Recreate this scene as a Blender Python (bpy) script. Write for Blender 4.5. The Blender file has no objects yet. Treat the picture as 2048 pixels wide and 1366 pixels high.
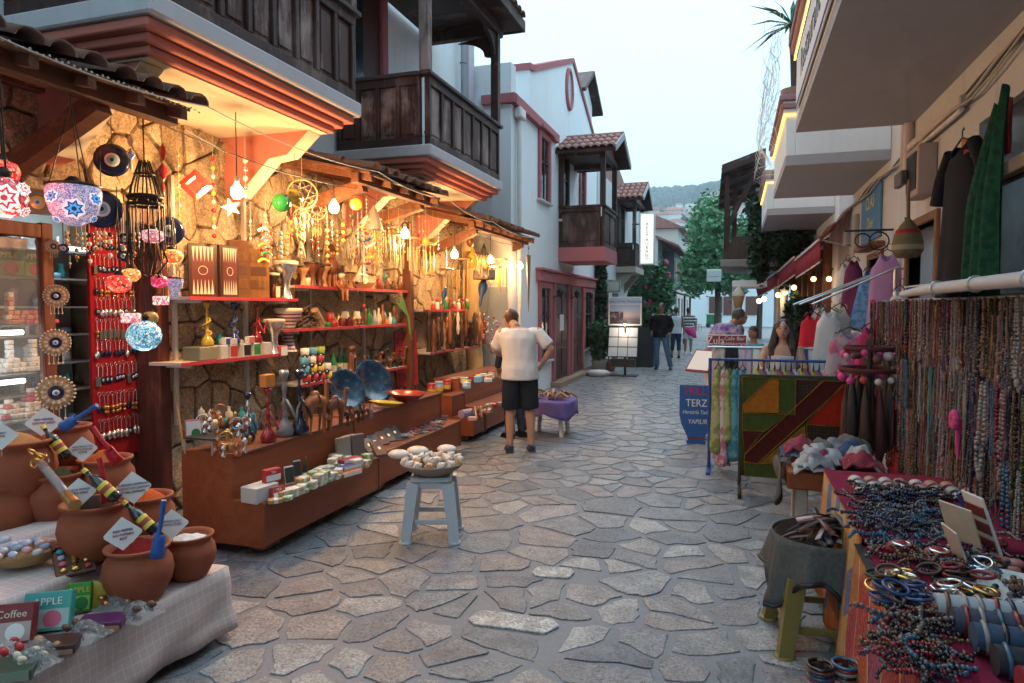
import bpy, bmesh, math, random
import numpy as np
from mathutils import Vector, Matrix, Euler
random.seed(7)
S = bpy.context.scene
COL = S.collection
PI = math.pi
R = math.radians
# ------------------------------------------------------------------ camera
CAM_H = 1.65
PITCH = math.atan(68/1365); YAW = math.atan(446/1365*math.cos(PITCH))
cd = bpy.data.cameras.new('camera'); cam = bpy.data.objects.new('camera', cd); COL.objects.link(cam)
cd.sensor_width = 36; cd.lens = 36*1365/2048; cd.clip_start = .05; cd.clip_end = 6000
cam.location = (0, 0, CAM_H); cam.rotation_euler = (PI/2-PITCH, 0, YAW)
S.camera = cam
# ------------------------------------------------------------------ sky, sun, exposure
SUN_EL, SUN_AZ = R(58), R(8)           # azimuth from +Y (the far end of the street) towards +X
w = bpy.data.worlds.new('World'); S.world = w; w.use_nodes = True
nt = w.node_tree; nt.nodes.clear()
wo = nt.nodes.new('ShaderNodeOutputWorld'); bg = nt.nodes.new('ShaderNodeBackground')
sk = nt.nodes.new('ShaderNodeTexSky'); sk.sky_type = 'NISHITA'; sk.sun_disc = False
sk.sun_elevation = SUN_EL; sk.sun_rotation = SUN_AZ; sk.air_density = 1.0; sk.dust_density = 1.5; sk.ozone_density = 1.5
mx = nt.nodes.new('ShaderNodeMix'); mx.data_type = 'RGBA'
mx.inputs['Factor'].default_value = .72
mx.inputs['B'].default_value = (7.1, 10.7, 12.3, 1)          # even overcast veil in front of the clear sky
nt.links.new(sk.outputs[0], mx.inputs['A']); nt.links.new(mx.outputs['Result'], bg.inputs[0]); bg.inputs[1].default_value = .1
nt.links.new(bg.outputs[0], wo.inputs[0])
sl = bpy.data.lights.new('sun', 'SUN'); sl.energy = .95; sl.angle = R(50); sl.color = (.86, .94, 1.0)
so = bpy.data.objects.new('sun', sl); COL.objects.link(so)
sd = Vector((math.sin(SUN_AZ)*math.cos(SUN_EL), math.cos(SUN_AZ)*math.cos(SUN_EL), math.sin(SUN_EL)))
so.rotation_euler = sd.to_track_quat('Z', 'Y').to_euler()
S.view_settings.view_transform = 'Standard'; S.view_settings.look = 'None'; S.view_settings.exposure = 0.84; S.view_settings.gamma = 1
S.render.engine = 'CYCLES'
S.cycles.use_denoising = True; S.cycles.use_adaptive_sampling = True; S.cycles.adaptive_threshold = .03; S.cycles.adaptive_min_samples = 16; S.cycles.max_bounces = 6; S.cycles.diffuse_bounces = 2; S.cycles.glossy_bounces = 3
S.cycles.transmission_bounces = 4; S.cycles.transparent_max_bounces = 8; S.cycles.sample_clamp_indirect = 4
S.cycles.volume_bounces = 1
# ------------------------------------------------------------------ photograph measure: a pixel of the 2048 px photograph met with a plane of the place
_r = Vector((math.cos(YAW), math.sin(YAW), 0))
_f = Vector((-math.sin(YAW)*math.cos(PITCH), math.cos(YAW)*math.cos(PITCH), -math.sin(PITCH))); _u = _r.cross(_f)
def _ray(x, y): return _f*1365 + _r*(x-1024) + _u*(683-y)
def az(x, y, z=0): d = _ray(x, y); return Vector((0,0,CAM_H)) + d*((z-CAM_H)/d.z)
def ax(x, y, X): d = _ray(x, y); return Vector((0,0,CAM_H)) + d*(X/d.x)
def ay(x, y, Y): d = _ray(x, y); return Vector((0,0,CAM_H)) + d*(Y/d.y)
def mpp(p): return ((Vector(p)-Vector((0,0,CAM_H))).dot(_f))/1365     # metres per photograph pixel at a point
# ------------------------------------------------------------------ objects
def link(o, parent=None):
    COL.objects.link(o)
    if parent: o.parent = parent
    return o
def tag(o, label=None, cat=None, group=None, kind=None):
    if label: o['label'] = label
    if cat: o['category'] = cat
    if group: o['group'] = group
    if kind: o['kind'] = kind
    elif cat: o['kind'] = 'thing'
    return o
def thing(name, label, cat, loc=(0,0,0), rz=0, group=None):
    o = bpy.data.objects.new(name, None); o.empty_display_size = .1; link(o)
    o.location = loc; o.rotation_euler = (0,0,rz)
    return tag(o, label, cat, group)
def copy_tree(o, parent=None):
    c = o.copy(); link(c, parent)
    for ch in o.children: copy_tree(ch, c)
    return c
I4 = Matrix.Identity(4)
def T(x, y=0, z=0):
    return Matrix.Translation(x if not isinstance(x, (int,float)) else (x,y,z))
def RX(a): return Matrix.Rotation(a, 4, 'X')
def RY(a): return Matrix.Rotation(a, 4, 'Y')
def RZ(a): return Matrix.Rotation(a, 4, 'Z')
def SC(x, y=None, z=None): return Matrix.Diagonal((x, x if y is None else y, x if z is None else z, 1))
class MB:
    """collects shapes; k = material slot of what is added next, M = transform applied to it"""
    def __init__(s): s.v=[]; s.f=[]; s.m=[]; s.s=[]; s.k=0; s.M=I4
    def add(s, vs, fs, smooth=False):
        b=len(s.v); M=s.M
        if M is I4: s.v += [tuple(p) for p in vs]
        else: s.v += [tuple(M @ Vector(p)) for p in vs]
        for f in fs: s.f.append(tuple(i+b for i in f)); s.m.append(s.k); s.s.append(smooth)
        return s
    def box(s, x0, x1, y0, y1, z0, z1, b=0):
        if b<=0:
            return s.add([(x,y,z) for x in (x0,x1) for y in (y0,y1) for z in (z0,z1)],
                [(0,1,3,2),(4,6,7,5),(0,4,5,1),(2,3,7,6),(0,2,6,4),(1,5,7,3)])
        b=min(b,abs(x1-x0)*.45,abs(y1-y0)*.45,abs(z1-z0)*.45)
        vs=[];C=[]
        for i in (0,1):
            for j in (0,1):
                for k in (0,1):
                    X=(x0,x1)[i];Y=(y0,y1)[j];Z=(z0,z1)[k];dx=(b,-b)[i];dy=(b,-b)[j];dz=(b,-b)[k]
                    n=len(vs);vs+=[(X,Y+dy,Z+dz),(X+dx,Y,Z+dz),(X+dx,Y+dy,Z)];C.append((n,n+1,n+2))
        c=lambda i,j,k,a:C[i*4+j*2+k][a]
        F=[]
        for i in (0,1):
            F.append((c(i,0,0,0),c(i,1,0,0),c(i,1,1,0),c(i,0,1,0))); F.append((c(0,i,0,1),c(1,i,0,1),c(1,i,1,1),c(0,i,1,1))); F.append((c(0,0,i,2),c(1,0,i,2),c(1,1,i,2),c(0,1,i,2)))
        for i in (0,1):
            for j in (0,1):
                F.append((c(i,j,0,0),c(i,j,1,0),c(i,j,1,1),c(i,j,0,1))); F.append((c(i,0,j,0),c(i,1,j,0),c(i,1,j,2),c(i,0,j,2))); F.append((c(0,i,j,1),c(1,i,j,1),c(1,i,j,2),c(0,i,j,2)))
        for q in C: F.append(q)
        return s.add(vs,F)
    def cbox(s, c, d, b=0): return s.box(c[0]-d[0]/2,c[0]+d[0]/2,c[1]-d[1]/2,c[1]+d[1]/2,c[2]-d[2]/2,c[2]+d[2]/2,b)
    def poly(s, pts): return s.add(pts,[tuple(range(len(pts)))])
    def prism(s, pts, h, axis='Z', o=0):
        """pts 2D polygon, extruded from o to o+h along the axis (X: pts=(y,z); Y: pts=(x,z); Z: pts=(x,y))"""
        n=len(pts)
        P={'X':lambda a,b,t:(t,a,b),'Y':lambda a,b,t:(a,t,b),'Z':lambda a,b,t:(a,b,t)}[axis]
        vs=[P(a,b,o) for a,b in pts]+[P(a,b,o+h) for a,b in pts]
        return s.add(vs,[tuple(range(n))[::-1],tuple(range(n,2*n))]+[(i,(i+1)%n,n+(i+1)%n,n+i) for i in range(n)])
    def lathe(s, prof, n=16, c=(0,0,0), smooth=True, cap=True):
        vs=[];fs=[]
        for r,z in prof:
            for i in range(n): a=2*PI*i/n; vs.append((c[0]+r*math.cos(a),c[1]+r*math.sin(a),c[2]+z))
        for j in range(len(prof)-1):
            for i in range(n): fs.append((j*n+i,j*n+(i+1)%n,(j+1)*n+(i+1)%n,(j+1)*n+i))
        s.add(vs,fs,smooth)
        if cap:
            L=len(prof)-1
            if prof[0][0]>1e-4: s.add([vs[i] for i in range(n)][::-1],[tuple(range(n))])
            if prof[L][0]>1e-4: s.add([vs[L*n+i] for i in range(n)],[tuple(range(n))])
        return s
    def cyl(s, a, b, r, n=8, r2=None, smooth=True):
        return s.tube([a,b],[r,r if r2 is None else r2],n,smooth)
    def tube(s, P, r, n=6, smooth=True, cap=True):
        P=[Vector(p) for p in P]; L=len(P); rs=r if isinstance(r,(list,tuple)) else [r]*L
        vs=[];fs=[];u=None
        for i in range(L):
            t=(P[min(i+1,L-1)]-P[max(i-1,0)])
            t=t.normalized() if t.length>1e-9 else Vector((0,0,1))
            if u is None: u=t.orthogonal().normalized()
            else:
                u=(u-t*u.dot(t)); u=u.normalized() if u.length>1e-6 else t.orthogonal().normalized()
            w2=t.cross(u)
            for k in range(n): a=2*PI*k/n; vs.append(P[i]+(u*math.cos(a)+w2*math.sin(a))*rs[i])
        for i in range(L-1):
            for k in range(n): fs.append((i*n+k,i*n+(k+1)%n,(i+1)*n+(k+1)%n,(i+1)*n+k))
        s.add(vs,fs,smooth)
        if cap and n>2: s.add([vs[k] for k in range(n)][::-1]+[vs[(L-1)*n+k] for k in range(n)],[tuple(range(n)),tuple(range(n,2*n))])
        return s
    def ball(s, c, r, n=10, m=6):
        rx,ry,rz=(r,r,r) if isinstance(r,(int,float)) else r
        vs=[(c[0],c[1],c[2]-rz)];fs=[]
        for j in range(1,m):
            p=-PI/2+PI*j/m
            for i in range(n): a=2*PI*i/n; vs.append((c[0]+rx*math.cos(p)*math.cos(a),c[1]+ry*math.cos(p)*math.sin(a),c[2]+rz*math.sin(p)))
        vs.append((c[0],c[1],c[2]+rz)); t=len(vs)-1
        for i in range(n):
            fs.append((0,1+(i+1)%n,1+i)); fs.append((t,t-n+i,t-n+(i+1)%n))
            for j in range(m-2): fs.append((1+j*n+i,1+j*n+(i+1)%n,1+(j+1)*n+(i+1)%n,1+(j+1)*n+i))
        return s.add(vs,fs,True)
    def torus(s, c, Rr, r, n=16, m=5, M=None):
        vs=[];fs=[]
        for i in range(n):
            a=2*PI*i/n
            for k in range(m):
                b=2*PI*k/m; p=Vector(((Rr+r*math.cos(b))*math.cos(a),(Rr+r*math.cos(b))*math.sin(a),r*math.sin(b)))
                if M: p=M@p
                vs.append(p+Vector(c))
        for i in range(n):
            for k in range(m): fs.append((i*m+k,((i+1)%n)*m+k,((i+1)%n)*m+(k+1)%m,i*m+(k+1)%m))
        return s.add(vs,fs,True)
    def grid(s, fn, nu, nv, smooth=True):
        vs=[fn(i/nu,j/nv) for j in range(nv+1) for i in range(nu+1)]
        return s.add(vs,[(j*(nu+1)+i,j*(nu+1)+i+1,(j+1)*(nu+1)+i+1,(j+1)*(nu+1)+i) for j in range(nv) for i in range(nu)],smooth)
    def mesh(s, name, mats):
        me=bpy.data.meshes.new(name); me.from_pydata(s.v,[],s.f)
        for m in (mats if isinstance(mats,(list,tuple)) else [mats]): me.materials.append(m)
        if s.f:
            me.polygons.foreach_set('material_index',s.m); me.polygons.foreach_set('use_smooth',s.s)
        me.update(); return me
    def build(s, name, mats, parent=None, label=None, cat=None, group=None, kind=None, loc=None, solid=0):
        o=bpy.data.objects.new(name,s.mesh(name,mats)); link(o,parent)
        if loc is not None: o.location=loc
        if solid:
            md=o.modifiers.new('thickness','SOLIDIFY'); md.thickness=solid; md.offset=0
        return tag(o,label,cat,group,kind)
def inst(me, name, parent=None, loc=(0,0,0), rot=(0,0,0), sc=1, label=None, cat=None, group=None, kind=None):
    o=bpy.data.objects.new(name,me); link(o,parent); o.location=loc; o.rotation_euler=rot
    o.scale=(sc,sc,sc) if isinstance(sc,(int,float)) else sc
    return tag(o,label,cat,group,kind)
def text(s, name, mat, parent, loc, rot, size, ext=.0012, align='CENTER', sx=1, space=1, shear=0):
    cu=bpy.data.curves.new(name,'FONT'); cu.body=s; cu.size=size; cu.extrude=ext; cu.align_x=align; cu.align_y='CENTER'
    cu.space_character=space; cu.shear=shear; cu.space_line=.9; cu.resolution_u=2
    q=bpy.data.objects.new(name,cu); me=bpy.data.meshes.new_from_object(q); bpy.data.objects.remove(q); bpy.data.curves.remove(cu)
    me.materials.clear(); me.materials.append(mat)
    o=bpy.data.objects.new(name,me); link(o,parent); o.location=loc; o.rotation_euler=rot; o.scale=(sx,1,1)
    return o
# ------------------------------------------------------------------ materials
_mc={}
def lin(c):
    """8-bit display colour to linear"""
    return tuple((x/255/12.92 if x/255<=.04045 else ((x/255+.055)/1.055)**2.4) for x in c)
class NT:
    def __init__(s, name):
        s.mat=bpy.data.materials.new(name); s.mat.use_nodes=True; s.t=s.mat.node_tree; s.t.nodes.clear()
        s.out=s.n('ShaderNodeOutputMaterial'); s.b=s.n('ShaderNodeBsdfPrincipled'); s.l(s.b.outputs[0],s.out.inputs[0])
        s.tc=s.n('ShaderNodeTexCoord'); s.co=s.tc.outputs['Object']
    def n(s,t,**k):
        x=s.t.nodes.new(t)
        for a,b in k.items(): setattr(x,a,b)
        return x
    def l(s,a,b): s.t.links.new(a,b)
    def val(s,inp,v):
        if hasattr(v,'is_linked'): s.l(v,inp)
        else: inp.default_value=v
    def mapping(s,scale=(1,1,1),rot=(0,0,0),loc=(0,0,0),co=None):
        m=s.n('ShaderNodeMapping'); s.l(co or s.co,m.inputs[0]); m.inputs['Scale'].default_value=scale; m.inputs['Rotation'].default_value=rot; m.inputs['Location'].default_value=loc
        return m.outputs[0]
    def noise(s,scale=5,detail=4,rough=.6,co=None,dist=0,col=False):
        x=s.n('ShaderNodeTexNoise'); x.inputs['Scale'].default_value=scale; x.inputs['Detail'].default_value=detail; x.inputs['Roughness'].default_value=rough; x.inputs['Distortion'].default_value=dist
        s.l(co or s.co,x.inputs['Vector']); return x.outputs['Color' if col else 'Fac']
    def voro(s,scale=5,feature='F1',co=None,out='Distance',rnd=1):
        x=s.n('ShaderNodeTexVoronoi',feature=feature); x.inputs['Scale'].default_value=scale; x.inputs['Randomness'].default_value=rnd
        s.l(co or s.co,x.inputs['Vector']); return x.outputs[out]
    def ramp(s,fac,stops,interp='LINEAR'):
        x=s.n('ShaderNodeValToRGB'); x.color_ramp.interpolation=interp; e=x.color_ramp.elements
        while len(e)<len(stops): e.new(.5)
        for q,(p,c) in zip(e,stops): q.position=p; q.color=(c,c,c,1) if isinstance(c,(int,float)) else (*c,1)
        s.l(fac,x.inputs[0]); return x.outputs[0]
    def mix(s,fac,a,b,mode='MIX'):
        x=s.n('ShaderNodeMix',data_type='RGBA',blend_type=mode); s.val(x.inputs['Factor'],fac)
        for i,v in (('A',a),('B',b)):
            if hasattr(v,'is_linked'): s.l(v,x.inputs[i])
            else: x.inputs[i].default_value=(*v,1) if len(v)==3 else v
        return x.outputs['Result']
    def math(s,op,a,b=0,c=None):
        x=s.n('ShaderNodeMath',operation=op); s.val(x.inputs[0],a); s.val(x.inputs[1],b)
        if c is not None: s.val(x.inputs[2],c)
        return x.outputs[0]
    def xyz(s,co=None):
        x=s.n('ShaderNodeSeparateXYZ'); s.l(co or s.co,x.inputs[0]); return x.outputs
    def rnd(s):
        return s.n('ShaderNodeObjectInfo').outputs['Random']
    def hsv(s,col,h=.5,sa=1,v=1):
        x=s.n('ShaderNodeHueSaturation'); s.l(col,x.inputs['Color'])
        s.val(x.inputs['Hue'],h); s.val(x.inputs['Saturation'],sa); s.val(x.inputs['Value'],v); return x.outputs[0]
    def bump(s,h,strength=.3,dist=.01):
        x=s.n('ShaderNodeBump'); x.inputs['Strength'].default_value=strength; x.inputs['Distance'].default_value=dist; s.l(h,x.inputs['Height']); s.l(x.outputs[0],s.b.inputs['Normal'])
    def set(s,col=None,rough=None,metal=None,emit=None,estr=None,spec=None,trans=None,alpha=None):
        B=s.b.inputs
        for k,v in (('Base Color',col),('Roughness',rough),('Metallic',metal),('Emission Color',emit),('Emission Strength',estr),('Specular IOR Level',spec),('Transmission Weight',trans),('Alpha',alpha)):
            if v is None: continue
            if hasattr(v,'is_linked'): s.l(v,B[k])
            else: B[k].default_value=(*v,1) if isinstance(v,tuple) and len(v)==3 else v
        return s.mat
def P(col, rough=.6, var=.18, scale=6, bump=0, bscale=40, metal=0, emit=0, spec=.5, rv=0, trans=0, name=None):
    """plain procedural material: colour broken by two noises, own tint per object (rv), fine relief"""
    if rough>=.8 and spec==.5: spec=.18
    key=('P',col,rough,var,scale,bump,bscale,metal,emit,spec,rv,trans)
    if key in _mc: return _mc[key]
    t=NT(name or 'm%d'%len(_mc))
    n=t.noise(scale,5,.65); c=t.mix(n,tuple(x*(1-var) for x in col),tuple(min(1,x*(1+var)) for x in col))
    if rv:
        r=t.rnd(); c=t.hsv(c,.5,1,t.math('MULTIPLY_ADD',r,rv*2,1-rv))
    t.set(c,t.math('MULTIPLY_ADD',n,.2,rough-.1),metal,spec=spec,trans=trans)
    if emit: t.set(emit=col,estr=emit)
    if bump: t.bump(t.noise(bscale,4,.6),bump,.004)
    _mc[key]=t.mat; return t.mat
def PX(rgb, **k): return P(tuple(round(x,4) for x in lin(rgb)), **k)
def EM(col, strength, name='glow'):
    key=('E',col,strength)
    if key in _mc: return _mc[key]
    t=NT(name); t.set((.8,.8,.8),.5,emit=col,estr=strength); t.mat.cycles.emission_sampling='NONE'; _mc[key]=t.mat; return t.mat
def PANE():
    t=NT('pane'); t.set((.8,.9,.9),.04,alpha=.10); return t.mat
def GLASS(col, rough=.05, key=None):
    k=('G',col,rough)
    if k in _mc: return _mc[k]
    t=NT('glass'); t.set(col,rough,trans=.85); t.b.inputs['IOR'].default_value=1.35; _mc[k]=t.mat; return t.mat
# ================================================================== GROUND
def clip_half(poly, nx, ny, d):
    out=[]
    for i in range(len(poly)):
        a=poly[i]; b=poly[(i+1)%len(poly)]
        da=a[0]*nx+a[1]*ny-d; db=b[0]*nx+b[1]*ny-d
        if da<=0: out.append(a)
        if (da<0<db) or (db<0<da):
            t=da/(da-db); out.append((a[0]+(b[0]-a[0])*t,a[1]+(b[1]-a[1])*t))
    return out
def cells(x0,x1,y0,y1,sx,sy,gap,rng,drop=.12,jit=.95,keep=None,wide=(.7,1,1.3)):
    """irregular stones that fill a rectangle: polygons cut by the half-way lines to their neighbours, less half a joint"""
    nx=int((x1-x0)/sx)+1; ny=int((y1-y0)/sy)+1; G={}
    for i in range(-1,nx+1):
        for j in range(-1,ny+1):
            if rng.random()<drop: continue
            q_=(x0+(i+.5+(rng.random()-.5)*jit+(.5 if j%2 else 0)*.6)*sx, y0+(j+.5+(rng.random()-.5)*jit)*sy)
            if keep is None or keep(*q_): G[(i,j)]=q_
    res=[]
    for (i,j),s in G.items():
        poly=[(x0,y0),(x1,y0),(x1,y1),(x0,y1)]; gw=wide[(i*7+j*13+i*j)%len(wide)]
        for di in range(-3,4):
            for dj in range(-3,4):
                q=G.get((i+di,j+dj))
                if q is None or q==s: continue
                ux,uy=q[0]-s[0],q[1]-s[1]; L=math.hypot(ux,uy)
                if L<1e-6: continue
                g=gap*gw/2
                poly=clip_half(poly,ux/L,uy/L,(ux*(q[0]+s[0])/2+uy*(q[1]+s[1])/2)/L-g)
                if len(poly)<3: break
            if len(poly)<3: break
        if len(poly)>=3:
            A=abs(sum(poly[k][0]*poly[(k+1)%len(poly)][1]-poly[(k+1)%len(poly)][0]*poly[k][1] for k in range(len(poly))))/2
            if A>sx*sy*.12: res.append((s,poly,A))
    return res
def rough_outline(poly,rng,amp,step):
    out=[]
    n=len(poly)
    cx=sum(p[0] for p in poly)/n; cy=sum(p[1] for p in poly)/n
    for k in range(n):
        a=poly[k]; b=poly[(k+1)%n]; L=math.hypot(b[0]-a[0],b[1]-a[1])
        if L<step*.3: continue
        m=max(1,min(3,int(L/step)))
        # round the corner: start a little after it
        for q in range(m+1):
            t=[.07,.5,.93][q] if m==2 else (.06,.36,.66,.94)[q] if m==3 else (.1,.9)[q]
            px=a[0]+(b[0]-a[0])*t; py=a[1]+(b[1]-a[1])*t
            d=rng.uniform(-amp,amp*.15); ux,uy=cx-px,cy-py; l=math.hypot(ux,uy) or 1
            out.append((px-ux/l*d,py-uy/l*d))
    return out
def stone_mesh(mb, pl, h, base, bev, rng, tilt=.0, flat=0):
    """one stone: side wall, chamfer, top made of a fan; local XY plane, height along Z"""
    n=len(pl); cx=sum(p[0] for p in pl)/n; cy=sum(p[1] for p in pl)/n
    tx,ty=rng.uniform(-tilt,tilt),rng.uniform(-tilt,tilt)
    vs=[(x,y,base) for x,y in pl]+[(x,y,h-bev+tx*(x-cx)+ty*(y-cy)) for x,y in pl]
    for x,y in pl:
        l=math.hypot(x-cx,y-cy) or 1; k=max(.5,1-bev*1.6/l)
        vs.append((cx+(x-cx)*k,cy+(y-cy)*k,h+tx*(x-cx)+ty*(y-cy)+(0 if flat else rng.uniform(-1,1)*bev*.7)))
    vs.append((cx,cy,h+(0 if flat else rng.uniform(0,.8)*bev)))
    fs=[]
    for i in range(n):
        j=(i+1)%n
        fs+=[(i,j,n+j,n+i),(n+i,n+j,2*n+j,2*n+i),(2*n+i,2*n+j,3*n)]
    mb.add(vs,fs,False)
def stone_mat(name, cols, dark, scale, rough=.6, bump=.5, pit=0):
    t=NT(name)
    r=t.rnd(); base=t.ramp(r,[(i/(len(cols)-1),c) for i,c in enumerate(cols)])
    gco=t.n('ShaderNodeNewGeometry').outputs['Position']
    n1=t.noise(scale,6,.7,gco); n2=t.noise(scale*5,5,.7,gco); n3=t.noise(scale*.45,3,.5,gco)
    c=t.mix(t.ramp(n1,[(.40,0),(.62,.8)]),base,t.hsv(base,.5,1,.5)); c=t.mix(t.ramp(n2,[(.47,0),(.58,.75)]),c,t.hsv(base,.5,.9,1.55),'MIX'); c=t.mix(t.ramp(t.noise(scale*9,4,.75,gco),[(.53,0),(.62,.75)]),c,tuple(x*.55 for x in dark))
    c=t.mix(t.ramp(n3,[(.4,.0),(.75,.5)]),c,tuple(x*.55 for x in dark))
    h=t.math('ADD',n1,t.math('MULTIPLY',n2,.5))
    if pit:
        v=t.ramp(t.voro(58,co=gco),[(.12,0),(.42,1)]); c=t.mix(v,tuple(x*.35 for x in cols[0]),c); h=t.math('ADD',h,t.math('MULTIPLY',v,.6))
    t.set(c,t.ramp(n2,[(.2,rough-.18),(.8,rough+.2)]),spec=.45); t.bump(h,bump,.012); return t.mat
t=NT('joint cement'); n1=t.noise(3,6,.7); n2=t.noise(45,4,.7); v=t.noise(.6,3,.5)
c=t.mix(n1,(.12,.125,.15),(.22,.225,.25)); c=t.mix(t.ramp(v,[(.35,0),(.7,.6)]),c,(.10,.10,.115)); c=t.mix(t.ramp(n2,[(.4,0),(.75,.5)]),c,(.24,.24,.25))
t.set(c,t.ramp(n1,[(.3,.42),(.8,.75)])); t.bump(t.math('ADD',n1,n2),.5,.01); M_JOINT=t.mat
M_PAVE=stone_mat('paving limestone',[(.23,.228,.245),(.31,.285,.28),(.14,.148,.172),(.40,.385,.385),(.31,.255,.245),(.20,.20,.22)],(.105,.107,.125),11,.34,1.0)
M_PAVE_PIT=stone_mat('pitted marble slab',[(.40,.385,.37),(.42,.40,.385)],(.30,.285,.275),3,.5,.4,pit=1)
g=MB()
ys=[-30,0,2,4,6,8,10,14,18,22,28,36,50,80,160,400,1500]; xs=[-1500,-200,-40,-12,-6,-4.6,-3,-1.5,0,1.6,3,6,12,40,200,1500]
g.add([(x,y,-.004) for y in ys for x in xs],[(j*len(xs)+i,j*len(xs)+i+1,(j+1)*len(xs)+i+1,(j+1)*len(xs)+i) for j in range(len(ys)-1) for i in range(len(xs)-1)])
street=g.build('street',M_JOINT,kind='structure',label='narrow street of crazy paving with cement joints')
rng=random.Random(11)
SLABS=[(-1.08,3.33,.50,.17,.05),(-1.05,4.05,.27,.16,.2)]       # two pitted pale slabs let into the paving
def pave_keep(x,y):
    return not any(abs(x-a)<w*.5 and abs(y-b)<d*.5+.03 for a,b,w,d,_ in SLABS)
st=cells(-4.25,1.75,1.55,34,.29,.215,.017,rng,drop=.30,keep=pave_keep,wide=(.45,.7,1,1.6,.6,2.4,1.2,.8,1.9))
cp=Vector((0,0,CAM_H))
def seen(s):
    d=Vector((s[0],s[1],0))-cp; q=d.dot(_f)
    if q<.4: return 0
    px=1024+1365*d.dot(_r)/q; py=683-1365*d.dot(_u)/q
    return (1 if -60<px<2110 and py<1440 else 0)*(1 if -3.05<s[0]<.75 or s[1]>6 else .2)/(q*q*q)
st.sort(key=lambda e:-seen(e[0])*e[2])
rest=MB()
for i,(s,pl,A) in enumerate(st):
    for a,b,w2,d2,_ in SLABS:                                  # the slabs cut their neighbours back
        ex,ey=abs(s[0]-a)-w2/2,abs(s[1]-b)-d2/2
        if max(ex,ey)<.6:
            if ex>ey: q=1 if s[0]>a else -1; pl=clip_half(pl,-q,0,-(q*a+w2/2+.04))
            else: q=1 if s[1]>b else -1; pl=clip_half(pl,0,-q,-(q*b+d2/2+.03))
    if len(pl)<3: continue
    ol=rough_outline(pl,rng,.028,.07)
    if len(ol)<4: continue
    h=rng.uniform(.001,.0045)
    if i<298:
        mb=MB(); stone_mesh(mb,[(x-s[0],y-s[1]) for x,y in ol],h,-.02,.002,rng,.010,1)
        o=mb.build('paving_stone',M_PAVE,street); o.location=(s[0],s[1],0)
    else: stone_mesh(rest,ol,h,-.02,.002,rng,.010,1)
t=NT('far paving'); r=t.voro(2.6,out='Color'); 
M_PAVE_FAR=stone_mat('paving limestone mass',[(.265,.26,.28),(.30,.29,.305)],(.115,.117,.135),6,.34,.9)
rest.build('paving_stones',M_PAVE_FAR,street,kind='stuff')
for a,b,w2,d2,rz in SLABS:
    mb=MB(); ol=rough_outline([(-w2/2,-d2*.2),(-w2*.38,-d2/2),(w2*.36,-d2*.55),(w2/2,d2*.1),(w2*.42,d2/2),(-w2*.40,d2*.5)],rng,.012,.14); stone_mesh(mb,ol,.009,-.02,.003,rng,0,1)
    o=mb.build('pitted_slab',M_PAVE_PIT,street,label='pale pitted marble slab let into the paving'); o.location=(a,b,0); o.rotation_euler=(0,0,rz)
# ================================================================== SHARED BUILDING MATERIALS
def plaster(name, col, dirt=.35, stain=(.25,.24,.25), bump=.25):
    t=NT(name); g=t.n('ShaderNodeNewGeometry').outputs['Position']
    n=t.noise(1.3,5,.65,g); n2=t.noise(9,5,.7,g); st=t.noise(1,4,.6,t.mapping((6,6,.35),co=g))
    c=t.mix(t.ramp(n,[(.35,0),(.8,dirt*.7)]),col,tuple(x*.72 for x in col)); c=t.mix(t.ramp(st,[(.55,0),(.85,dirt)]),c,stain)
    c=t.mix(t.ramp(n2,[(.55,0),(.8,dirt*.5)]),c,tuple(x*.8 for x in col))
    t.set(c,.85,spec=.25); t.bump(t.math('ADD',n2,t.math('MULTIPLY',n,.6)),bump,.01); return t.mat
def wood(name, dark, mid, worn, amount=.5, axis='z', scale=1.0, rough=.6):
    t=NT(name); g=t.n('ShaderNodeNewGeometry').outputs['Position']
    sc={'z':(9,9,.7),'y':(9,.7,9),'x':(.7,9,9)}[axis]; sc=tuple(q*scale for q in sc)
    gr=t.noise(3.2,7,.7,t.mapping(sc,co=g),.4); pa=t.noise(2.6*scale,5,.6,t.mapping({'z':(1,1,.5),'y':(1,.5,1),'x':(.5,1,1)}[axis],co=g),.6)
    c=t.mix(t.ramp(gr,[(.3,0),(.7,1)]),dark,mid); r=t.rnd()
    k=t.math('ADD',pa,t.math('MULTIPLY_ADD',r,.16,-.08)); k=t.math('ADD',k,t.math('MULTIPLY_ADD',gr,.35,-.17))
    c=t.mix(t.ramp(k,[(.62-amount*.3,0),(.72-amount*.15,.85)]),c,worn)
    t.set(c,rough,spec=.35); t.bump(gr,.5,.006); return t.mat
M_CORAL=plaster('coral paint',(.60,.20,.15),.3,(.35,.12,.09))
M_PINK=plaster('dusty pink paint',(.44,.145,.16),.3,(.28,.1,.11))
M_CREAM=plaster('cream soffit',(.70,.60,.46),.25,(.5,.42,.3))
M_WHITE=plaster('whitewash',(.82,.85,.88),.3,(.42,.43,.46))
M_WHITE2=plaster('stained whitewash',(.78,.81,.84),.8,(.22,.22,.23))
M_LIP=plaster('grey white lip',(.56,.54,.58),.5,(.3,.3,.32))
M_DKWOOD=wood('weathered dark wood',(.034,.013,.011),(.10,.036,.028),(.34,.25,.23),.42)
M_DKWOOD2=wood('dark wood',(.026,.011,.010),(.065,.027,.022),(.15,.09,.08),.2)
M_RAIL=wood('rail wood',(.03,.024,.024),(.07,.05,.047),(.16,.14,.14),.3,'y')
M_BEAM=wood('awning timber',(.10,.035,.018),(.20,.075,.035),(.30,.14,.07),.25,'y')
M_DECK=wood('awning deck',(.13,.05,.022),(.24,.10,.045),(.34,.18,.09),.2,'x')
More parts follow.
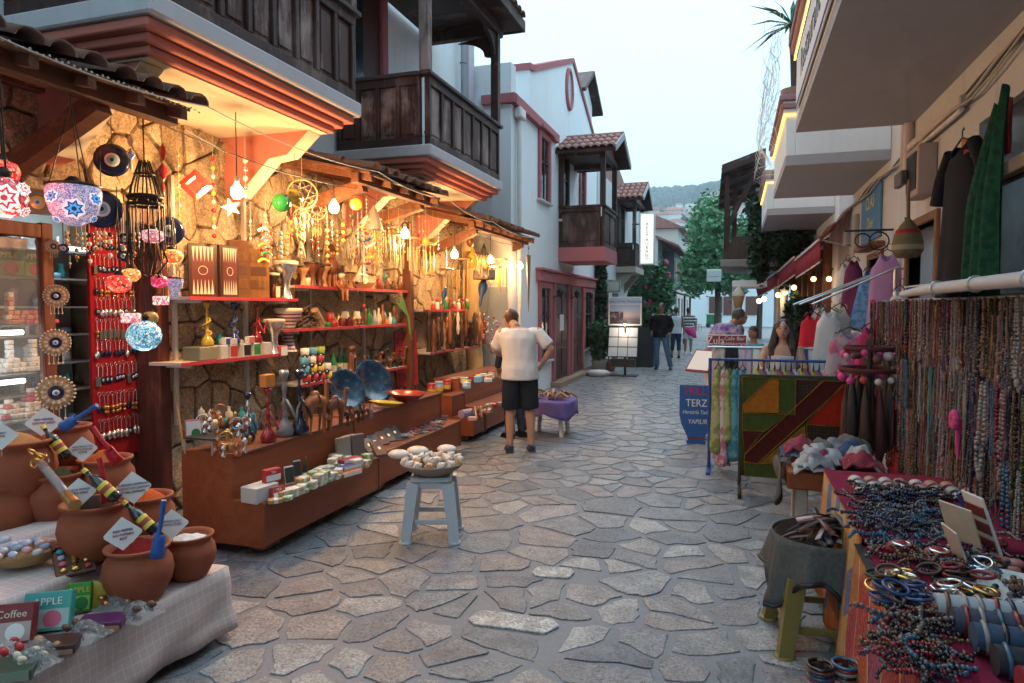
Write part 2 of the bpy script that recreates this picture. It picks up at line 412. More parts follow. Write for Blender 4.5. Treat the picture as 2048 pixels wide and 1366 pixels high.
def tile_mat(name,a,b,c2):
    t=NT(name); r=t.rnd(); n=t.noise(7,5,.7); c=t.ramp(r,[(0,a),(.5,b),(1,c2)]); c=t.mix(t.ramp(n,[(.35,0),(.75,.7)]),c,tuple(x*.35 for x in a)); t.set(c,.8); t.bump(t.noise(40,4,.6),.4,.006); return t.mat
M_TILE=tile_mat('old roof tile',(.12,.06,.045),(.20,.10,.07),(.10,.075,.065))
M_TILE2=tile_mat('pink roof tile',(.34,.14,.12),(.42,.18,.15),(.28,.14,.13))
M_STONEW=stone_mat('warm rubble stone',[(.42,.29,.16),(.50,.36,.22),(.34,.22,.12),(.54,.42,.28),(.38,.29,.19)],(.20,.12,.06),8,.8,1.0)
M_MORTAR=P((.17,.12,.075),rough=.95,bump=.6,bscale=30)
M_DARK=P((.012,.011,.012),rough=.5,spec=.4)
M_GLASSDK=P((.02,.025,.03),rough=.12,var=.05)
M_BLACK=P((.012,.012,.013),rough=.45)
M_WHITEP=P((.72,.72,.70),rough=.6)
M_STEEL=P((.55,.56,.58),rough=.35,metal=.9)
M_GREYMETAL=P((.32,.33,.35),rough=.5,metal=.3)
M_CABLE=P((.06,.055,.05),rough=.6)
M_CABLEW=P((.42,.40,.37),rough=.6)
# roof tile, half round, 0.5 m long along +Y, slightly tapered
def tile_mesh(name,mat,L=.42,wd=.17,h=.05):
    mb=MB(); n=6
    vs=[]
    for j,(y,k) in enumerate(((0,1),(L,.86))):
        for q in (0,1):
            for i in range(n+1):
                a=PI*i/n; rr=(1-q*.2)
                vs.append((math.cos(a)*wd/2*k*rr,y,math.sin(a)*h*k*rr*1.2))
    m=n+1
    fs=[(i,i+1,2*m+i+1,2*m+i) for i in range(n)]+[(m+i,3*m+i,3*m+i+1,m+i+1) for i in range(n)]+[(i,m+i,m+i+1,i+1) for i in range(n)]+[(2*m+i,2*m+i+1,3*m+i+1,3*m+i) for i in range(n)]
    mb.add(vs,fs,True); return mb.mesh(name,mat)
ME_TILE=tile_mesh('tile',M_TILE); ME_TILE2=tile_mesh('tile',M_TILE2)
# ================================================================== LEFT SHOP BUILDING
WX=-4.3
bld=thing('shop_building','stone shop building with two brown wooden balconies on coral brackets','building',(WX,2.2,0))
def rel(o,p): return Vector(p)-Vector(o.location)
class LB(MB):
    """shapes given in world coordinates, built as a child of a thing that stands at loc (no rotation)"""
    def build(s,name,mats,parent=None,**k):
        L=Vector((0,0,0)); q=parent
        while q is not None: L+=Vector(q.location); q=q.parent
        s.v=[(a-L.x,b-L.y,c-L.z) for a,b,c in s.v]
        return MB.build(s,name,mats,parent,**k)
wl=LB(); wl.box(WX-.3,WX-.04,4.33,11.0,-.02,3.2); wl.box(WX-.3,WX-.04,1.2,4.33,2.42,3.2)
wall=wl.build('wall',M_MORTAR,bld)
rng=random.Random(5)
for (a0,a1,b0,b1) in ((4.30,11.0,0,3.18),(1.4,4.30,2.40,3.18)):
    for s,pl,A in cells(a0,a1,b0,b1,.22,.27,.008,rng,drop=.2,jit=1.05):
        ol=rough_outline(pl,rng,.014,.07)
        if len(ol)<4: continue
        mb=MB(); stone_mesh(mb,[(x-s[0],y-s[1]) for x,y in ol],rng.uniform(.03,.06),-.02,.008,rng,.12)
        o=mb.build('stone',M_STONEW,wall); o.rotation_euler=(PI/2,0,PI/2); o.location=rel(bld,(WX-.045,s[0],s[1]))
b=LB(); b.box(WX-.6,WX-.04,-14,11.0,3.2,9.0); b.build('upper_wall',M_WHITE,bld)
b=LB(); b.box(WX-.6,WX-.04,-14,.9,0,3.2); b.build('lower_wall',M_CREAM,bld)
b=LB(); b.box(WX-.04,WX+.05,10.72,10.98,3.2,9.0); b.build('corner_pilaster',plaster('lilac edge',(.55,.50,.56),.3),bld)
b=LB(); b.cyl((WX+.06,10.45,2.9),(WX+.06,10.45,9),.045,8)
for z in (3.6,4.6,5.6,6.6): b.torus((WX+.06,10.45,z),.05,.012,10,4)
b.build('downpipe',M_GREYMETAL,bld)
# end wall of the opening: timber post and head beam
b=LB(); b.box(WX-.25,WX+.03,4.20,4.315,0,2.42,.01); b.build('door_post',wood('red brown post',(.06,.012,.008),(.13,.03,.018),(.2,.06,.04),.15),bld)
b=LB(); b.box(WX-.22,WX+.05,1.4,4.30,2.28,2.41,.012); b.build('door_beam',M_BEAM,bld)
# interior behind the opening
b=LB(); b.box(WX-2.2,WX-2.15,1.0,4.6,0,2.7); b.box(WX-2.15,WX-.3,4.34,4.40,0,2.7); b.box(WX-2.15,WX-.3,1.0,4.4,2.62,2.7); b.box(WX-2.15,WX-.3,.95,1.0,0,2.7); b.build('interior_wall',P((.25,.17,.11),rough=.85),bld)
def wood_panels(parent,axis,fixed,a0,a1,z0,z1,n,out,mat=M_DKWOOD):
    """boarded balustrade: frame of stiles and rails, each sunk panel its own piece; out = outward sign on the fixed axis"""
    fr=LB(); t=.035; st=.05
    def bx(m,u0,u1,w0,w1,d0,d1):
        lo,hi=sorted((fixed+out*d0,fixed+out*d1))
        if axis=='y': m.box(lo,hi,u0,u1,w0,w1,.006)
        else: m.box(u0,u1,lo,hi,w0,w1,.006)
    bx(fr,a0,a1,z0,z0+.09,-.03,t); bx(fr,a0,a1,z1-.09,z1,-.03,t)
    p=(a1-a0-st)/n
    for i in range(n+1): bx(fr,a0+p*i,a0+p*i+st,z0+.09,z1-.09,-.03,t)
    fr.build('balustrade_frame',M_DKWOOD2,parent)
    for i in range(n):
        m=LB(); bx(m,a0+p*i+st,a0+p*(i+1),z0+.09,z1-.09,-.02,.005)
        bx(m,a0+p*i+st+.035,a0+p*(i+1)-.035,z0+.13,z1-.13,.005,.018)
        m.build('panel',mat,parent)
def balcony(y0,y1,zs,ztop,nside,nend,roof=None):
    XO=-3.15
    bp=LB(); bp.box(WX-.04,XO+.02,y0+.0,y1-.0,zs+.16,zs+.28,.012); slab=bp.build('balcony',M_LIP,bld)
    m=LB()
    for k,(z0,z1,q) in enumerate(((zs+.10,zs+.158,.035),(zs+.05,zs+.10,.10),(zs,zs+.05,.155))): m.box(WX-.04,XO-q,y0+q,y1-q,z0,z1,.008)
    m.build('cornice',M_CORAL,slab)
    m=LB(); m.box(WX-.04,XO-.20,y0+.2,y1-.2,zs-.012,zs+.0); m.build('soffit',M_CREAM,slab)
    wood_panels(slab,'y',XO-.05,y0+.06,y1-.04,zs+.282,ztop,nside,1); wood_panels(slab,'x',y0+.06,WX,XO-.12,zs+.282,ztop,nend,-1); wood_panels(slab,'x',y1-.05,WX,XO-.12,zs+.282,ztop,nend,1)
    m=LB(); m.box(XO-.11,XO+.02,y0,y1+.02,ztop,ztop+.045,.008); m.box(WX,XO-.115,y0,y0+.12,ztop,ztop+.045,.008); m.box(WX,XO-.115,y1-.1,y1+.02,ztop,ztop+.045,.008); m.build('handrail',M_RAIL,slab)
    for yy in (y0+.55,y1-.55) if y1-y0>9 else (y0+.22,y1-.36):     # brackets: coral cheeks, white sloping face
        prof=[(WX-.04,zs-.013),(XO-.28,zs-.013),(XO-.5,zs-.20),(XO-.68,zs-.22),(WX+.14,zs-.52),(WX-.04,zs-.56)]
        m=LB(); m.prism(prof,.16,'Y',yy); m.build('bracket',M_CORAL,slab)
        f=[(prof[i],prof[i+1]) for i in (1,2,3)]
        m=LB()
        for (a,b2) in f:
            dx,dz=b2[0]-a[0],b2[1]-a[1]; l=math.hypot(dx,dz); nx,nz=-dz/l*-1,dx/l*1
            if nx<0: nx,nz=-nx,-nz
            nx,nz=(nx,nz) if nz<=0 or nx>.5 else (-nx,-nz)
            o=.006
            m.add([(a[0],yy-.004,a[1]),(b2[0],yy-.004,b2[1]),(b2[0],yy+.164,b2[1]),(a[0],yy+.164,a[1]),(a[0]+dz/l*-o,yy-.004,a[1]+dx/l*o),(b2[0]+dz/l*-o,yy-.004,b2[1]+dx/l*o),(b2[0]+dz/l*-o,yy+.164,b2[1]+dx/l*o),(a[0]+dz/l*-o,yy+.164,a[1]+dx/l*o)],[(0,1,2,3),(7,6,5,4),(0,4,5,1),(2,6,7,3),(1,5,6,2),(0,3,7,4)])
        m.build('bracket_face',M_CREAM,slab)
    if roof:
        zr=roof
        for yy in (y0+.01,y1-.12):
            m=LB(); m.box(XO-.12,XO-.01,yy,yy+.11,ztop+.045,zr,.008); m.build('post',M_DKWOOD,slab)
        m=LB(); m.box(XO-.13,XO,y0-.05,y1+.08,zr,zr+.15,.01); m.box(WX,XO-.13,y0-.02,y0+.1,zr,zr+.15,.01); m.box(WX,XO-.13,y1-.1,y1+.02,zr,zr+.15,.01); m.build('roof_beam',M_DKWOOD2,slab)
        for yy,sg in ((y0+.12,1),(y1-.12,-1)):         # curved knee braces at the post heads
            pr=[(yy,zr)]+[(yy+sg*(.42-.36*math.sin(a)),zr-.06-.24*(1-math.cos(a))) for a in [PI/2*i/5 for i in range(6)]]+[(yy,zr-.32)]
            m=LB(); m.prism(pr,.05,'X',XO-.09); m.build('knee_brace',M_DKWOOD2,slab)
        pr=[(XO-.12,zr)]+[(XO-.12-(.5-.4*math.sin(a)),zr-.06-.22*(1-math.cos(a))) for a in [PI/2*i/5 for i in range(6)]]+[(XO-.12,zr-.30)]
        m=LB(); m.prism(pr,.05,'Y',y0+.03); m.build('knee_brace',M_DKWOOD2,slab); m=LB(); m.prism(pr,.05,'Y',y1-.09); m.build('knee_brace',M_DKWOOD2,slab)
        n=7
        for i in range(n):                              # ceiling boards
            m=LB(); m.box(WX,XO+.22,y0-.25+(y1-y0+.5)*i/n+.006,y0-.25+(y1-y0+.5)*(i+1)/n-.006,zr+.152,zr+.175+.003*(i%2)); m.build('roof_board',M_DKWOOD2,slab)
        m=LB(); m.box(XO+.22,XO+.26,y0-.3,y1+.3,zr+.13,zr+.29,.008); m.box(WX,XO+.22,y0-.3,y0-.26,zr+.13,zr+.29,.008); m.box(WX,XO+.22,y1+.26,y1+.3,zr+.13,zr+.29,.008); m.build('roof_fascia',M_DKWOOD2,slab)
        k=int((y1-y0+.6)/.18)
        for i in range(k): inst(ME_TILE,'roof_tile',slab,rel(bld,(XO+.30,y0-.22+i*.18,zr+.28)),(R(10),0,PI/2))
    return slab
balcony(3.08,5.36,3.15,4.17,8,4,5.5)
balcony(6.78,9.18,3.13,4.15,7,4,5.42)
# balcony doors, pink surrounds
for (y0,y1) in ((6.75,7.45),(8.35,8.7)) if False else ((7.0,7.85),):
    m=LB(); m.box(WX-.2,WX-.02,y0,y1,3.42,5.55); d=m.build('door',wood('door wood',(.05,.012,.012),(.09,.022,.02),(.12,.05,.04),.1),bld)
    m=LB(); m.box(WX-.04,WX+.03,y0-.14,y0,3.42,5.7,.01); m.box(WX-.04,WX+.03,y1,y1+.14,3.42,5.7,.01); m.box(WX-.04,WX+.04,y0-.14,y1+.14,5.55,5.72,.01); m.build('door_surround',M_PINK,bld)
    m=LB(); m.box(WX-.02,WX-.008,y0+.06,y0+.42,3.5,5.45); m.build('pane',M_GLASSDK,d)
    m=LB(); m.grid(lambda u,v:(WX-.004+.02*math.sin(u*19),y0+.08+u*.16,3.5+v*1.95),10,2); m.build('curtain',P((.35,.34,.33),rough=.9),d)
# ---------------------------------------------------------------- awnings over the three bays
def awning(y0,y1,ze,zw,xe,nb,label,drop):
    a=thing('awning',label,'awning',(WX,y0,ze),group='tiled timber awnings over the shop fronts')
    L=xe-WX; sl=math.atan2(zw-ze,L); rows=3
    mb=LB(); mb.add([(WX,y0,zw),(xe,y0,ze),(xe,y1,ze),(WX,y1,zw),(WX,y0,zw+.025),(xe,y0,ze+.025),(xe,y1,ze+.025),(WX,y1,zw+.025)],[(0,1,2,3),(7,6,5,4),(0,4,5,1),(1,5,6,2),(2,6,7,3),(3,7,4,0)]); mb.build('deck',M_DECK,a)
    mb=LB(); mb.box(xe-.20,xe-.11,y0-.02,y1+.02,ze-.075,ze+.035,.008); mb.build('eave_beam',M_BEAM,a)
    mb=LB(); mb.box(WX,WX+.08,y0,y1,zw-.10,zw-.005,.008); mb.build('wall_plate',M_BEAM,a)
    n=int((y1-y0)/.33)
    for i in range(n+1):
        y=y0+.05+(y1-y0-.1)*i/n
        mb=LB(); mb.add([(WX+.05,y-.025,zw-.08),(xe,y-.025,ze-.06),(xe,y+.025,ze-.06),(WX+.05,y+.025,zw-.08),(WX+.05,y-.025,zw-.003),(xe,y-.025,ze-.003),(xe,y+.025,ze-.003),(WX+.05,y+.025,zw-.003)],[(0,1,2,3),(7,6,5,4),(0,4,5,1),(1,5,6,2),(2,6,7,3),(3,7,4,0)]); mb.build('rafter',M_BEAM,a)
    for y in nb:
        p0=Vector((WX+.03,y,ze-drop)); p1=Vector((xe-.16,y,ze-.07))
        mb=LB(); d=(p1-p0).normalized(); q=Vector((-d.z,0,d.x))*.06; wv=Vector((0,.05,0))
        mb.add([p0-q-wv,p1-q-wv,p1-q+wv,p0-q+wv,p0+q-wv,p1+q-wv,p1+q+wv,p0+q+wv],[(0,1,2,3),(7,6,5,4),(0,4,5,1),(1,5,6,2),(2,6,7,3),(3,7,4,0)]); mb.build('brace',M_BEAM,a)
    k=int((y1-y0)/.18)
    for r in range(rows):
        for i in range(k+1):
            f=r*.36; x=xe+.06-f*math.cos(sl); z=ze+.035+f*math.sin(sl)+.012
            inst(ME_TILE,'tile',a,rel(a,(x,y0+.02+i*(y1-y0)/k+random.uniform(-.01,.01),z+random.uniform(0,.012))),(sl*1.0+random.uniform(-.03,.06),0,PI/2+random.uniform(-.05,.05)))
    return a
aw1=awning(1.5,3.52,2.88,3.12,-3.28,(2.0,3.02),'dark tiled timber awning above the lamps, nearest of the three awnings',.44)
aw2=awning(5.75,7.36,2.90,3.14,-3.28,(5.92,7.2),'tiled timber awning between the two wooden balconies, over the shelves',.28)
aw3=awning(8.75,11.3,2.80,3.05,-3.28,(8.95,11.1),'tiled timber awning farthest along, beside the white house',.4)
# ---------------------------------------------------------------- bulbs on their wires, warm light
M_BULB=EM((1.0,.62,.26),40,'lit bulb'); M_SOCK=P((.65,.6,.5),rough=.5)
def bulb(px,py,X,ztop,label,power=40):
    p=ax(px,py,X); o=thing('light_bulb',label,'light bulb',p,group='bare bulbs hung along the shop front')
    mb=MB(); mb.lathe([(.0,-.066),(.025,-.062),(.043,-.036),(.046,-.010),(.038,.016),(.02,.038),(.015,.05)],14); mb.build('glass',M_BULB,o)
    mb=MB(); mb.lathe([(.017,.05),(.02,.055),(.02,.09),(.012,.1)],10); mb.build('socket',M_SOCK,o)
    mb=MB(); mb.cyl((0,0,.1),(0,0,ztop-p.z),.004,5); mb.build('wire',M_CABLE,o)
    l=bpy.data.lights.new('bulb light','POINT'); l.energy=power; l.color=(1,.58,.24); l.shadow_soft_size=.05
    lo=bpy.data.objects.new('bulb_light',l); link(lo,o); lo.location=(0,0,-.12)
    return p
BULBS=[bulb(474,380,-3.55,3.1,'lit bare bulb nearest the red glass diamond'),bulb(668,412,-3.55,2.86,'lit bare bulb above the carved puppet on the top shelf'),
 bulb(810,465,-3.55,2.86,'lit bare bulb hanging by the bamboo chimes, third along the shop front'),bulb(909,507,-3.5,2.8,'lit bare bulb left of the curved wooden trunk'),
 bulb(981,518,-3.5,2.78,'lit bare bulb between the white wall and the trunk',24),bulb(1040,530,-3.4,2.78,'lit bare bulb next to the long hanging straw fan, farthest along',9)]
# ================================================================== WHITE HOUSE WITH THE GABLE
HX=-3.6
wh=thing('white_house','white house with pink trimmed gable and oval window past the shops','house',(HX,10.98,0))
m=LB(); m.prism([(10.98,0),(18.4,0),(18.4,5.9),(17.9,6.15),(15.47,7.2),(12.2,5.98),(12.05,5.98),(12.05,5.2),(10.98,5.2)],.35,'X',HX-.35); m.build('street_wall',M_WHITE,wh)
m=LB(); m.box(HX-6,HX-.352,10.98,11.3,0,5.2); m.build('side_wall',M_WHITE2,wh); m=LB(); m.box(HX-6,HX-.02,11.05,11.3,5.201,5.75); m.build('parapet',M_WHITE2,wh); m=LB(); m.box(HX-6,HX-.352,18.1,18.4,0,5.8); m.build('side_wall',M_WHITE2,wh)
m=LB(); m.box(HX-6,HX-.3,11.3,18.1,5.0,5.2); m.build('flat_roof',M_LIP,wh)
def bar(mb,a,b,w,h,up=(0,0,1)):
    """rectangular bar from a to b; w across, h along up"""
    a=Vector(a);b=Vector(b);d=(b-a).normalized();u=Vector(up);s=d.cross(u).normalized()*w/2;u=s.cross(d).normalized()*h/2
    mb.add([a-s-u,a+s-u,a+s+u,a-s+u,b-s-u,b+s-u,b+s+u,b-s+u],[(3,2,1,0),(4,5,6,7),(0,1,5,4),(1,2,6,5),(2,3,7,6),(3,0,4,7)]); return mb
m=LB()
for a,b2 in (((12.0,6.0),(12.25,6.03)),((12.25,6.03),(15.47,7.26)),((15.47,7.26),(18.3,5.95))): bar(m,(HX-.17,a[0],a[1]),(HX-.17,b2[0],b2[1]),.42,.11)
m.build('gable_trim',M_PINK,wh)
m=LB(); bar(m,(HX+.02,10.93,5.12),(HX+.02,13.9,5.12),.16,.16); bar(m,(HX-.2,10.93,5.12),(HX-3,10.93,5.12),.0,.0) if False else None
m.box(HX-.5,HX+.10,10.88,10.98,5.04,5.2,.01); m.build('cornice',M_PINK,wh)
m=LB()
pts=[(15.1+.28*math.cos(a),6.5+.42*math.sin(a)) for a in [2*PI*i/20 for i in range(20)]]; m.tube([(HX+.01,y,z) for y,z in pts+pts[:1]],.055,6); m.build('oval_surround',M_PINK,wh)
m=LB(); m.prism([(15.1+.26*math.cos(2*PI*i/20),6.5+.40*math.sin(2*PI*i/20)) for i in range(20)],.02,'X',HX+.0); m.build('oval_window',P((.30,.33,.37),rough=.3),wh)
def window(parent,y0,y1,z0,z1,X,surround,glass=M_GLASSDK,head=True):
    m=LB(); m.box(X-.02,X+.004,y0,y1,z0,z1); w_=m.build('window',glass,parent)
    m=LB(); s=.12; m.box(X-.01,X+.05,y0-s,y0,z0-.02,z1,.008); m.box(X-.01,X+.05,y1,y1+s,z0-.02,z1,.008); m.box(X-.01,X+.05,y0-s,y1+s,z1,z1+.12,.008); m.build('frame',surround,w_)
    if head: m=LB(); m.box(X-.01,X+.13,y0-s-.05,y1+s+.05,z1+.122,z1+.2,.01); m.build('window_head',surround,w_)
    m=LB(); m.box(X-.01,X+.08,y0-s-.03,y1+s+.03,z0-.07,z0-.021,.008); m.build('sill',M_LIP,w_)
    m=LB(); m.box(X+.004,X+.02,(y0+y1)/2-.025,(y0+y1)/2+.025,z0,z1); m.box(X+.004,X+.02,y0,y1,z0+(z1-z0)*.6,z0+(z1-z0)*.6+.04); m.build('glazing_bar',M_DKWOOD2,w_)
window(wh,12.72,13.32,3.75,4.92,HX,M_PINK)
# ground floor: pink head over two doors and two windows
m=LB(); m.box(HX-.01,HX+.09,12.5,17.95,2.15,2.36,.015); m.box(HX-.01,HX+.14,12.46,17.99,2.36,2.41,.01); m.build('lintel',M_PINK,wh)
for i,(y0,y1) in enumerate(((13.78,14.95),(15.4,16.5))):
    m=LB(); m.box(HX-.01,HX+.02,y0,y1,.12,2.15); d=m.build('door',P((.055,.013,.012),rough=.5),wh)
    
    for a_ in (y0-.1,y1): m=LB(); m.box(HX-.01,HX+.07,a_,a_+.1,.1,2.15,.008); m.build('frame',M_PINK,d)
    for k in range(2):
        for j in range(3):
            m=LB(); m.box(HX+.02,HX+.034,y0+.08+k*(y1-y0)/2,y0-.08+(k+1)*(y1-y0)/2,.25+j*.63,.78+j*.63,.01); m.build('panel',P((.06,.015,.014),rough=.5),d)
    if i==0: m=LB(); m.box(HX+.036,HX+.045,14.2,14.55,1.15,1.5); m.build('notice',M_WHITEP,d)
window(wh,12.75,13.45,.62,2.03,HX,M_PINK,head=False); window(wh,16.85,17.75,.62,2.03,HX,M_PINK,head=False)
m=LB(); m.box(HX-.02,HX+.22,13.6,18.4,-.02,.11,.02); m.build('door_step',P((.30,.22,.16),rough=.8,bump=.4),wh)
for y in (13.62,15.18,16.68):
    m=LB(); m.tube([(HX+.02,y,1.85),(HX+.16,y,1.9),(HX+.2,y,1.98)],.012,5); m.lathe([(.03,-.12),(.07,-.02),(.075,.0),(.02,.06)],8,(HX+.2,y,1.98)); m.build('wall_lantern',M_BLACK,wh)
m=LB(); m.cyl((HX+.06,11.25,.1),(HX+.06,11.25,4.95),.04,8); m.box(HX+.01,HX+.14,11.1,11.4,4.85,5.03,.02); m.build('downpipe',M_WHITEP,wh)
# grey sheet shutters on the end wall below the awning
for k in range(2):
    m=LB(); m.box(HX-.75+k*.36,HX-.41+k*.36,10.94,10.978,.1,2.0,.006); m.build('shutter',P((.40,.45,.50),rough=.6),wh)
# dormer on the roof, beyond the gable
m=LB(); m.prism([(16.6,6.3),(18.2,6.3),(18.2,7.0),(17.4,7.5),(16.6,7.0)],1.6,'X',HX-1.7); dm=m.build('dormer',M_WHITE,wh)
m=LB(); bar(m,(HX-.85,16.3,6.86),(HX-.85,17.4,7.6),1.95,.09); bar(m,(HX-.85,17.4,7.6),(HX-.85,18.6,6.86),1.95,.09); m.build('dormer_roof',M_DKWOOD2,dm)
def oriel(parent,x0,x1,y0,y1,zb,zband,zrail,zeave,zridge,band,label=None,tiles=True):
    """boxed wooden bay: painted slab, panelled lower half, posts, tiled roof with a gable to the street"""
    m=LB(); m.box(x0-.05,x1,y0,y1,zb,zband); s=m.build('oriel',band,parent)
    for k in range(1):
        wood_panels(s,'x',y0+.05,x0,x1-.1,zband,zrail,1,-1,M_DKWOOD2); wood_panels(s,'y',x1-.05,y0+.06,y1-.06,zband,zrail,2,1,M_DKWOOD2); wood_panels(s,'x',y1-.05,x0,x1-.1,zband,zrail,1,1,M_DKWOOD2)
    m=LB(); m.box(x1-.1,x1+.02,y0-.02,y1+.02,zrail,zrail+.05,.008); m.box(x0,x1-.1,y0-.02,y0+.08,zrail,zrail+.05,.008); m.build('handrail',M_DKWOOD2,s)
    for xx,yy in ((x1-.11,y0),(x1-.11,y1-.11),(x0,y0)):
        m=LB(); m.box(xx,xx+.11,yy,yy+.11,zrail+.05,zeave,.008); m.build('post',M_DKWOOD2,s)
    m=LB(); m.box(x1-.12,x1+.01,y0-.03,y1+.03,zeave,zeave+.14,.01); m.box(x0,x1-.12,y0-.03,y0+.1,zeave,zeave+.14,.01); m.box(x0,x1-.12,y1-.1,y1+.03,zeave,zeave+.14,.01); m.box(x0,x1-.12,y0+.1,y1-.1,zeave+.1,zeave+.12); m.build('roof_beam',M_DKWOOD2,s)
    ym=(y0+y1)/2; e=.28
    m=LB(); m.prism([(y0+.0,zeave+.14),(y1,zeave+.14),(ym,zridge-.05)],.06,'X',x1-.1); m.build('gable_board',M_PINK if band is M_PINK else M_DKWOOD2,s)
    m=LB(); bar(m,((x0+x1)/2+.08,y0-e,zeave+.04),((x0+x1)/2+.08,ym,zridge),x1-x0+.35,.06); bar(m,((x0+x1)/2+.08,ym,zridge),((x0+x1)/2+.08,y1+e,zeave+.04),x1-x0+.35,.06); m.build('roof_deck',M_DKWOOD2,s)
    m=LB(); bar(m,(x1+.26,y0-e,zeave+.06),(x1+.26,ym,zridge+.02),.03,.13); bar(m,(x1+.26,ym,zridge+.02),(x1+.26,y1+e,zeave+.06),.03,.13); m.build('barge_board',P((.34,.35,.38),rough=.7),s)
    L=math.hypot(ym-y0+e,zridge-zeave-.04); sl=math.atan2(zridge-zeave-.04,ym-y0+e); n=int((x1-x0+.3)/.16); rows=max(2,int(L/.3))
    base=Vector((0,0,0)); q=s
    while q is not None: base+=Vector(q.location); q=q.parent
    for r_ in range(rows):
        for i in range(n):
            f=r_*L/rows; x=x0+.05+i*(x1-x0+.25)/n
            inst(ME_TILE2,'roof_tile',s,Vector((x,y0-e+f*math.cos(sl),zeave+.09+f*math.sin(sl)))-base,(sl-.02,0,0))
    m=LB(); m.cyl((x0-.05,ym,zridge+.05),(x1+.26,ym,zridge+.05),.07,8); m.build('ridge_tile',M_TILE2,s)
    return s
z_=lambda y:ay(1160,y,14.2).z
oriel(wh,HX,-2.60,14.2,15.75,z_(522),z_(494),z_(415),z_(312),z_(262),M_PINK)
window(wh,14.35,14.95,3.55,5.0,HX,M_DKWOOD2,head=False); window(wh,16.3,16.75,3.7,4.95,HX,M_PINK)
# ================================================================== SECOND HOUSE with the dark oriel
h2=thing('dark_oriel_house','narrow house behind the white one with dark wooden oriel','house',(HX,18.5,0))
m=LB(); m.box(HX-5,HX-.0,18.5,27,0,5.4); m.build('wall',plaster('grey white wall',(.55,.56,.57),.6),h2)
z2=lambda y:ay(1245,y,21.6).z
oriel(h2,HX,-2.98,21.6,23.6,z2(545),z2(533),z2(489),z2(405),z2(362),plaster('ochre grey slab',(.42,.36,.30),.4))
for yy in (21.75,23.3): m=LB(); m.prism([(HX,z2(546)),(-3.1,z2(546)),(-3.2,z2(556)),(HX,z2(585))],.12,'Y',yy); m.build('bracket',P((.35,.30,.25),rough=.8),h2)
m=LB(); m.prism([(18.6,5.4),(27,5.4),(27,6.0),(22.8,7.0),(18.6,6.0)],4,'X',HX-4.4); m.build('roof',M_TILE2,h2)
window(h2,19.2,20.0,1.0,2.1,HX,M_PINK,head=False); window(h2,22.2,23.0,3.7,5.0,HX,M_DKWOOD2,head=False)
m=LB(); m.box(HX-.01,HX+.02,21.0,22.0,0,2.1); m.build('door',M_DKWOOD2,h2); m=LB(); m.box(HX-.01,HX+.02,24,25.6,.6,2.1); m.build('window',M_GLASSDK,h2)
# ================================================================== FOLIAGE
def leaf_mat(name,a,b,c2):
    t=NT(name); g=t.n('ShaderNodeNewGeometry').outputs['Position']; n=t.noise(1.7,3,.6,g); n2=t.noise(13,2,.5,g)
    c=t.mix(t.ramp(n,[(.35,0),(.68,1)]),a,b); c=t.mix(t.ramp(n2,[(.45,0),(.7,.8)]),c,c2); t.set(c,.55,spec=.3)
    t.b.inputs['Subsurface Weight'].default_value=0
    return t.mat
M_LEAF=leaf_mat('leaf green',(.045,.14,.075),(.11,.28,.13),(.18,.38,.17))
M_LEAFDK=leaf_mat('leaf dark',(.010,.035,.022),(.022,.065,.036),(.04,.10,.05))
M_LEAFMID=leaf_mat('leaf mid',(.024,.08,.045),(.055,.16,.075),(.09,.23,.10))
M_BARK=P((.10,.075,.055),rough=.9,bump=.6,bscale=20)
def leaves(clumps,n,size,seed,aspect=1.9,droop=0):
    """n leaf-sized faces spread through a set of clumps (centre, radii)"""
    r=np.random.default_rng(seed); W=np.array([c[1][0]*c[1][1]*c[1][2] for c in clumps])**.7; W=W/W.sum()
    k=r.choice(len(clumps),n,p=W); C=np.array([c[0] for c in clumps])[k]; Q=np.array([c[1] for c in clumps])[k]
    d=r.normal(size=(n,3)); d/=np.linalg.norm(d,axis=1)[:,None]; rad=r.uniform(.25,1,n)**.45*(1+.12*r.normal(size=n))
    P0=C+d*Q*rad[:,None]; P0[:,2]-=droop*r.uniform(0,1,n)
    a=r.normal(size=(n,3)); a[:,2]*=.6; a/=np.linalg.norm(a,axis=1)[:,None]; b=np.cross(a,r.normal(size=(n,3))); b/=np.linalg.norm(b,axis=1)[:,None]
    s=size*r.uniform(.6,1.3,n)[:,None]; A=a*s*aspect/2; B=b*s/2
    V=np.stack([P0-A,P0+B-A*.1,P0+A,P0-B-A*.1],1).reshape(-1,3)
    mb=MB(); mb.v=[tuple(x) for x in V.tolist()]; mb.f=[(4*i,4*i+1,4*i+2,4*i+3) for i in range(n)]; mb.m=[0]*n; mb.s=[False]*n
    return mb
def rclumps(c,r,k,seed,cr=.42,flat=1):
    g=random.Random(seed); out=[]
    for i in range(k):
        while 1:
            p=[g.uniform(-1,1) for _ in range(3)]
            if sum(x*x for x in p)<1: break
        q=cr*g.uniform(.6,1.25); out.append((tuple(c[j]+p[j]*r[j]*.85 for j in range(3)),(r[0]*q,r[1]*q,r[2]*q*flat)))
    return out
def tree(loc,h,r,cz,n,size,mat,label,seed,name='broadleaf_tree',group=None,k=16):
    o=thing(name,label,'tree',loc,group=group); g=random.Random(seed)
    cl=rclumps((0,0,cz),r,k,seed)
    mb=MB(); mb.tube([(0,0,0),(.05,.02,h*.3),(-.04,.05,h*.55),(0,0,h*.8)],[.16,.13,.10,.03],8)
    for c,_ in cl[:8]: mb.tube([(0,0,h*.35+g.random()*h*.15),(c[0]*.5,c[1]*.5,(c[2]+h*.45)/2+.1),c],[.06,.04,.012],5)
    mb.build('trunk',M_BARK,o); leaves(cl,n,size,seed).build('crown',mat,o); return o
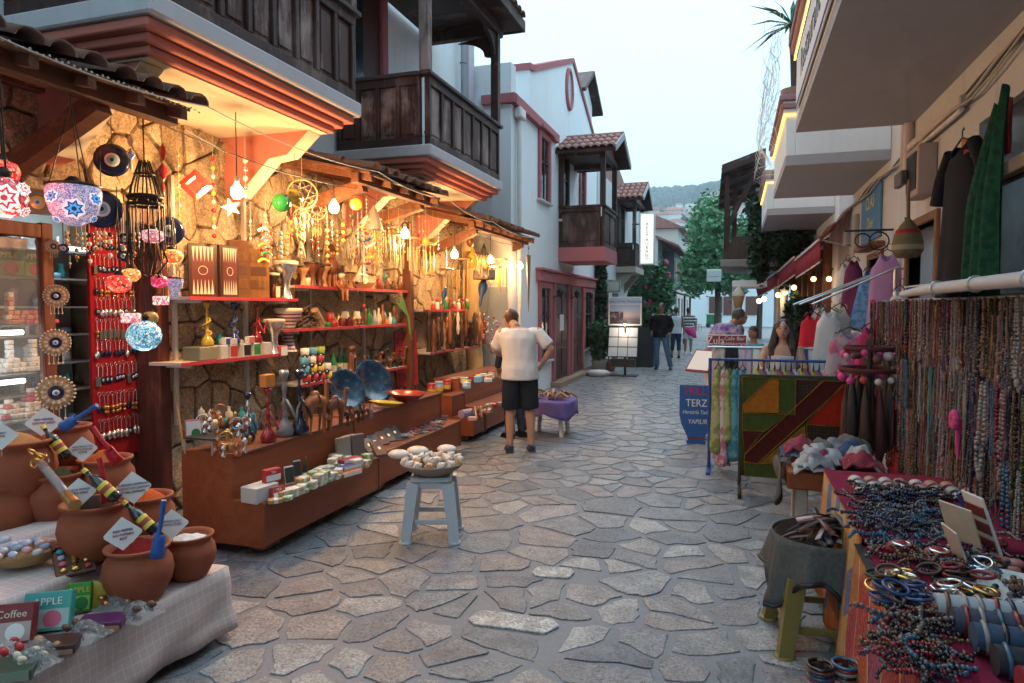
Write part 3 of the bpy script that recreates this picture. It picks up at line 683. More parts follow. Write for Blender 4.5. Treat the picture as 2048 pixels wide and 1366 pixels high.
# ================================================================== STREET END, TOWN AND HILL
def hz(y,x=0):
    pts=[(0,-.1),(110,-.1),(160,2),(260,17),(400,44),(560,70),(700,94),(800,112),(1000,150),(1120,158),(1500,140)]
    for (a,za),(b,zb) in zip(pts,pts[1:]):
        if a<=y<=b:
            k=(y-a)/(b-a); k=k*k*(3-2*k)*.5+k*.5; z=za+(zb-za)*k; break
    else: z=pts[-1][1]
    q=min(1,max(0,(y-140)/500))
    return z+q*(14*math.sin(x*.006+1.1)+7*math.sin(x*.021+y*.01)+4*math.sin(x*.05+2))*(1 if y<1150 else .6)-q*abs(x+80)*.02
t=NT('hillside'); g_=t.n('ShaderNodeNewGeometry').outputs['Position']; n=t.noise(.02,6,.65,g_); n2=t.noise(.12,5,.7,g_); zz=t.xyz(g_)[2]
c=t.mix(t.ramp(n2,[(.4,0),(.65,1)]),(.12,.11,.075),(.05,.075,.05)); c=t.mix(t.ramp(n,[(.45,0),(.6,.8)]),c,(.30,.25,.20))
t.set(c,.9); M_HILL=t.mat
mb=MB(); mb.grid(lambda u,v:((lambda x,y:(x,y,hz(y,x)))(-900+1800*u,110+1380*v)),60,60); mb.build('hill',M_HILL,kind='structure',label='wooded hill above the town')
# wood on the upper slope, one mass
g=random.Random(3); wd=MB()
for i in range(3400):
    y=g.uniform(790,1120) if i>500 else g.uniform(300,790); x=-y*.0+g.uniform(-.30,.22)*y; s=g.uniform(3.0,6.5)*(1 if y>700 else .6); z=hz(y,x)
    wd.ball((x,y,z+s*.7),(s*.8,s*.8,s*g.uniform(.8,1.35)),6,4)
wd.build('hillside_wood',P((.030,.050,.034),rough=.9,var=.4,scale=.05),kind='stuff',label='dark pine wood along the top of the hill',cat='wood')
# town houses on the slope
M_HW=[P((.66,.64,.60),rough=.85),P((.58,.54,.48),rough=.85),P((.70,.70,.70),rough=.85)]; M_HR=P((.34,.13,.09),rough=.85,rv=.25); M_HWIN=P((.05,.055,.06),rough=.4)
hm=[]
for k in range(3):
    mb=MB(); mb.box(-5+k,5-k*.5,-4,4,-6,5.5+k*1.5); a=mb.mesh('wall',M_HW[k]); h=5.5+k*1.5
    mb=MB(); mb.add([(-5.6+k,-4.6,h),(5.6-k*.5,-4.6,h),(5.6-k*.5,4.6,h),(-5.6+k,4.6,h),(-2,0,h+2.2),(2,0,h+2.2)],[(0,1,5,4),(1,2,5),(2,3,4,5),(3,0,4),(3,2,1,0)]); b2=mb.mesh('roof',M_HR); hm.append((a,b2,h))
mb=MB(); mb.box(-.7,.7,-4.12,-4.0,-.9,.9); ME_HWIN=mb.mesh('window',M_HWIN)
ORD='first second third fourth fifth sixth seventh eighth ninth tenth eleventh twelfth thirteenth fourteenth fifteenth sixteenth'.split()
rows=[(190,7),(240,8),(300,9),(365,10),(430,11),(500,11),(575,10),(650,9)]
hc=0
for ri,(Y,n) in enumerate(rows):
    for i in range(n):
        y=Y+g.uniform(-22,22); x=-y*.075+(i-(n-1)/2)*y*.020+g.uniform(-4,4); k=g.randrange(3); s=g.uniform(.75,1.15)
        o=thing('town_house','%s house, %s from the left in the %s row up the hillside'%(('white','cream','tall white')[k],ORD[i],ORD[ri]),'house',(x,y,hz(y,x)),g.uniform(-.5,.5),'houses on the hillside'); o.scale=(s,s,s)
        inst(hm[k][0],'wall',o)
        if g.random()<.7: inst(hm[k][1],'roof',o)
        for wx in (-3,0,3) if k==0 else (-2.4,2.0):
            for z in (1.6,4.4) if k else (2,):
                inst(ME_HWIN,'window',o,(wx,0,z))
# houses closing the street
eh=thing('end_house','low white house with brown shutters closing the far end of the street','house',(-1.5,62,0))
m=LB(); m.box(-9,5.5,62,70,0,4.2); m.build('wall',M_WHITE,eh); m=LB(); m.prism([(62-.4,4.2),(70.4,4.2),(66,6)],14.8,'X',-9.3); m.build('roof',M_TILE2,eh)
for x in (-5.2,-1.6,-.4,1.4):
    m=LB(); m.box(x-.55,x+.55,61.9,61.99,1.0,2.6); m.build('shutter',P((.14,.05,.04),rough=.7),eh)
lh=thing('grey_violet_house','grey house with a violet grey upper storey on the left far down the street','house',(-3.2,31,0))
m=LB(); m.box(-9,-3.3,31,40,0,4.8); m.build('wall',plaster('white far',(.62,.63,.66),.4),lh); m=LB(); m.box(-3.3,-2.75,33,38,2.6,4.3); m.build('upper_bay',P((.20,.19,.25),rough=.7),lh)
m=LB(); bar(m,(-2.6,32.6,4.35),(-3.8,32.6,5.0),.1,.1); m.prism([(-2.4,4.3),(-2.4,4.4),(-5.5,5.8),(-5.5,5.7)],9.6,'Y',30.8); m.build('roof',M_TILE2,lh)
for y in (33.6,35.0,36.4):
    m=LB(); m.box(-2.76,-2.735,y,y+.8,3.0,4.0); m.build('window',M_GLASSDK,lh)
m=LB(); m.prism([(-3.3,2.5),(-2.1,2.15),(-2.1,2.22),(-3.3,2.6)],4.5,'Y',32); m.build('canopy',M_DECK,lh)
for y in (32.2,36.2):
    m=LB(); m.cyl((-2.2,y,0),(-2.2,y,2.18),.05,6); m.build('canopy_post',M_DKWOOD2,lh)
# second row on the left between
l2=thing('ochre_far_house','pale house with two storeys behind the flowering bush','house',(-3.6,40,0))
m=LB(); m.box(-10,-3.2,40.5,52,0,6.2); m.build('wall',plaster('cream far',(.60,.57,.52),.4),l2); m=LB(); m.prism([(-10.4,6.2),(-2.8,6.2),(-6.6,8)],12,'Y',40.2); m.build('roof',M_TILE2,l2)
for y in (41.5,44,46.5,49):
    for z in (.9,3.9):
        m=LB(); m.box(-3.21,-3.18,y,y+1,z,z+1.3); m.build('window',M_GLASSDK,l2)
# trees at the street end
tree((-.75,31,0),6.2,(1.75,2.2,2.1),4.1,11000,.13,M_LEAF,'bushy green tree standing at the right far down the street',4,k=22)
tree((1.2,38,0),6.0,(2.4,2.6,1.9),4.0,7000,.17,M_LEAFMID,'dark green tree behind the wooden terrace roof',5,k=18)
tree((-5.2,56,0),5.5,(1.8,1.8,1.6),4.2,2500,.2,M_LEAFMID,'small round tree behind the far left houses',9,k=10)
# flowering bush by the dark oriel
fb=thing('flowering_bush','tall green bush with pink blooms beside the menu boards','bush',(-2.95,25.5,0))
cl=rclumps((0,0,2.0),(.85,1.5,1.75),18,21); leaves(cl,6500,.12,8).build('foliage',M_LEAFMID,fb)
mb=MB()
for k in range(6): mb.tube([(random.uniform(-.3,.3),random.uniform(-.6,.6),0),(random.uniform(-.4,.4),random.uniform(-.8,.8),1.4),(random.uniform(-.6,.6),random.uniform(-1,1),2.8)],[.035,.025,.01],5)
mb.build('stem',M_BARK,fb,kind='stuff')
g=random.Random(12); M_BLOOM=P((.62,.06,.16),rough=.6,var=.3)
for k in range(16):
    c,q=cl[g.randrange(len(cl))]; a=g.uniform(-PI,0); e=g.uniform(-.5,1)
    p=(c[0]+q[0]*math.cos(a)*1.03,c[1]+q[1]*math.sin(a)*1.03,c[2]+q[2]*e*.8); mb=MB()
    for j in range(7): mb.ball((g.uniform(-.07,.07),g.uniform(-.05,.05),g.uniform(-.09,.09)),(.05,.04,.05),6,4)
    mb.build('bloom',M_BLOOM,fb,loc=p)
# ================================================================== RIGHT BUILDING
RX_=1.5
rb=thing('balcony_building','white building on the right with three balconies edged in yellow light','building',(RX_,1,0))
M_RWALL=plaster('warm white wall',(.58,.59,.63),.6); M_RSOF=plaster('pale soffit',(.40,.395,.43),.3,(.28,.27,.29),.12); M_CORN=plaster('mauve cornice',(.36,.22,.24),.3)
M_LED=EM((1.0,.50,.06),2.6,'yellow rope light')
# wall with the shop door and window openings left free
m=LB()
def wallseg(y0,y1,z0,z1): m.box(RX_,RX_+.25,y0,y1,z0,z1)
wallseg(-14,3.2,0,9); wallseg(3.2,5.25,0,1.0); wallseg(3.2,5.25,2.85,9); wallseg(5.25,6.15,0,9); wallseg(6.15,7.05,2.35,9); wallseg(7.05,8.25,0,9); wallseg(8.25,8.95,2.2,9); wallseg(8.95,11.6,0,9)
m.build('wall',M_RWALL,rb,kind='stuff')
m=LB(); m.box(RX_,RX_+.25,11.6,16,2.7,8.2); m.box(RX_,RX_+.25,11.6,12.3,0,2.7); m.build('rear_wall',M_WHITE,rb,kind='stuff')
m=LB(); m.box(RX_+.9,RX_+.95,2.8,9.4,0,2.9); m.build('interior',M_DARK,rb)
def rbalc(y0,y1,zs,zt,x0,led=True,thick=.1):
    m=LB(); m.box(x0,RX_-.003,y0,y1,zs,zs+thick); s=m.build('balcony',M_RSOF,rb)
    m=LB(); m.box(x0-.001,x0+.1,y0,y1,zs+thick+.001,zt,.006); m.build('parapet',M_WHITE,s)
    m=LB(); m.box(x0+.101,RX_-.003,y0-.002,y0+.1,zs+thick+.001,zt,.006); m.build('parapet_end',M_WHITE,s)
    m=LB(); m.box(x0+.101,RX_-.003,y1-.1,y1+.002,zs+thick+.001,zt,.006); m.build('parapet_end',M_WHITE,s)
    for k,(q,z0,z1) in enumerate(((.03,0,.04),(.06,.045,.09),(.035,.095,.12),(.075,.125,.18))):
        m=LB(); m.box(x0-q,x0+.14,y0-q,y1+q,zt+z0,zt+z1,.006); m.box(x0+.141,RX_-.004,y0-q,y0+.12,zt+z0,zt+z1,.006); m.build('cornice',M_CORN if k%2 else M_WHITE,s)
    if led: m=LB(); m.tube([(RX_-.05,y0-.018,zt-.02),(x0-.02,y0-.018,zt-.02),(x0-.02,y1,zt-.02)],.010,6); m.build('rope_light',M_LED,s)
    return s
rb1=rbalc(-6,7.05,3.3,4.0,.52); rb2=rbalc(7.95,10.3,3.17,3.72,.49); rb3=rbalc(12.1,14.6,3.17,3.72,.48)
# banner on the near balcony
bn=thing('fabric_banner','long white fabric banner with dark lettering on the near balcony front','banner',(.5,4.0,3.45))
m=LB(); m.box(.495,.505,3.6,6.75,3.42,3.93); m.build('cloth',P((.70,.74,.80),rough=.8),bn)
for z in (3.45,3.90): m=LB(); m.box(.490,.4945,3.6,6.75,z-.01,z+.01); m.build('stripe',P((.03,.04,.25),rough=.7),bn)
text('Restaurant & Bar','lettering',P((.03,.03,.06),rough=.7),bn,rel(bn,(.4935,5.2,3.68)),(PI/2,0,-PI/2),.32)
# white lattice and palm on the second balcony
lt=thing('white_net','white net hung from the balcony edge below the palm','net',(.44,8,3.9)); mb=MB(); g=random.Random(2)
for k in range(26):
    y=8.0+k*.11
    mb.tube([(0+.42+.05*math.sin(k),y,3.95+.9),( .38-.10*math.sin(k*.5),y+.1,4.3),(.40-.16,y+.25,3.75-.2*math.sin(k*.3)),(.44,y+.3,3.45)],.003,4)
for k in range(14):
    z=3.5+k*.1; mb.tube([(.36-.1*math.sin(q*.9+k),8.0+q*.35,z+.05*math.sin(q)) for q in range(9)],.003,4)
mb.v=[(a-.44,b-8,c-3.9) for a,b,c in mb.v]; mb.build('mesh',P((.82,.85,.87),rough=.8),lt,kind='stuff')
pl=thing('palm_plant','spiky palm leaves reaching out from the upper balcony','palm',(.62,8.6,4.15))
g=random.Random(8)
mb=MB(); mb.lathe([(.02,-.3),(.13,-.3),(.16,0),(.14,0),(.02,-.02)],12); mb.build('pot',P((.3,.12,.08)),pl)
mb=MB(); mb.cyl((0,0,-.05),(-.05,0,.75),.045,8,.03); mb.build('trunk',M_BARK,pl)
for k in range(26):
    a=g.uniform(0,2*PI); e=g.uniform(-.5,1.2); L=g.uniform(.4,.6); c=Vector((-.05,0,.75)); d=Vector((math.cos(a)*math.cos(e),math.sin(a)*math.cos(e),math.sin(e))); s=d.cross(Vector((0,0,1))).normalized()*.028
    mb=MB(); p1=c+d*L*.5+Vector((0,0,.02)); p2=c+d*L+Vector((0,0,-.10*L)); mb.add([c-s*.5,c+s*.5,p1+s,p1-s,p2],[(0,1,2,3),(3,2,4)]); mb.build('leaf',M_LEAFMID,pl,solid=.003)
# window with bars on the near right
m=LB(); m.box(RX_+.05,RX_+.07,3.2,5.25,1.0,2.85); wn=m.build('window',P((.035,.045,.06),rough=.12,var=.3),rb)
for a in ((3.2,5.25,2.42,2.5),(3.2,5.25,1.0,1.07),(3.2,3.27,1.07,2.42),(5.18,5.25,1.07,2.42),(4.15,4.2,1.07,2.42)):
    m=LB(); m.box(RX_-.02,RX_+.05,*a,.006); m.build('frame',P((.62,.50,.42),rough=.6),wn)
# doors
for (y0,y1,z) in ((6.15,7.05,2.35),(8.25,8.95,2.2)):
    m=LB(); m.box(RX_-.03,RX_+.1,y0-.07,y0,0,z+.07,.008); m.box(RX_-.03,RX_+.1,y1,y1+.07,0,z+.07,.008); m.box(RX_-.03,RX_+.1,y0,y1,z,z+.07,.008); m.build('door_frame',wood('door frame',(.14,.06,.035),(.25,.11,.06),(.3,.17,.1),.2),rb)
m=LB(); m.box(RX_-.16,RX_-.005,8.1,9.1,2.3,2.36,.01); m.build('door_hood',M_BEAM,rb)
# tube lamp, cables, pipe, meter box, alarm box
tl=thing('tube_lamp','unlit white fluorescent tube fitting under the balcony','lamp',(RX_-.06,6.2,3.02)); m=LB(); m.box(RX_-.08,RX_-.01,5.4,6.9,3.03,3.09,.01); m.build('housing',P((.55,.48,.44),rough=.5),tl); m=LB(); m.cyl((RX_-.05,5.45,3.0),(RX_-.05,6.85,3.0),.018,8); m.build('tube',P((.7,.66,.62),rough=.3),tl)
g=random.Random(4)
for k,(r_,mt,lab) in enumerate(((.014,M_CABLE,'thick dark cable'),(.012,M_CABLEW,'pale cable'),(.007,M_CABLE,'thin dark cable'),(.008,M_CABLEW,'thin pale cable'))):
    mb=MB(); mb.tube([(RX_-.025-.012*k,3.6+q*.4,3.12-.006*q-.03*math.sin(q*1.3+k)-.02*k+(.1 if q<4 else 0)*(4-q)/4) for q in range(32)],r_,5); mb.build('wall_cable',mt,label=lab+' strung along the right wall above the doors',cat='cable',group='cables along the right wall')
m=LB(); m.cyl((RX_-.04,7.0,2.85),(RX_-.04,7.0,3.3),.045,8); m.cyl((RX_-.04,7.2,2.9),(RX_-.04,7.2,3.9),.03,8); m.build('downpipe',P((.55,.45,.42),rough=.6),rb)
bx_=thing('meter_box','open grey electric box on the right wall near the balcony corner','box',(RX_,6.35,2.55)); m=LB(); m.box(RX_-.14,RX_-.002,6.2,6.6,2.55,2.95,.008); m.build('case',P((.42,.33,.30),rough=.6),bx_); m=LB(); m.box(RX_-.147,RX_-.142,6.24,6.56,2.6,2.9); m.build('front',M_DARK,bx_); m=LB(); m.box(RX_-.2,RX_-.148,6.5,6.75,2.68,2.8,.008); m.build('switch',P((.12,.11,.11)),bx_)
bx_=thing('intercom_box','small white intercom box between the blue sign and the awning','box',(RX_,9.9,2.45)); m=LB(); m.box(RX_-.06,RX_-.002,9.75,10.0,2.4,2.85,.01); m.build('case',P((.35,.35,.36),rough=.5),bx_); m=LB(); m.box(RX_-.12,RX_-.061,10.05,10.3,2.5,2.68,.01); m.build('speaker',M_GREYMETAL,bx_)
# hand painted blue sign on the wall
bs=thing('blue_wall_sign','blue board with pale yellow hand lettering over the brown door','sign',(RX_,8.9,2.7)); m=LB(); m.box(RX_-.03,RX_-.003,8.3,9.45,2.42,3.02,.006); m.build('board',P((.07,.22,.48),rough=.6,var=.3),bs)
M_YELL=P((.62,.58,.34),rough=.7)
text('CLAS','lettering',M_YELL,bs,rel(bs,(RX_-.032,8.88,2.86)),(PI/2,0,-PI/2),.22); text('Dive','lettering',M_YELL,bs,rel(bs,(RX_-.032,8.88,2.62)),(PI/2,.0,-PI/2),.2,shear=.3)
hk=MB(); hk.box(RX_-.45,RX_-.003,7.72,7.75,2.42,2.44,.004); hk.torus((RX_-.28,7.73,2.33),.07,.008,14,4,RX(PI/2)); hk.torus((RX_-.13,7.73,2.32),.09,.008,14,4,RX(PI/2)); hk.build('iron_bracket',M_BLACK,label='black scrolled iron bracket sticking out beside the basket bag',cat='bracket')
# ================================================================== RESTAURANT with the red awnings
rs=thing('restaurant_front','lit restaurant front under the red awnings on the right','building',(RX_,12.3,0))
m=LB(); m.box(1.45,1.6,12.3,22,0,.9); m.build('low_wall',P((.22,.12,.07),rough=.8),rs)
m=LB(); m.box(1.9,2.0,12.0,22,0,4.2); m.build('rear_wall',plaster('warm room',(.45,.30,.18),.4),rs)
m=LB(); m.box(1.42,6,16.2,26,2.75,5.0); m.build('upper_wall',M_WHITE,rs)
for y in (12.35,13.6,14.8,16.1,17.6,19.2):
    m=LB(); m.box(1.38,1.52,y,y+.16,.0,2.7,.01); m.build('post',wood('restaurant post',(.10,.035,.02),(.2,.07,.035),(.25,.12,.08),.1),rs)
M_WARM=EM((1.0,.60,.24),2.6,'warm lamp')
for i,(px,py,Y) in enumerate(((1627,558,11.9),(1658,558,10.9),(1588,575,14.4),(1556,590,17.2),(1570,585,16),(1518,602,24),(1528,598,22))):
    p=ay(px,py,Y); o=thing('wall_lamp','small lit lamp under the red awnings, %s'%('beside the clothes rack','nearest the white wall','over the slim shrubs','at the third post','left of the third post','last but one down the street','farthest down the street')[i],'lamp',p,group='lit lamps at the restaurant')
    mb=MB(); mb.ball((0,0,0),.05*Y/14,10,7); mb.build('globe',M_WARM,o); mb=MB(); mb.cyl((0,0,.05),(.05,.0,.16),.01,5); mb.build('arm',M_BLACK,o)
    l=bpy.data.lights.new('lamp light','POINT'); l.energy=1.5; l.color=(1,.6,.28); l.shadow_soft_size=.08; lo=bpy.data.objects.new('lamp_light',l); link(lo,o); lo.location=(.0,0,-.12)
M_REDC=P((.30,.030,.045),rough=.85,bump=.3,bscale=60)
def rawning(p0,p1,xw,label):
    o=thing('red_awning',label,'awning',p0,group='dark red awnings over the restaurant'); a=Vector(p0); b=Vector(p1); d=Vector((0,0,-.30))
    mb=MB(); f=lambda P_:Vector(P_)-a
    w0=Vector((xw,a.y,a.z+.45)); w1=Vector((xw,b.y,b.z+.45))
    mb.add([f(a),f(b),f(w1),f(w0)],[(0,1,2,3)]); mb.build('canopy',M_REDC,o,solid=.01)
    mb=MB(); mb.grid(lambda u,v:f(a+(b-a)*u+d*v*(1+.05*math.sin(u*40))+Vector((.012*math.sin(u*31)*v,0,0))),24,2); mb.build('valance',M_REDC,o,solid=.006)
    mb=MB(); bar(mb,f(a)+Vector((-.015,0,0)),f(b)+Vector((-.015,0,0)),.02,.035); bar(mb,f(a)+d*1.02,f(b)+d*1.02,.015,.02); mb.build('edge_tape',P((.6,.58,.58)),o)
    mb=MB(); mb.cyl(f(a)+Vector((.02,.03,0)),f((xw,a.y+.03,a.z-.1)),.014,6); mb.build('arm',M_GREYMETAL,o)
rawning(ay(1641,479,10.3),ay(1592,520,12.6),1.5,'dark red awning nearest of three, beside the white wall'); rawning(ay(1590,514,12.7),ay(1558,543,15.2),1.7,'dark red awning in the middle of the three'); rawning(ay(1556,543,15.3),ay(1516,571,19.5),1.7,'dark red awning farthest of three, by the ice cream sign')
for k,(px,py,Y) in enumerate(((1600,640,13.5),(1585,640,14.5),(1565,650,16))):
    p=az(px,735,0); p=ay(px,700,Y); cl=rclumps((0,0,1.05),(.22,.22,.75),7,30+k); o=thing('potted_shrub','slim dark green shrub in front of the restaurant, %s of three'%('nearest','middle','farthest')[k],'plant',(p.x,Y,0),group='slim shrubs at the restaurant')
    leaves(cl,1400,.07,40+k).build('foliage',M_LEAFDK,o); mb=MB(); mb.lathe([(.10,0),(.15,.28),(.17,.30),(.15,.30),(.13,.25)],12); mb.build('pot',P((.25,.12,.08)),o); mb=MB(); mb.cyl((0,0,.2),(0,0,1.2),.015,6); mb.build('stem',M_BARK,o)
# wooden terrace roof and creeper
wt=thing('wooden_terrace','dark wooden terrace with a tilted roof on posts above the creeper','terrace',(.2,18,0))
A=ay(1444,337,17); B=ay(1437,412,20.5); C_=ay(1532,303,17); D=Vector((C_.x+.1,20.5,B.z+.35))
m=LB(); up=Vector((0,0,.09)); m.add([A,B,D,C_,A+up,B+up,D+up,C_+up],[(0,1,2,3),(7,6,5,4),(0,4,5,1),(1,5,6,2),(2,6,7,3),(3,7,4,0)]); m.build('roof',M_DKWOOD2,wt)
for i in range(5):
    k=i/4; p=A+(B-A)*k; q=C_+(D-C_)*k; m=LB(); bar(m,p-Vector((0,0,.06)),q-Vector((0,0,.06)),.07,.11); m.build('rafter',M_DKWOOD2,wt)
m=LB(); m.box(-.35,2.5,17.2,20.3,2.62,2.8,.02); m.build('floor',P((.30,.27,.25),rough=.8),wt)
m=LB(); m.prism([(-.33,2.8),(-.05,3.35),(2.5,3.35),(2.5,2.8)],2.9,'Y',17.3); m.build('skirt',wood('skirt',(.05,.025,.022),(.10,.05,.04),(.12,.08,.07),.1),wt)
for (x,y) in ((-.28,17.35),(-.1,18.2),(-.28,19.0),(-.28,20.0),(.6,17.35)):
    t_=((A.z if y<18 else (A.z+B.z)/2 if y<19.5 else B.z))-.1; m=LB(); m.box(x,x+.11,y,y+.11,2.8,t_,.008); m.build('post',M_DKWOOD2,wt)
m=LB(); bar(m,(-.25,17.4,3.5),(.4,17.4,A.z-.1),.08,.1); m.build('brace',M_DKWOOD2,wt)
for (x,y) in ((1.1,17.4),(1.1,20.1)): m=LB(); m.cyl((x,y,0),(x,y,2.62),.09,10); m.build('column',M_WHITE,wt)
cr=thing('creeper','dense dark green creeper hanging over the terrace and the right wall','creeper',(.6,16,2.5))
cl=[(( .45+random.uniform(-.5,.55),random.uniform(-1.4,2.2),random.uniform(.35,1.75)),(random.uniform(.25,.5),random.uniform(.4,.7),random.uniform(.25,.5))) for _ in range(26)]+[((random.uniform(-.25,.5),random.uniform(-.9,.6),random.uniform(-.2,.4)),(.14,.18,.45)) for _ in range(7)]
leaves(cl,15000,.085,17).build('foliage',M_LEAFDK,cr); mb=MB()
for k in range(9): mb.tube([(random.uniform(0,.8),random.uniform(-1.2,1.8),1.9),(random.uniform(-.2,.8),random.uniform(-1.2,1.5),1.0),(random.uniform(-.4,.6),random.uniform(-1.2,1.2),.1)],.012,4)
mb.build('stem',M_BARK,cr,kind='stuff')
# ================================================================== GOODS: shared colours and small builders
RED=P((.42,.03,.03),rough=.45); DRED=P((.20,.015,.02),rough=.5); BLUE=P((.02,.07,.30),rough=.4); NAVY=P((.008,.012,.06),rough=.2,spec=.6); GOLD=P((.75,.48,.14),rough=.28,metal=.95); SILVER=P((.75,.75,.76),rough=.25,metal=.95)
CREAM=P((.66,.58,.45),rough=.7); STRAW=P((.50,.32,.15),rough=.85,var=.35,scale=60); BROWN=P((.12,.05,.025),rough=.55,var=.3); DBROWN=P((.045,.02,.012),rough=.5); ORANGE=P((.65,.20,.03),rough=.6); GREEN=P((.03,.22,.06),rough=.5); TEAL=P((.03,.28,.30),rough=.45); YELLOW=P((.75,.52,.06),rough=.5); PINKM=P((.60,.12,.20),rough=.5); WHITE=P((.74,.73,.71),rough=.55,var=.08); GREYD=P((.10,.10,.105),rough=.6); SKYB=P((.20,.45,.65),rough=.4)
TERRA=P((.30,.072,.028),rough=.75,var=.22,scale=3,bump=.3,bscale=25); PURPLE=P((.18,.06,.22),rough=.6)
TAN=P((.42,.24,.11),rough=.6,var=.3); CARVED=P((.20,.07,.03),rough=.4,var=.35,scale=12); BRASS=P((.6,.36,.12),rough=.35,metal=.9); COPPER=P((.55,.25,.13),rough=.3,metal=.95); BONE=P((.62,.52,.38),rough=.7)
def eye_disc(mb,c,r,M,ks=(0,1,2,3)):
    """blue glass eye: four discs, each proud of the last; slots ks = navy, white, blue, black"""
    old=mb.M
    for q,(f,h) in enumerate(((1,.0),(.46,.004),(.33,.006),(.14,.008))):
        mb.M=T(c)@M@T(0,0,h*max(1,r*8)); mb.k=ks[q]; R_=r*f; t=max(.002,r*.06)
        mb.lathe([(0,-t),(R_*.8,-t),(R_,0),(R_*.8,t),(0,t*1.15)],20)
    mb.M=old
FACE=RY(PI/2)          # disc axis Z -> +X (towards the street from the left wall)
def aim(p):            # turn disc axis towards the camera's side of the street
    d=(Vector((0,0,CAM_H))-Vector(p)); d.z=0; a=math.atan2(d.y,d.x); return RZ(a)@RY(PI/2)
def box_print(name,label,p,size,mats,rz=0,tilt=0,cat='box',group=None,bev=.003,txt=None,tmat=None,motif=None):
    """printed carton: body, front print panel, optional lettering and a round motif; p = centre of its base, front towards +X before turning"""
    d,w_,h=size; o=thing(name,label,cat,p,rz,group); o.rotation_euler=(0,tilt,rz)
    mb=MB(); mb.box(-d/2,d/2,-w_/2,w_/2,0,h,bev); mb.build('carton',mats[0],o)
    if len(mats)>1: mb=MB(); mb.box(d/2,d/2+.0012,-w_*.46,w_*.46,h*.08,h*(.55 if txt else .92)); mb.build('print',mats[1],o)
    if motif: mb=MB(); mb.M=T(d/2+.002,w_*.12,h*.3)@RY(PI/2); mb.lathe([(h*.22,-.001),(h*.22,.001)],14); mb.build('motif',motif,o)
    if txt: text(txt,'lettering',tmat or WHITE,o,(d/2+.0015,0,h*.74),(PI/2,0,PI/2),h*.26)
    return o
# ================================================================== SPICE STALL, lower left
M_CLOTH=None
t=NT('checked cloth'); g_=t.n('ShaderNodeNewGeometry').outputs['Position']; X=t.xyz(g_)
def lines(v,s,w): return t.math('LESS_THAN',t.math('FRACT',t.math('MULTIPLY',v,s)),w)
N_=t.xyz(t.n('ShaderNodeNewGeometry').outputs['True Normal'])
off_=lambda a:t.math('LESS_THAN',t.math('ABSOLUTE',N_[a]),.6)
k=t.math('MAXIMUM',t.math('MAXIMUM',t.math('MULTIPLY',lines(X[1],26,.07),off_(1)),t.math('MULTIPLY',lines(X[2],26,.07),off_(2))),t.math('MULTIPLY',lines(X[0],26,.07),off_(0))); n=t.noise(7,4,.6,g_)
c=t.mix(k,t.mix(n,(.50,.40,.39),(.62,.52,.50)),(.72,.62,.58)); t.set(c,.9,spec=.2); t.bump(t.noise(300,2,.5,g_),.3,.003); M_CLOTH=t.mat
tb=thing('spice_table','cloth covered stepped table heaped with spice pots in the lower left','table',(-3,2,0))
def wav(y,z): return .012*math.sin(y*9+z*3)+.007*math.sin(y*23+1)
def cover(x0,x1,y0,y1,z0,z1,name):
    m=LB()
    m.grid(lambda u,v:(x1+(wav(y0+u*(y1-y0),v*3)+.02)*(v)*1.5,y0+u*(y1-y0),z1-(z1-z0)*v),40,6)                       # front drop
    m.grid(lambda u,v:(x0+u*(x1-x0),y1+(.025+.012*math.sin(u*17))*v,z1-(z1-z0)*v),24,5)                                      # far end drop
    m.grid(lambda u,v:(x0+u*(x1-x0),y0+v*(y1-y0),z1+.004*math.sin(u*9)*math.sin(v*7)),16,16)
    return m.build(name,M_CLOTH,tb,solid=.004)
cover(-2.72,-2.40,.9,2.76,.05,.35,'cloth_step'); cover(-3.08,-2.72,.9,2.72,.34,.5,'cloth_step'); cover(-3.34,-3.08,.9,2.95,.30,.6,'cloth_step'); cover(-3.95,-3.34,.9,3.05,.30,.74,'cloth_step')
m=LB(); m.box(-3.94,-2.45,.95,2.7,.0,.29,.01); m.build('frame',BROWN,tb)
def heap_mat(c,s=55):
    return P(c,rough=.95,var=.45,scale=s,bump=1,bscale=150)
def pot(px,py,zr,r,h,col,label,rim=True,heap=.07):
    """terracotta pot placed by the middle of its mouth"""
    p=az(px,py,zr); o=thing('spice_pot',label,'pot',(p.x,p.y,zr-h),group='terracotta spice pots'); R_=r/.145
    s=h/.24
    mb=MB(); mb.lathe([(0,.0),(.085*R_,0),(.098*R_,.012*s),(.135*R_,.08*s),(.146*R_,.13*s),(.138*R_,.175*s),(.118*R_,.205*s),(.116*R_,.215*s),(.134*R_,.23*s),(.136*R_,.24*s),(.126*R_,.243*s),(.108*R_,.225*s),(.10*R_,.19*s),(0,.185*s)],28); mb.build('jar',TERRA,o)
    g=random.Random(px); mb=MB(); n=22
    vs=[(0,0,.20*s+heap)]; fs=[]
    for q,(f,z) in enumerate(((.35,.8),(.7,.42),(1.0,.0))):
        for i in range(n): a=2*PI*i/n; vs.append((math.cos(a)*.112*R_*f,math.sin(a)*.112*R_*f,.205*s+heap*z+g.uniform(-.005,.005)))
    for i in range(n): fs.append((0,1+i,1+(i+1)%n))
    for q in range(2):
        for i in range(n): fs.append((1+q*n+i,1+(q+1)*n+i,1+(q+1)*n+(i+1)%n,1+q*n+(i+1)%n))
    mb.add(vs,fs,True); mb.build('spice',heap_mat(col),o); return o
pot(275,1090,.595,.145,.245,(.22,.014,.012),'terracotta pot of dark red pepper at the front of the spice table')
pot(376,1068,.56,.125,.21,(.75,.74,.72),'terracotta pot of white lemon salt, nearest the wooden counter',heap=.03)
pot(190,1004,.76,.155,.26,(.035,.022,.016),'large terracotta pot of dark ground pepper behind the sweets tray')
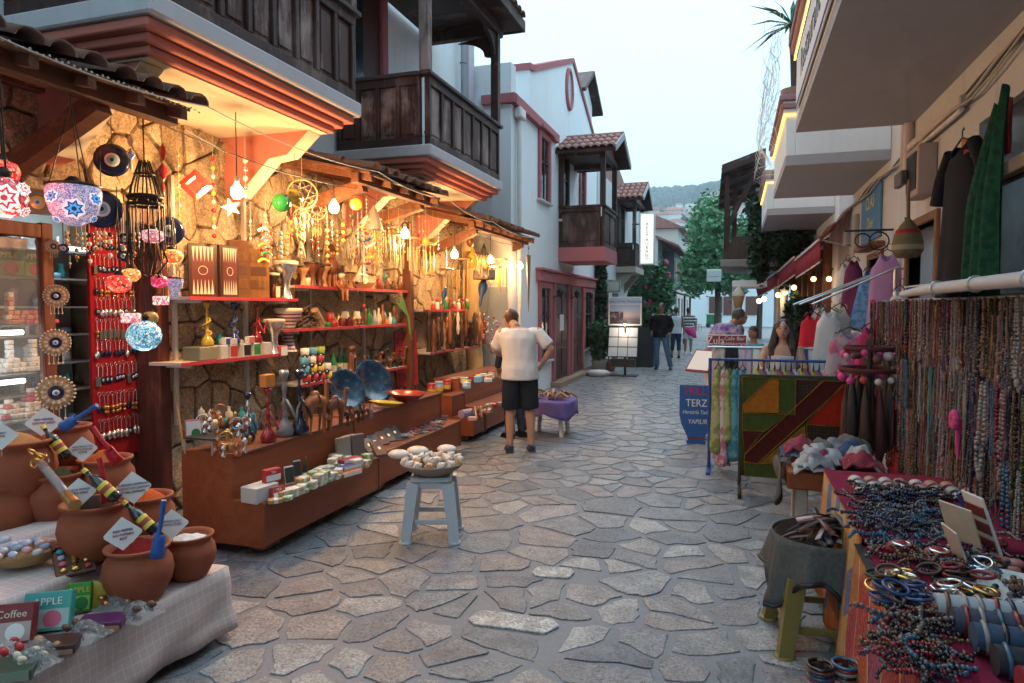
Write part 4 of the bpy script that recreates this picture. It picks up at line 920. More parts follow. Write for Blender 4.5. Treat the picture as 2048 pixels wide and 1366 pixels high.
pot(290,990,.74,.135,.24,(.55,.10,.02),'terracotta pot of orange saffron behind the red pepper')
pot(210,915,.86,.142,.25,(.45,.14,.03),'terracotta pot of heaped turmeric with a red scoop',heap=.085)
pot(108,945,.82,.15,.25,(.06,.075,.03),'terracotta pot of green pepper behind the glass grinder')
pot(5,965,.80,.16,.28,(.10,.08,.03),'terracotta pot cut by the left edge, beside the green pepper')
pot(30,880,1.0,.175,.30,(.42,.22,.09),'largest terracotta pot heaped with pale brown spice',heap=.09)
pot(132,850,1.02,.13,.25,(.30,.10,.03),'terracotta pot with a blue scoop at the back under the straw wheel',heap=.01)
def dsign(px,py,z,lines_,label,rz=None,s=.13,tilt=-.2):
    p=az(px,py,z); s*=.8; o=thing('spice_sign',label,'sign',p,group='diamond shaped spice signs'); a=math.atan2(-p.y,-p.x)+ (rz or 0); o.rotation_euler=(0,tilt,a)
    mb=MB(); mb.prism([(0,-s*.62),(s*.62,-s*.05),(s*.62,s*.05),(0,s*.62),(-s*.62,s*.05),(-s*.62,-s*.05)],.003,'X',0); mb.build('card',WHITE,o)
    for i,l in enumerate(lines_): text(l,'lettering',(P((.03,.04,.30)),P((.45,.02,.04)),P((.03,.03,.05)))[i],o,(.0045,0,s*(.12-.14*i)),(PI/2,0,PI/2),s*.125,.0008)
    mb=MB(); mb.cyl((-.003,0,-s*.9),(-.003,0,-s*.3),.003,5); mb.build('stick',TAN,o)
dsign(88,845,1.06,('RED PEPPER','KIRMIZI BIBER'),'white diamond sign in the back row below the big straw wheel',s=.16)
dsign(165,898,.93,('MEATBALL MIX','KÖFTE BAHARI','KÖFTE'),'white diamond sign in front of the turmeric')
dsign(62,925,.90,('GREEN PEPPER','GRUNER PFEFFER'),'white diamond sign behind the brass topped grinder',s=.15)
dsign(158,985,.83,('BLACK PEPPER','KARA BIBER'),'white diamond sign stuck in the dark pepper')
dsign(266,975,.82,('TURKISH SAFFRON','HINDISTAN SAFRAN','TÜRK SAFRAN'),'white diamond sign in the orange saffron',rz=.15,s=.15)
dsign(246,1068,.66,('RED PEPPER','ACI PAPRIKA','ROT'),'white diamond sign in the dark red pepper',rz=.2,s=.15)
dsign(344,1048,.63,('LEMON SALT','LIMON TUZU'),'white diamond sign in the white salt',s=.14)
dsign(2,872,1.06,('CURRY','KÖRI'),'white diamond sign cut by the left edge of the picture')
M_OIL=P((.012,.010,.008),rough=.08,spec=.7)
def bottle(px,py,z,rz,pitch,label,L=.2):
    p=az(px,py,z); o=thing('dark_bottle',label,'bottle',p,group='dark bottles with yellow labels'); o.rotation_euler=(0,pitch,rz); k=L/.26
    mb=MB(); mb.lathe([(0,0),(.03,.0),(.033,.01),(.033,.15),(.026,.18),(.013,.205),(.012,.24),(.014,.242),(.014,.255)],16); mb.M=I4; mb.build('glass',M_OIL,o)
    mb=MB(); mb.lathe([(.0336,.045),(.0336,.125)],16,cap=False); mb.build('label',P((.70,.55,.05),rough=.6),o); mb=MB(); mb.lathe([(.0339,.07),(.0339,.1)],16,cap=False); mb.build('emblem',P((.35,.05,.03),rough=.6),o)
    mb=MB(); mb.lathe([(.0150,.235),(.0150,.262),(0,.263)],12); mb.build('cap',P((.65,.5,.06),rough=.4),o); o.scale=(k,k,k)
bottle(135,915,.90,-2.83,.65,'dark bottle with yellow label propped behind the turmeric')
bottle(236,998,.80,-2.83,.85,'dark bottle with yellow label lying behind the dark pepper')
bottle(312,1064,.64,-2.83,.8,'dark bottle with yellow label propped between red pepper and salt')
def scoop(px,py,z,rz,pitch,mat,label,L=.2):
    p=az(px,py,z); o=thing('scoop',label,'scoop',p,group='plastic spice scoops'); o.rotation_euler=(0,pitch,rz)
    mb=MB(); n=8
    for q in (0,1): pass
    mb.grid(lambda u,v:(.03*math.cos(PI*(1+u))*(.75+.25*v),.034*math.sin(PI*(1+u))*(.8+.2*v)+.02,-v*L*.42),8,3); mb.build('bowl',mat,o,solid=.003)
    mb=MB(); mb.tube([(0,-.002,-.01),(0,.012,.04),(0,.012,L*.62)],[.011,.010,.012],8); mb.build('handle',mat,o); return o
SRED=P((.55,.015,.03),rough=.35); SBLUE=P((.02,.10,.36),rough=.35)
scoop(218,895,.97,-2.83,.6,SRED,'red plastic scoop standing in the turmeric'); scoop(214,968,.86,-2.83,.2,SRED,'red plastic scoop beside the dark pepper')
scoop(316,1070,.68,.3,.15,SBLUE,'blue plastic scoop between the red pepper and the salt',.24); scoop(150,838,1.1,.3,1.0,SBLUE,'blue plastic scoop in the back pot')
o=thing('pepper_grinder','long clear glass grinder with a brass end lying over the pots','grinder',az(150,1010,.80)); d_=(az(78,922,.92)-az(150,1010,.80))
mb=MB(); mb.tube([(0,0,0),d_*.22],[.026,.024],14); mb.build('brass_end',BRASS,o); mb=MB(); mb.tube([d_*.22,d_*.95],.02,12); mb.build('tube',GLASS((.75,.78,.8)),o); mb=MB(); mb.tube([d_*.25,d_*.8],.012,8); mb.build('filling',P((.35,.30,.28)),o)
for k in range(5): mb=MB(); mb.torus(d_*(.95+.02*k)+Vector((random.uniform(-.03,.03),random.uniform(-.03,.03),.01*k)),.022,.005,12,5,RX(random.random()*3)); mb.build('ring',GOLD,o)
# sweets and packets on the front steps
p=az(52,1120,.53); o=thing('stone_basket','round basket full of pastel marbled egg stones','basket',p)
mb=MB(); mb.lathe([(.02,0),(.10,.0),(.135,.05),(.142,.055),(.13,.05),(.10,.012),(.02,.01)],24); mb.build('basket',STRAW,o)
g=random.Random(3); EGG=[P(c,rough=.25,var=.35,scale=30) for c in ((.35,.42,.60),(.55,.55,.62),(.28,.36,.5),(.62,.52,.55),(.45,.55,.68),(.60,.35,.35))]
for k in range(16):
    a=k*2.4; r_=.03*math.sqrt(k)*.98; mb=MB(); mb.ball((0,0,0),(.024,.018,.016),10,6); q=mb.build('egg_stone',EGG[k%6],o); q.location=(r_*math.cos(a),r_*math.sin(a),.05+.02*(1-k/16)); q.rotation_euler=(0,0,g.random()*3)
p=az(8,1105,.55); mb=MB(); mb.lathe([(0,0),(.05,0),(.06,.05),(.055,.05),(.0,.02)],16); mb.ball((0,0,.06),(.03,.03,.02),8,5); mb.build('trinket_bowl',EGG[1],loc=p,label='small pastel bowl at the left edge beside the basket of stones',cat='bowl')
p=az(146,1120,.53); o=thing('sweets_tray','brown compartment tray of wrapped sweets and small bottles','tray',p); o.rotation_euler=(0,.5,-.55)
mb=MB(); mb.box(-.10,.10,-.075,.075,0,.02,.003); mb.build('tray',P((.10,.05,.03),rough=.5),o)
for i in range(5):
    for j in (-1,1): mb=MB(); mb.ball((-.075+i*.037,j*.045,.026),(.014,.016,.010),8,5); mb.build('sweet',[PINKM,TEAL,GOLD,EGG[0],RED][(i*2+j)%5],o)
mb=MB(); mb.tube([(-.08,0,.026),(.05,0,.026)],.012,8); mb.build('tube',GOLD,o); mb=MB(); mb.lathe([(0,0),(.018,0),(.018,.012),(0,.013)],14,(.07,0,.02)); mb.build('medal',GOLD,o)
APPLEG=P((.04,.20,.07),rough=.45); 
def place(px,py,z): return az(px,py,z)
box_print('tea_box','dark red coffee box standing at the lower left edge',place(22,1290,.36),(.05,.15,.15),(DRED,P((.45,.35,.32),rough=.5)),-1.0,-.35,txt='Coffee',tmat=CREAM,motif=WHITE,group='packets on the front step')
box_print('tea_box','turquoise apple tea box leaning on the front step',place(95,1262,.36),(.05,.17,.15),(P((.05,.33,.30),rough=.4),P((.35,.5,.45),rough=.45)),-1.0,-.35,txt='APPLE',tmat=WHITE,motif=PINKM,group='packets on the front step')
box_print('tea_box','small green apple tea packet beside the turquoise box',place(158,1224,.36),(.03,.09,.12),(P((.05,.30,.04),rough=.4),P((.3,.5,.12),rough=.45)),-.95,-.3,txt='APPLE',tmat=YELLOW,motif=GREEN,group='packets on the front step')
box_print('sweets_box','flat purple box of Turkish delight on the cloth',place(205,1252,.355),(.10,.17,.035),(P((.10,.02,.09),rough=.35),P((.5,.22,.1),rough=.4)),-1.05,0,group='packets on the front step',txt='LOKUM',tmat=CREAM)
box_print('sweets_box','flat dark brown box of Turkish delight near the edge of the cloth',place(112,1300,.355),(.11,.16,.04),(P((.06,.02,.015),rough=.35),P((.35,.2,.12),rough=.4)),-1.0,0,group='packets on the front step',txt='LOKUM',tmat=CREAM)
box_print('sweets_box','dark green flat box in the lower left corner',place(25,1350,.355),(.12,.16,.04),(P((.03,.06,.04),rough=.35),P((.2,.25,.18),rough=.4)),-1.0,0,group='packets on the front step')
M_WRAP=GLASS((.85,.86,.86),.12)
for k,(px,py,c,lab) in enumerate(((75,1315,TAN,'crinkled clear bag of brown sweets by the brown box'),(170,1275,BROWN,'crinkled clear bag of dark nuts by the purple box'),(240,1215,COPPER,'clear bag of copper coloured sweets before the red pepper pot'),(60,1335,CREAM,'clear bag of pale sweets in the lower left'),(275,1235,BROWN,'clear bag of walnuts at the foot of the red pepper pot'),(15,1320,RED,'clear bag of red sweets by the left edge'))):
    p=az(px,py,.355); o=thing('sweet_bag',lab,'bag',p,group='clear bags of sweets'); g=random.Random(k)
    for i in range(9): mb=MB(); mb.ball((0,0,0),(.022,.016,.013),7,5); q=mb.build('sweet',c,o); q.location=(g.uniform(-.05,.05),g.uniform(-.045,.045),.015+.018*(i%3)); q.rotation_euler=(0,g.random(),g.random()*3)
    mb=MB(); mb.grid(lambda u,v:(-.08+.16*u+.004*math.sin(v*40),-.07+.14*v+.004*math.sin(u*37),.008+.06*math.sin(PI*u)*math.sin(PI*v)+.006*math.sin(u*31+k)*math.sin(v*27)),14,14,False); mb.build('film',M_WRAP,o)
mb=MB(); mb.M=RY(PI/2-.3); mb.lathe([(0,-.004),(.055,-.004),(.06,.0),(.055,.004),(0,.006)],20); o=mb.build('yellow_disc_packet',P((.55,.42,.04),rough=.4),loc=az(184,1190,.41),label='round yellow packet leaning behind the green tea packet',cat='packet'); o.rotation_euler=(0,0,-.9)
# ================================================================== SWEETS SHOWCASE at the left edge
SXF=-4.28
sc=thing('sweets_showcase','lit glass case with red brown frame holding Turkish delight','showcase',(SXF,2.9,0))
WFR=wood('case frame',(.13,.035,.015),(.22,.07,.03),(.28,.12,.06),.1)
ye=ax(105,600,SXF).y; ya=1.9
for nm,a in (('post',(SXF-.06,SXF,ye-.06,ye+.02,0,2.2)),('top_rail',(SXF-.06,SXF+.004,ya,ye-.061,2.10,2.19)),('base',(SXF-.55,SXF-.002,ya,ye-.061,0,.72)),('back',(SXF-.58,SXF-.551,ya,ye+.0,.72,2.1)),('top',(SXF-.55,SXF-.07,ya,ye,2.13,2.17))):
    m=LB(); m.box(*a,.006); m.build(nm,WFR if nm!='back' else P((.42,.36,.26),rough=.6),sc)
zs=[ax(50,y,SXF-.25).z for y in (832,742,648,556)]
for z in zs: m=LB(); m.box(SXF-.545,SXF-.07,ya,ye-.065,z-.012,z); m.build('shelf',P((.30,.42,.42),rough=.1,trans=.5),sc)
m=LB(); m.box(SXF-.03,SXF-.024,ya,ye-.065,.73,2.09); m.build('pane',PANE(),sc)
M_TUBE=EM((.82,.95,1.0),4,'fluorescent tube')
for i in (1,2):
    z=zs[i]-.05; m=LB(); m.cyl((SXF-.12,ya,z),(SXF-.12,ye-.12,z),.016,8); m.build('lamp_tube',M_TUBE,sc)
    l=bpy.data.lights.new('case light','POINT'); l.energy=1.6; l.color=(.85,.95,1); l.shadow_soft_size=.1; lo=bpy.data.objects.new('case_light',l); link(lo,sc); lo.location=rel(sc,(SXF-.2,2.95,z-.04))
m=LB(); m.box(SXF-.10,SXF-.04,ya,ye-.12,2.02,2.09,.005); m.build('lamp_box',CREAM,sc)
LOK=[P((.50,.09,.10),rough=.7,var=.25),P((.60,.26,.14),rough=.7,var=.25),P((.74,.68,.60),rough=.8,var=.1),P((.66,.56,.46),rough=.8)]
mb=MB(); mb.box(-.02,.02,-.02,.02,-.014,.014,.004)
LM=[mb.mesh('cube',x) for x in LOK]
for (px,shelf,k,n,lab) in ((18,2,1,34,'heap of orange Turkish delight cubes on the upper shelf'),(62,2,0,46,'heap of pink Turkish delight cubes on the upper shelf'),(15,1,2,34,'heap of white Turkish delight cubes at the left of the middle shelf'),(62,1,2,36,'heap of white Turkish delight cubes at the right of the middle shelf'),(10,0,3,30,'heap of dusted Turkish delight at the left of the bottom shelf'),(55,0,3,56,'tall heap of dusted Turkish delight on the bottom shelf')):
    p=ax(px,600,SXF-.28); o=thing('delight_heap',lab,'sweets',(p.x,p.y,zs[shelf]),group='heaps of Turkish delight'); g=random.Random(px+shelf*7)
    lay=0; i=0
    while i<n and lay<7:
        side=max(1,5-lay) if n>40 else max(1,4-lay)
        for a in range(side):
            for b2 in range(side):
                if i>=n: break
                inst(LM[k if g.random()<.85 else (k+1)%4],'cube',o,((a-(side-1)/2)*.046,(b2-(side-1)/2)*.046,.016+lay*.03),(g.uniform(-.15,.15),g.uniform(-.15,.15),g.uniform(-.3,.3))); i+=1
        lay+=1
for px,lab in ((10,'green apple tea box at the left end of the top case shelf'),(62,'green apple tea box at the right end of the top case shelf')):
    p=ax(px,600,SXF-.22); box_print('tea_box',lab,(p.x,p.y,zs[3]),(.07,.22,.19),(APPLEG,P((.25,.35,.10),rough=.4)),-.25,txt='APPLE',tmat=P((.75,.55,.2)),motif=RED,group='apple tea boxes in the case')
# ================================================================== LAMPS AND CHARMS in the opening
def mosaic(name,bg,a,b2,scale,strength):
    t=NT(name); v=t.voro(scale,out='Color'); e=t.voro(scale,'DISTANCE_TO_EDGE'); s=t.xyz(v)[0]
    c=t.ramp(s,[(0,bg),(.42,bg),(.45,a),(.7,a),(.73,b2),(1,b2)],'CONSTANT'); big=t.voro(scale*.28); ring=t.ramp(big,[(0,b2),(.16,bg),(.2,a),(.27,bg),(.5,(1,1,1))],'CONSTANT')
    c=t.mix(.55,c,ring,'MULTIPLY'); c=t.mix(t.math('LESS_THAN',e,.05),c,(.05,.03,.03)); t.set(c,.25,emit=c,estr=strength); t.mat.cycles.emission_sampling='NONE'; return t.mat
MO=[mosaic('mosaic blue white',(.78,.76,.9),(.55,.5,.75),(.25,.25,.65),170,.22),mosaic('mosaic red white',(.9,.75,.7),(.6,.03,.06),(.7,.1,.12),50,.36),mosaic('mosaic orange',(1,.55,.15),(.9,.18,.06),(1,.75,.3),60,.6),mosaic('mosaic magenta',(.85,.06,.22),(.95,.25,.4),(.6,.02,.1),70,.5),mosaic('mosaic turquoise',(.35,.75,.85),(.10,.35,.6),(.85,.95,1),55,.34),mosaic('mosaic pink',(.9,.6,.6),(.8,.2,.25),(1,.9,.85),60,.5),mosaic('mosaic red',(.85,.1,.06),(.95,.35,.2),(.7,.02,.03),60,.6)]
IRON=P((.035,.025,.02),rough=.5,metal=.5)
def mlamp(px,py,X,wpx,hpx,mat,label,shape='globe',ztop=None,light=None,chain=True,holder=True):
    p=ax(px,py,X); k=mpp(p); r=wpx*k/2; h=hpx*k/2; o=thing('mosaic_lamp',label,'lamp',p,group='hanging mosaic glass lamps')
    mb=MB()
    prof={'globe':[(.25,1),(.6,.85),(.9,.45),(1,0),(.9,-.45),(.6,-.85),(.2,-1)],'bowl':[(.92,1),(1,.75),(.98,.35),(.85,-.3),(.6,-.75),(.25,-1),(0,-1)],'flat':[(.35,1),(.85,.7),(1,.1),(.9,-.5),(.5,-1)],'drum':[(.8,1),(1,.85),(1,-.85),(.8,-1)],'cup':[(.9,1),(1,.6),(.7,0),(.45,-.35),(.6,-.8),(.2,-1)]}[shape]
    mb.lathe([(a*r,b*h) for a,b in prof],22,cap=False); mb.build('shade',mat,o)
    if holder: mb=MB(); mb.lathe([(prof[0][0]*r*1.05,h*.96),(prof[0][0]*r*1.1,h*1.06),(r*.35,h*1.25),(r*.12,h*1.5)],16); mb.build('holder',IRON,o)
    if chain:
        zt=(ztop if ztop else p.z+.5)-p.z; mb=MB()
        for a in (0,2.1,4.2): mb.cyl((prof[0][0]*r*.9*math.cos(a),prof[0][0]*r*.9*math.sin(a),h),(0,0,zt*.75+h*.5),.003,4)
        mb.cyl((0,0,zt*.75+h*.5),(0,0,zt),.003,4); mb.build('chain',IRON,o)
    if light: 
        l=bpy.data.lights.new('lamp light','POINT'); l.energy=light[0]; l.color=light[1]; l.shadow_soft_size=r*.6; lo=bpy.data.objects.new('lamp_light',l); link(lo,o); lo.location=(0,0,-h*1.25)
    return o
rl_=mlamp(8,395,-3.3,84,80,MO[1],'large white and red mosaic lamp cut by the left edge',ztop=2.9,light=(2.5,(1,.35,.22)))
mlamp(0,345,-3.45,70,50,MO[6],'red mosaic lamp behind the large one at the left edge',shape='flat',ztop=2.9,light=(4,(1,.12,.06)))
bl_=mlamp(148,412,-3.4,100,78,MO[0],'large blue and white flower mosaic lamp hung on three chains',shape='bowl',ztop=2.85)
def flower(o,r,h,specs):
    p=Vector(o.location); d=(Vector((0,0,CAM_H))-p).normalized(); A=d.to_track_quat('Z','Y').to_matrix().to_4x4()
    for (u,v,f,cols) in specs:
        q=A@Vector((u*r,v*h,0)); k=math.sqrt(max(.02,1-u*u-v*v)); n=Vector((u,v,k*1.02)); c=A@Vector((u*r*1.0,v*h*1.0,k*r*1.02)); N=(A@Vector((u,v,k))).normalized().to_track_quat('Z','Y').to_matrix().to_4x4()
        for j,(a,b2,m_) in enumerate(((1,.8,cols[0]),(.82,.5,cols[1]),(.6,.34,cols[2]),(.22,.2,cols[3]))):
            mb=MB(); mb.M=T(c)@N@T(0,0,.002*j); mb.prism([(f*r*(a if i%2 else b2)*math.cos(PI*i/7),f*r*(a if i%2 else b2)*math.sin(PI*i/7)) for i in range(14)],.002,'Z',0); mb.build('flower_motif',m_,o)
FE=lambda c,e:P(c,rough=.3,emit=e)
FB=[FE((.85,.83,.9),.3),FE((.02,.04,.3),.3),FE((.08,.4,.7),.4),FE((.02,.03,.2),.3)]; FR=[FE((.9,.75,.7),.6),FE((.6,.02,.06),.5),FE((.9,.7,.6),.6),FE((.6,.04,.08),.5)]
flower(bl_,.158,.123,[(0,-.1,.36,FB),(-.62,.35,.25,FB),(.62,.35,.25,FB),(-.5,-.6,.14,FB),(.55,-.5,.14,FB)]); flower(rl_,.13,.12,[(0,0,.5,FR),(.6,.4,.25,FR),(.6,-.5,.22,FR)])
LQ=[(305,472,46,26,5,'pink and white mosaic shade at the top of the lamp cluster','flat'),(343,513,44,28,2,'orange glowing mosaic shade in the lamp cluster','flat'),(238,567,46,34,6,'red flower mosaic globe in the lamp cluster','flat'),(262,550,36,26,2,'small glowing many coloured mosaic globe beside the red one','flat'),(318,563,34,24,3,'magenta mosaic globe in the lamp cluster','flat'),(350,577,32,40,0,'blue and white mosaic cup at the right of the lamp cluster','cup'),(322,601,30,18,5,'small pink drum shade in the lamp cluster','drum'),(262,636,36,20,5,'small white drum shade with eye marks in the lamp cluster','drum'),(300,636,32,26,2,'dull gold glass globe above the large blue globe','flat'),(288,671,66,60,4,'large turquoise mosaic globe at the bottom of the lamp cluster','globe')]
for i,(px,py,w_,h,k,lab,sh) in enumerate(LQ):
    mlamp(px,py,-3.72,w_,h,MO[k] if i!=8 else P((.45,.30,.10),rough=.3),lab,sh,ztop=2.45-.02*i,light=(1.6,(1,.45,.3)) if i in (1,2) else (1.2,(.6,.85,1)) if i==9 else None)
# chandelier of iron scroll and beads the cluster hangs from
p=ax(290,395,-3.74); o=thing('iron_chandelier','dark iron chandelier crown with hanging chains above the lamp cluster','chandelier',p)
mb=MB()
for k in range(10):
    a=2*PI*k/10; mb.tube([(.1*math.cos(a),.1*math.sin(a),-.03),(.085*math.cos(a),.085*math.sin(a),.06),(.03*math.cos(a),.03*math.sin(a),.24)],.006,5); mb.tube([(.11*math.cos(a),.11*math.sin(a),-.03),(.115*math.cos(a),.115*math.sin(a),-.3-.05*(k%3))],.005,4)
mb.torus((0,0,.0),.1,.016,18,5); mb.torus((0,0,-.05),.105,.012,18,5); mb.torus((0,0,.15),.06,.008,14,5); mb.cyl((0,0,.2),(0,0,.75),.005,5); mb.build('crown',IRON,o,kind='stuff')
for k in range(12):
    a=k*.52; mb=MB(); mb.tube([(.09*math.cos(a),.09*math.sin(a),-.3),(.13*math.cos(a),.13*math.sin(a),-.42),(.07*math.cos(a),.07*math.sin(a),-.5)],.006,5); mb.ball((.07*math.cos(a),.07*math.sin(a),-.52),.014,7,5); mb.build('scroll_drop',IRON if k%3 else COPPER,o)
M_EYEW=P((.72,.74,.74),rough=.2); M_EYEB=P((.25,.5,.62),rough=.2); EYEM=[NAVY,M_EYEW,M_EYEB,M_BLACK]
def eye(px,py,X,dpx,label,tassel=False):
    p=ax(px,py,X); r=dpx*mpp(p)/2; o=thing('evil_eye_disc',label,'charm',p,group='blue glass eye charms'); mb=MB(); eye_disc(mb,(0,0,0),r,aim(p)); mb.build('disc',EYEM,o); mb=MB(); mb.cyl((0,0,r*.9),(0,0,r*.9+.25),.003,4); mb.build('cord',M_CABLE,o); return o
eye(224,320,-4.1,66,'large blue glass eye disc on the stone wall left of the chandelier'); eye(203,418,-3.8,76,'large blue glass eye disc behind the blue flower lamp'); eye(338,462,-3.9,58,'large blue glass eye disc right of the lamp cluster')
for px,py,d,lab in ((127,497,20,'small blue eye charm beside the top straw wheel'),(250,478,24,'teardrop eye charm hung under the door beam'),(247,512,22,'dark eye charm below the teardrop')): eye(px,py,-4.05,d,lab)
def wheel(px,py,dpx,label):
    p=ax(px,py,SXF+.05); r=dpx*mpp(p)/2; o=thing('straw_rosette',label,'charm',p,group='straw wheels with blue eyes'); M=aim(p); A=M
    mb=MB(); mb.M=A; mb.torus((0,0,0),r*.42,r*.05,24,5); mb.torus((0,0,0),r*.62,r*.05,28,5); mb.torus((0,0,0),r*.80,r*.05,30,5); mb.lathe([(0,-.004),(r*.85,-.004),(r*.85,.002),(0,.002)],28); mb.build('weave',STRAW,o)
    n=26
    sm=MB(); sm.M=A
    for k in range(n): a=2*PI*k/n; sm.ball((r*.92*math.cos(a),r*.92*math.sin(a),.003),r*.085,6,4)
    sm.build('bead_rim',BONE,o,kind='stuff')
    for k in range(n):
        a=2*PI*k/n; q=MB(); q.M=A@RZ(a); q.add([(r*.45,-r*.05,.006),(r*.62,-r*.07,.014),(r*.62,r*.07,.014),(r*.45,r*.05,.006),(r*.80,0,.008)],[(0,1,2,3),(1,4,2)]); q.build('straw_petal',CREAM if k%2 else STRAW,o)
    mb=MB(); eye_disc(mb,(0,0,0),r*.38,A@T(0,0,.012)); mb.build('eye',EYEM,o)
    for k in (-1.2,-.4,.4,1.2):
        mb=MB(); q=Vector((r*.35*k*-math.sin(math.atan2(-p.y,-p.x)),r*.35*k*math.cos(math.atan2(-p.y,-p.x)),-r*.9)); mb.cyl(q,q+Vector((0,0,-r*.55)),.002,4); mb.ball(q+Vector((0,0,-r*.62)),r*.08,6,4); mb.build('tassel',BONE,o)
wheel(107,493,28,'smallest straw wheel with blue eye, at the top of the case post'); wheel(112,592,46,'straw wheel with blue eye, second from the top'); wheel(111,685,55,'straw wheel with blue eye and white rim, third from the top'); wheel(112,785,70,'largest straw wheel with blue eye, lowest on the case post')
def strand(px,py0,py1,X,mats,label,n=8,r=.012,cat='mobile',twist=False,name='glass_strand',group='glass strands along the stone wall'):
    a=ax(px,py0,X); b2=ax(px,py1,X); L=a.z-b2.z; o=thing(name,label,cat,(a.x,a.y,a.z),group=group)
    mb=MB(); mb.cyl((0,0,.15),(0,0,-L),.002,4); mb.build('thread',M_CABLEW,o)
    for k in range(n):
        mb=MB(); z=-L*(k+.5)/n
        if twist: mb.M=T(0,0,z)@RZ(k*1.1)@SC(1,.35,1); mb.lathe([(0,-L/n*.5),(r*.8,-L/n*.2),(r,0),(r*.8,L/n*.2),(0,L/n*.5)],8)
        else: mb.ball((0,0,z),(r,r,r*1.1),8,6)
        mb.build('drop',mats[k%len(mats)],o)
    return o
GLR=P((.5,.02,.02),rough=.1,spec=.8); GLC=P((.6,.55,.45),rough=.1,spec=.9); GLY=P((.6,.42,.06),rough=.15,spec=.8)
strand(261,270,345,-3.9,[GLC,SILVER],'silvery twisted glass drop by the large eye disc',3,.03,twist=True); strand(325,285,400,-3.85,[GLR],'dark red twisted glass strand beside the chandelier',3,.03,twist=True)
strand(356,300,480,-4.0,[GLY,GLC],'amber beaded strand on the stone wall',9,.012); strand(425,310,480,-4.0,[GLR,GLY,GLC],'red and gold beaded strand by the red diamond',10,.018); strand(490,312,400,-3.8,[GLC,SILVER],'clear glass disc strand right of the first bulb',5,.022)
p=ax(391,370,-3.95); o=thing('red_diamond','red glass diamond hung on the stone wall','ornament',p); mb=MB(); s=23*mpp(p); mb.M=aim(p)@RZ(PI/4); 
mb.add([(-s,-s,0),(s,-s,0),(s,s,0),(-s,s,0),(-s*.6,-s*.6,.015),(s*.6,-s*.6,.015),(s*.6,s*.6,.015),(-s*.6,s*.6,.015),(-s*.4,-s*.4,.006),(s*.4,-s*.4,.006),(s*.4,s*.4,.006),(-s*.4,s*.4,.006)],[(0,1,5,4),(1,2,6,5),(2,3,7,6),(3,0,4,7),(4,5,9,8),(5,6,10,9),(6,7,11,10),(7,4,8,11),(8,9,10,11),(3,2,1,0)]); mb.build('pane',P((.55,.05,.035),rough=.2),o)
p=ax(462,415,-3.75); o=thing('white_star','white cut out star hanging under the first bulb','ornament',p); mb=MB(); mb.M=aim(p); mb.prism([((.075 if k%2 else .032)*math.sin(PI*k/5),(.075 if k%2 else .032)*math.cos(PI*k/5)) for k in range(10)],.008,'Z',0); mb.build('star',CREAM,o)
p=ax(75,405,-3.9); o=thing('glass_plaque','small square glass plaque with an eye, hung left of the flower lamp','ornament',p); mb=MB(); mb.M=aim(p); mb.box(-.07,.07,-.07,.07,-.006,.006,.02); mb.build('plaque',P((.22,.2,.12),rough=.15),o); mb=MB(); eye_disc(mb,(0,0,0),.045,aim(p)@T(0,0,.006)); mb.build('eye',[GLY,M_EYEW,M_EYEB,M_BLACK],o)
g=random.Random(15)
for k in range(16):
    px=130+k*10+g.uniform(-3,3); L=g.uniform(30,75); strand(px,462,462+L,-4.15,[[BONE,TAN],[NAVY,M_EYEW],[TAN,COPPER],[SKYB,BONE]][k%4],'thin beaded charm under the door beam, %s from the left'%ORD[k],4,g.uniform(.008,.015),'charm',name='beaded_charm',group='beaded charms under the door beam')
# ================================================================== INSIDE: back shelves and the key ring board
bsf=thing('glass_shelves','white display shelves of small glassware at the back of the shop','shelf',(-5.0,3.6,0))
m=LB(); m.box(-5.35,-5.3,3.2,4.3,.4,2.4); m.build('back',P((.35,.40,.40),rough=.6),bsf)
zz_=[.75,1.0,1.22,1.44,1.66,1.88,2.1]
for z in zz_: m=LB(); m.box(-5.3,-5.02,3.2,4.3,z-.015,z); m.build('shelf_board',P((.5,.55,.55),rough=.4),bsf)
m=LB(); m.cyl((-5.05,4.08,2.12),(-5.05,4.25,2.12),.015,8); m.build('lamp_tube',M_TUBE,bsf); l=bpy.data.lights.new('shelf light','POINT'); l.energy=4; l.color=(.8,.95,1); l.shadow_soft_size=.1; lo=bpy.data.objects.new('shelf_light',l); link(lo,bsf); lo.location=rel(bsf,(-4.9,3.9,2.25))
VS=[]
for k in range(6):
    mb=MB(); mb.lathe([[(0,0),(.025,0),(.035,.05),(.02,.09),(.025,.13)],[(0,0),(.03,0),(.03,.07),(.012,.09),(.012,.14)],[(0,0),(.04,0),(.045,.05),(.0,.06)],[(0,0),(.02,0),(.02,.10),(.03,.12),(0,.15)],[(0,0),(.035,0),(.035,.1),(0,.1)],[(0,0),(.015,0),(.03,.06),(.015,.1),(.02,.16)]][k],10); VS.append(mb.mesh('vase',[TEAL,M_EYEW,SKYB,WHITE,GREYD,BLUE][k]))
for j,z in enumerate(zz_):
    for i in range(7):
        inst(VS[g.randrange(6)],'glassware',None,(-5.14+g.uniform(-.06,.06),3.42+i*.115+g.uniform(-.02,.02),z),(0,0,0),g.uniform(.7,1.05),'small glass piece on the %s shelf up inside the shop, %s from the left'%(ORD[j],ORD[i]),'glassware','glassware inside the shop')
BX=-4.5
kb=thing('keyring_board','red felt board covered in rows of key rings inside the shop','board',(BX,3.9,0))
y0=ax(182,650,BX).y; y1=ax(300,650,BX).y
m=LB(); m.box(BX-.03,BX,y0,y1,.5,2.35,.004); m.build('felt',P((.32,.012,.018),rough=.95,bump=.3,bscale=200),kb)
KM=[]
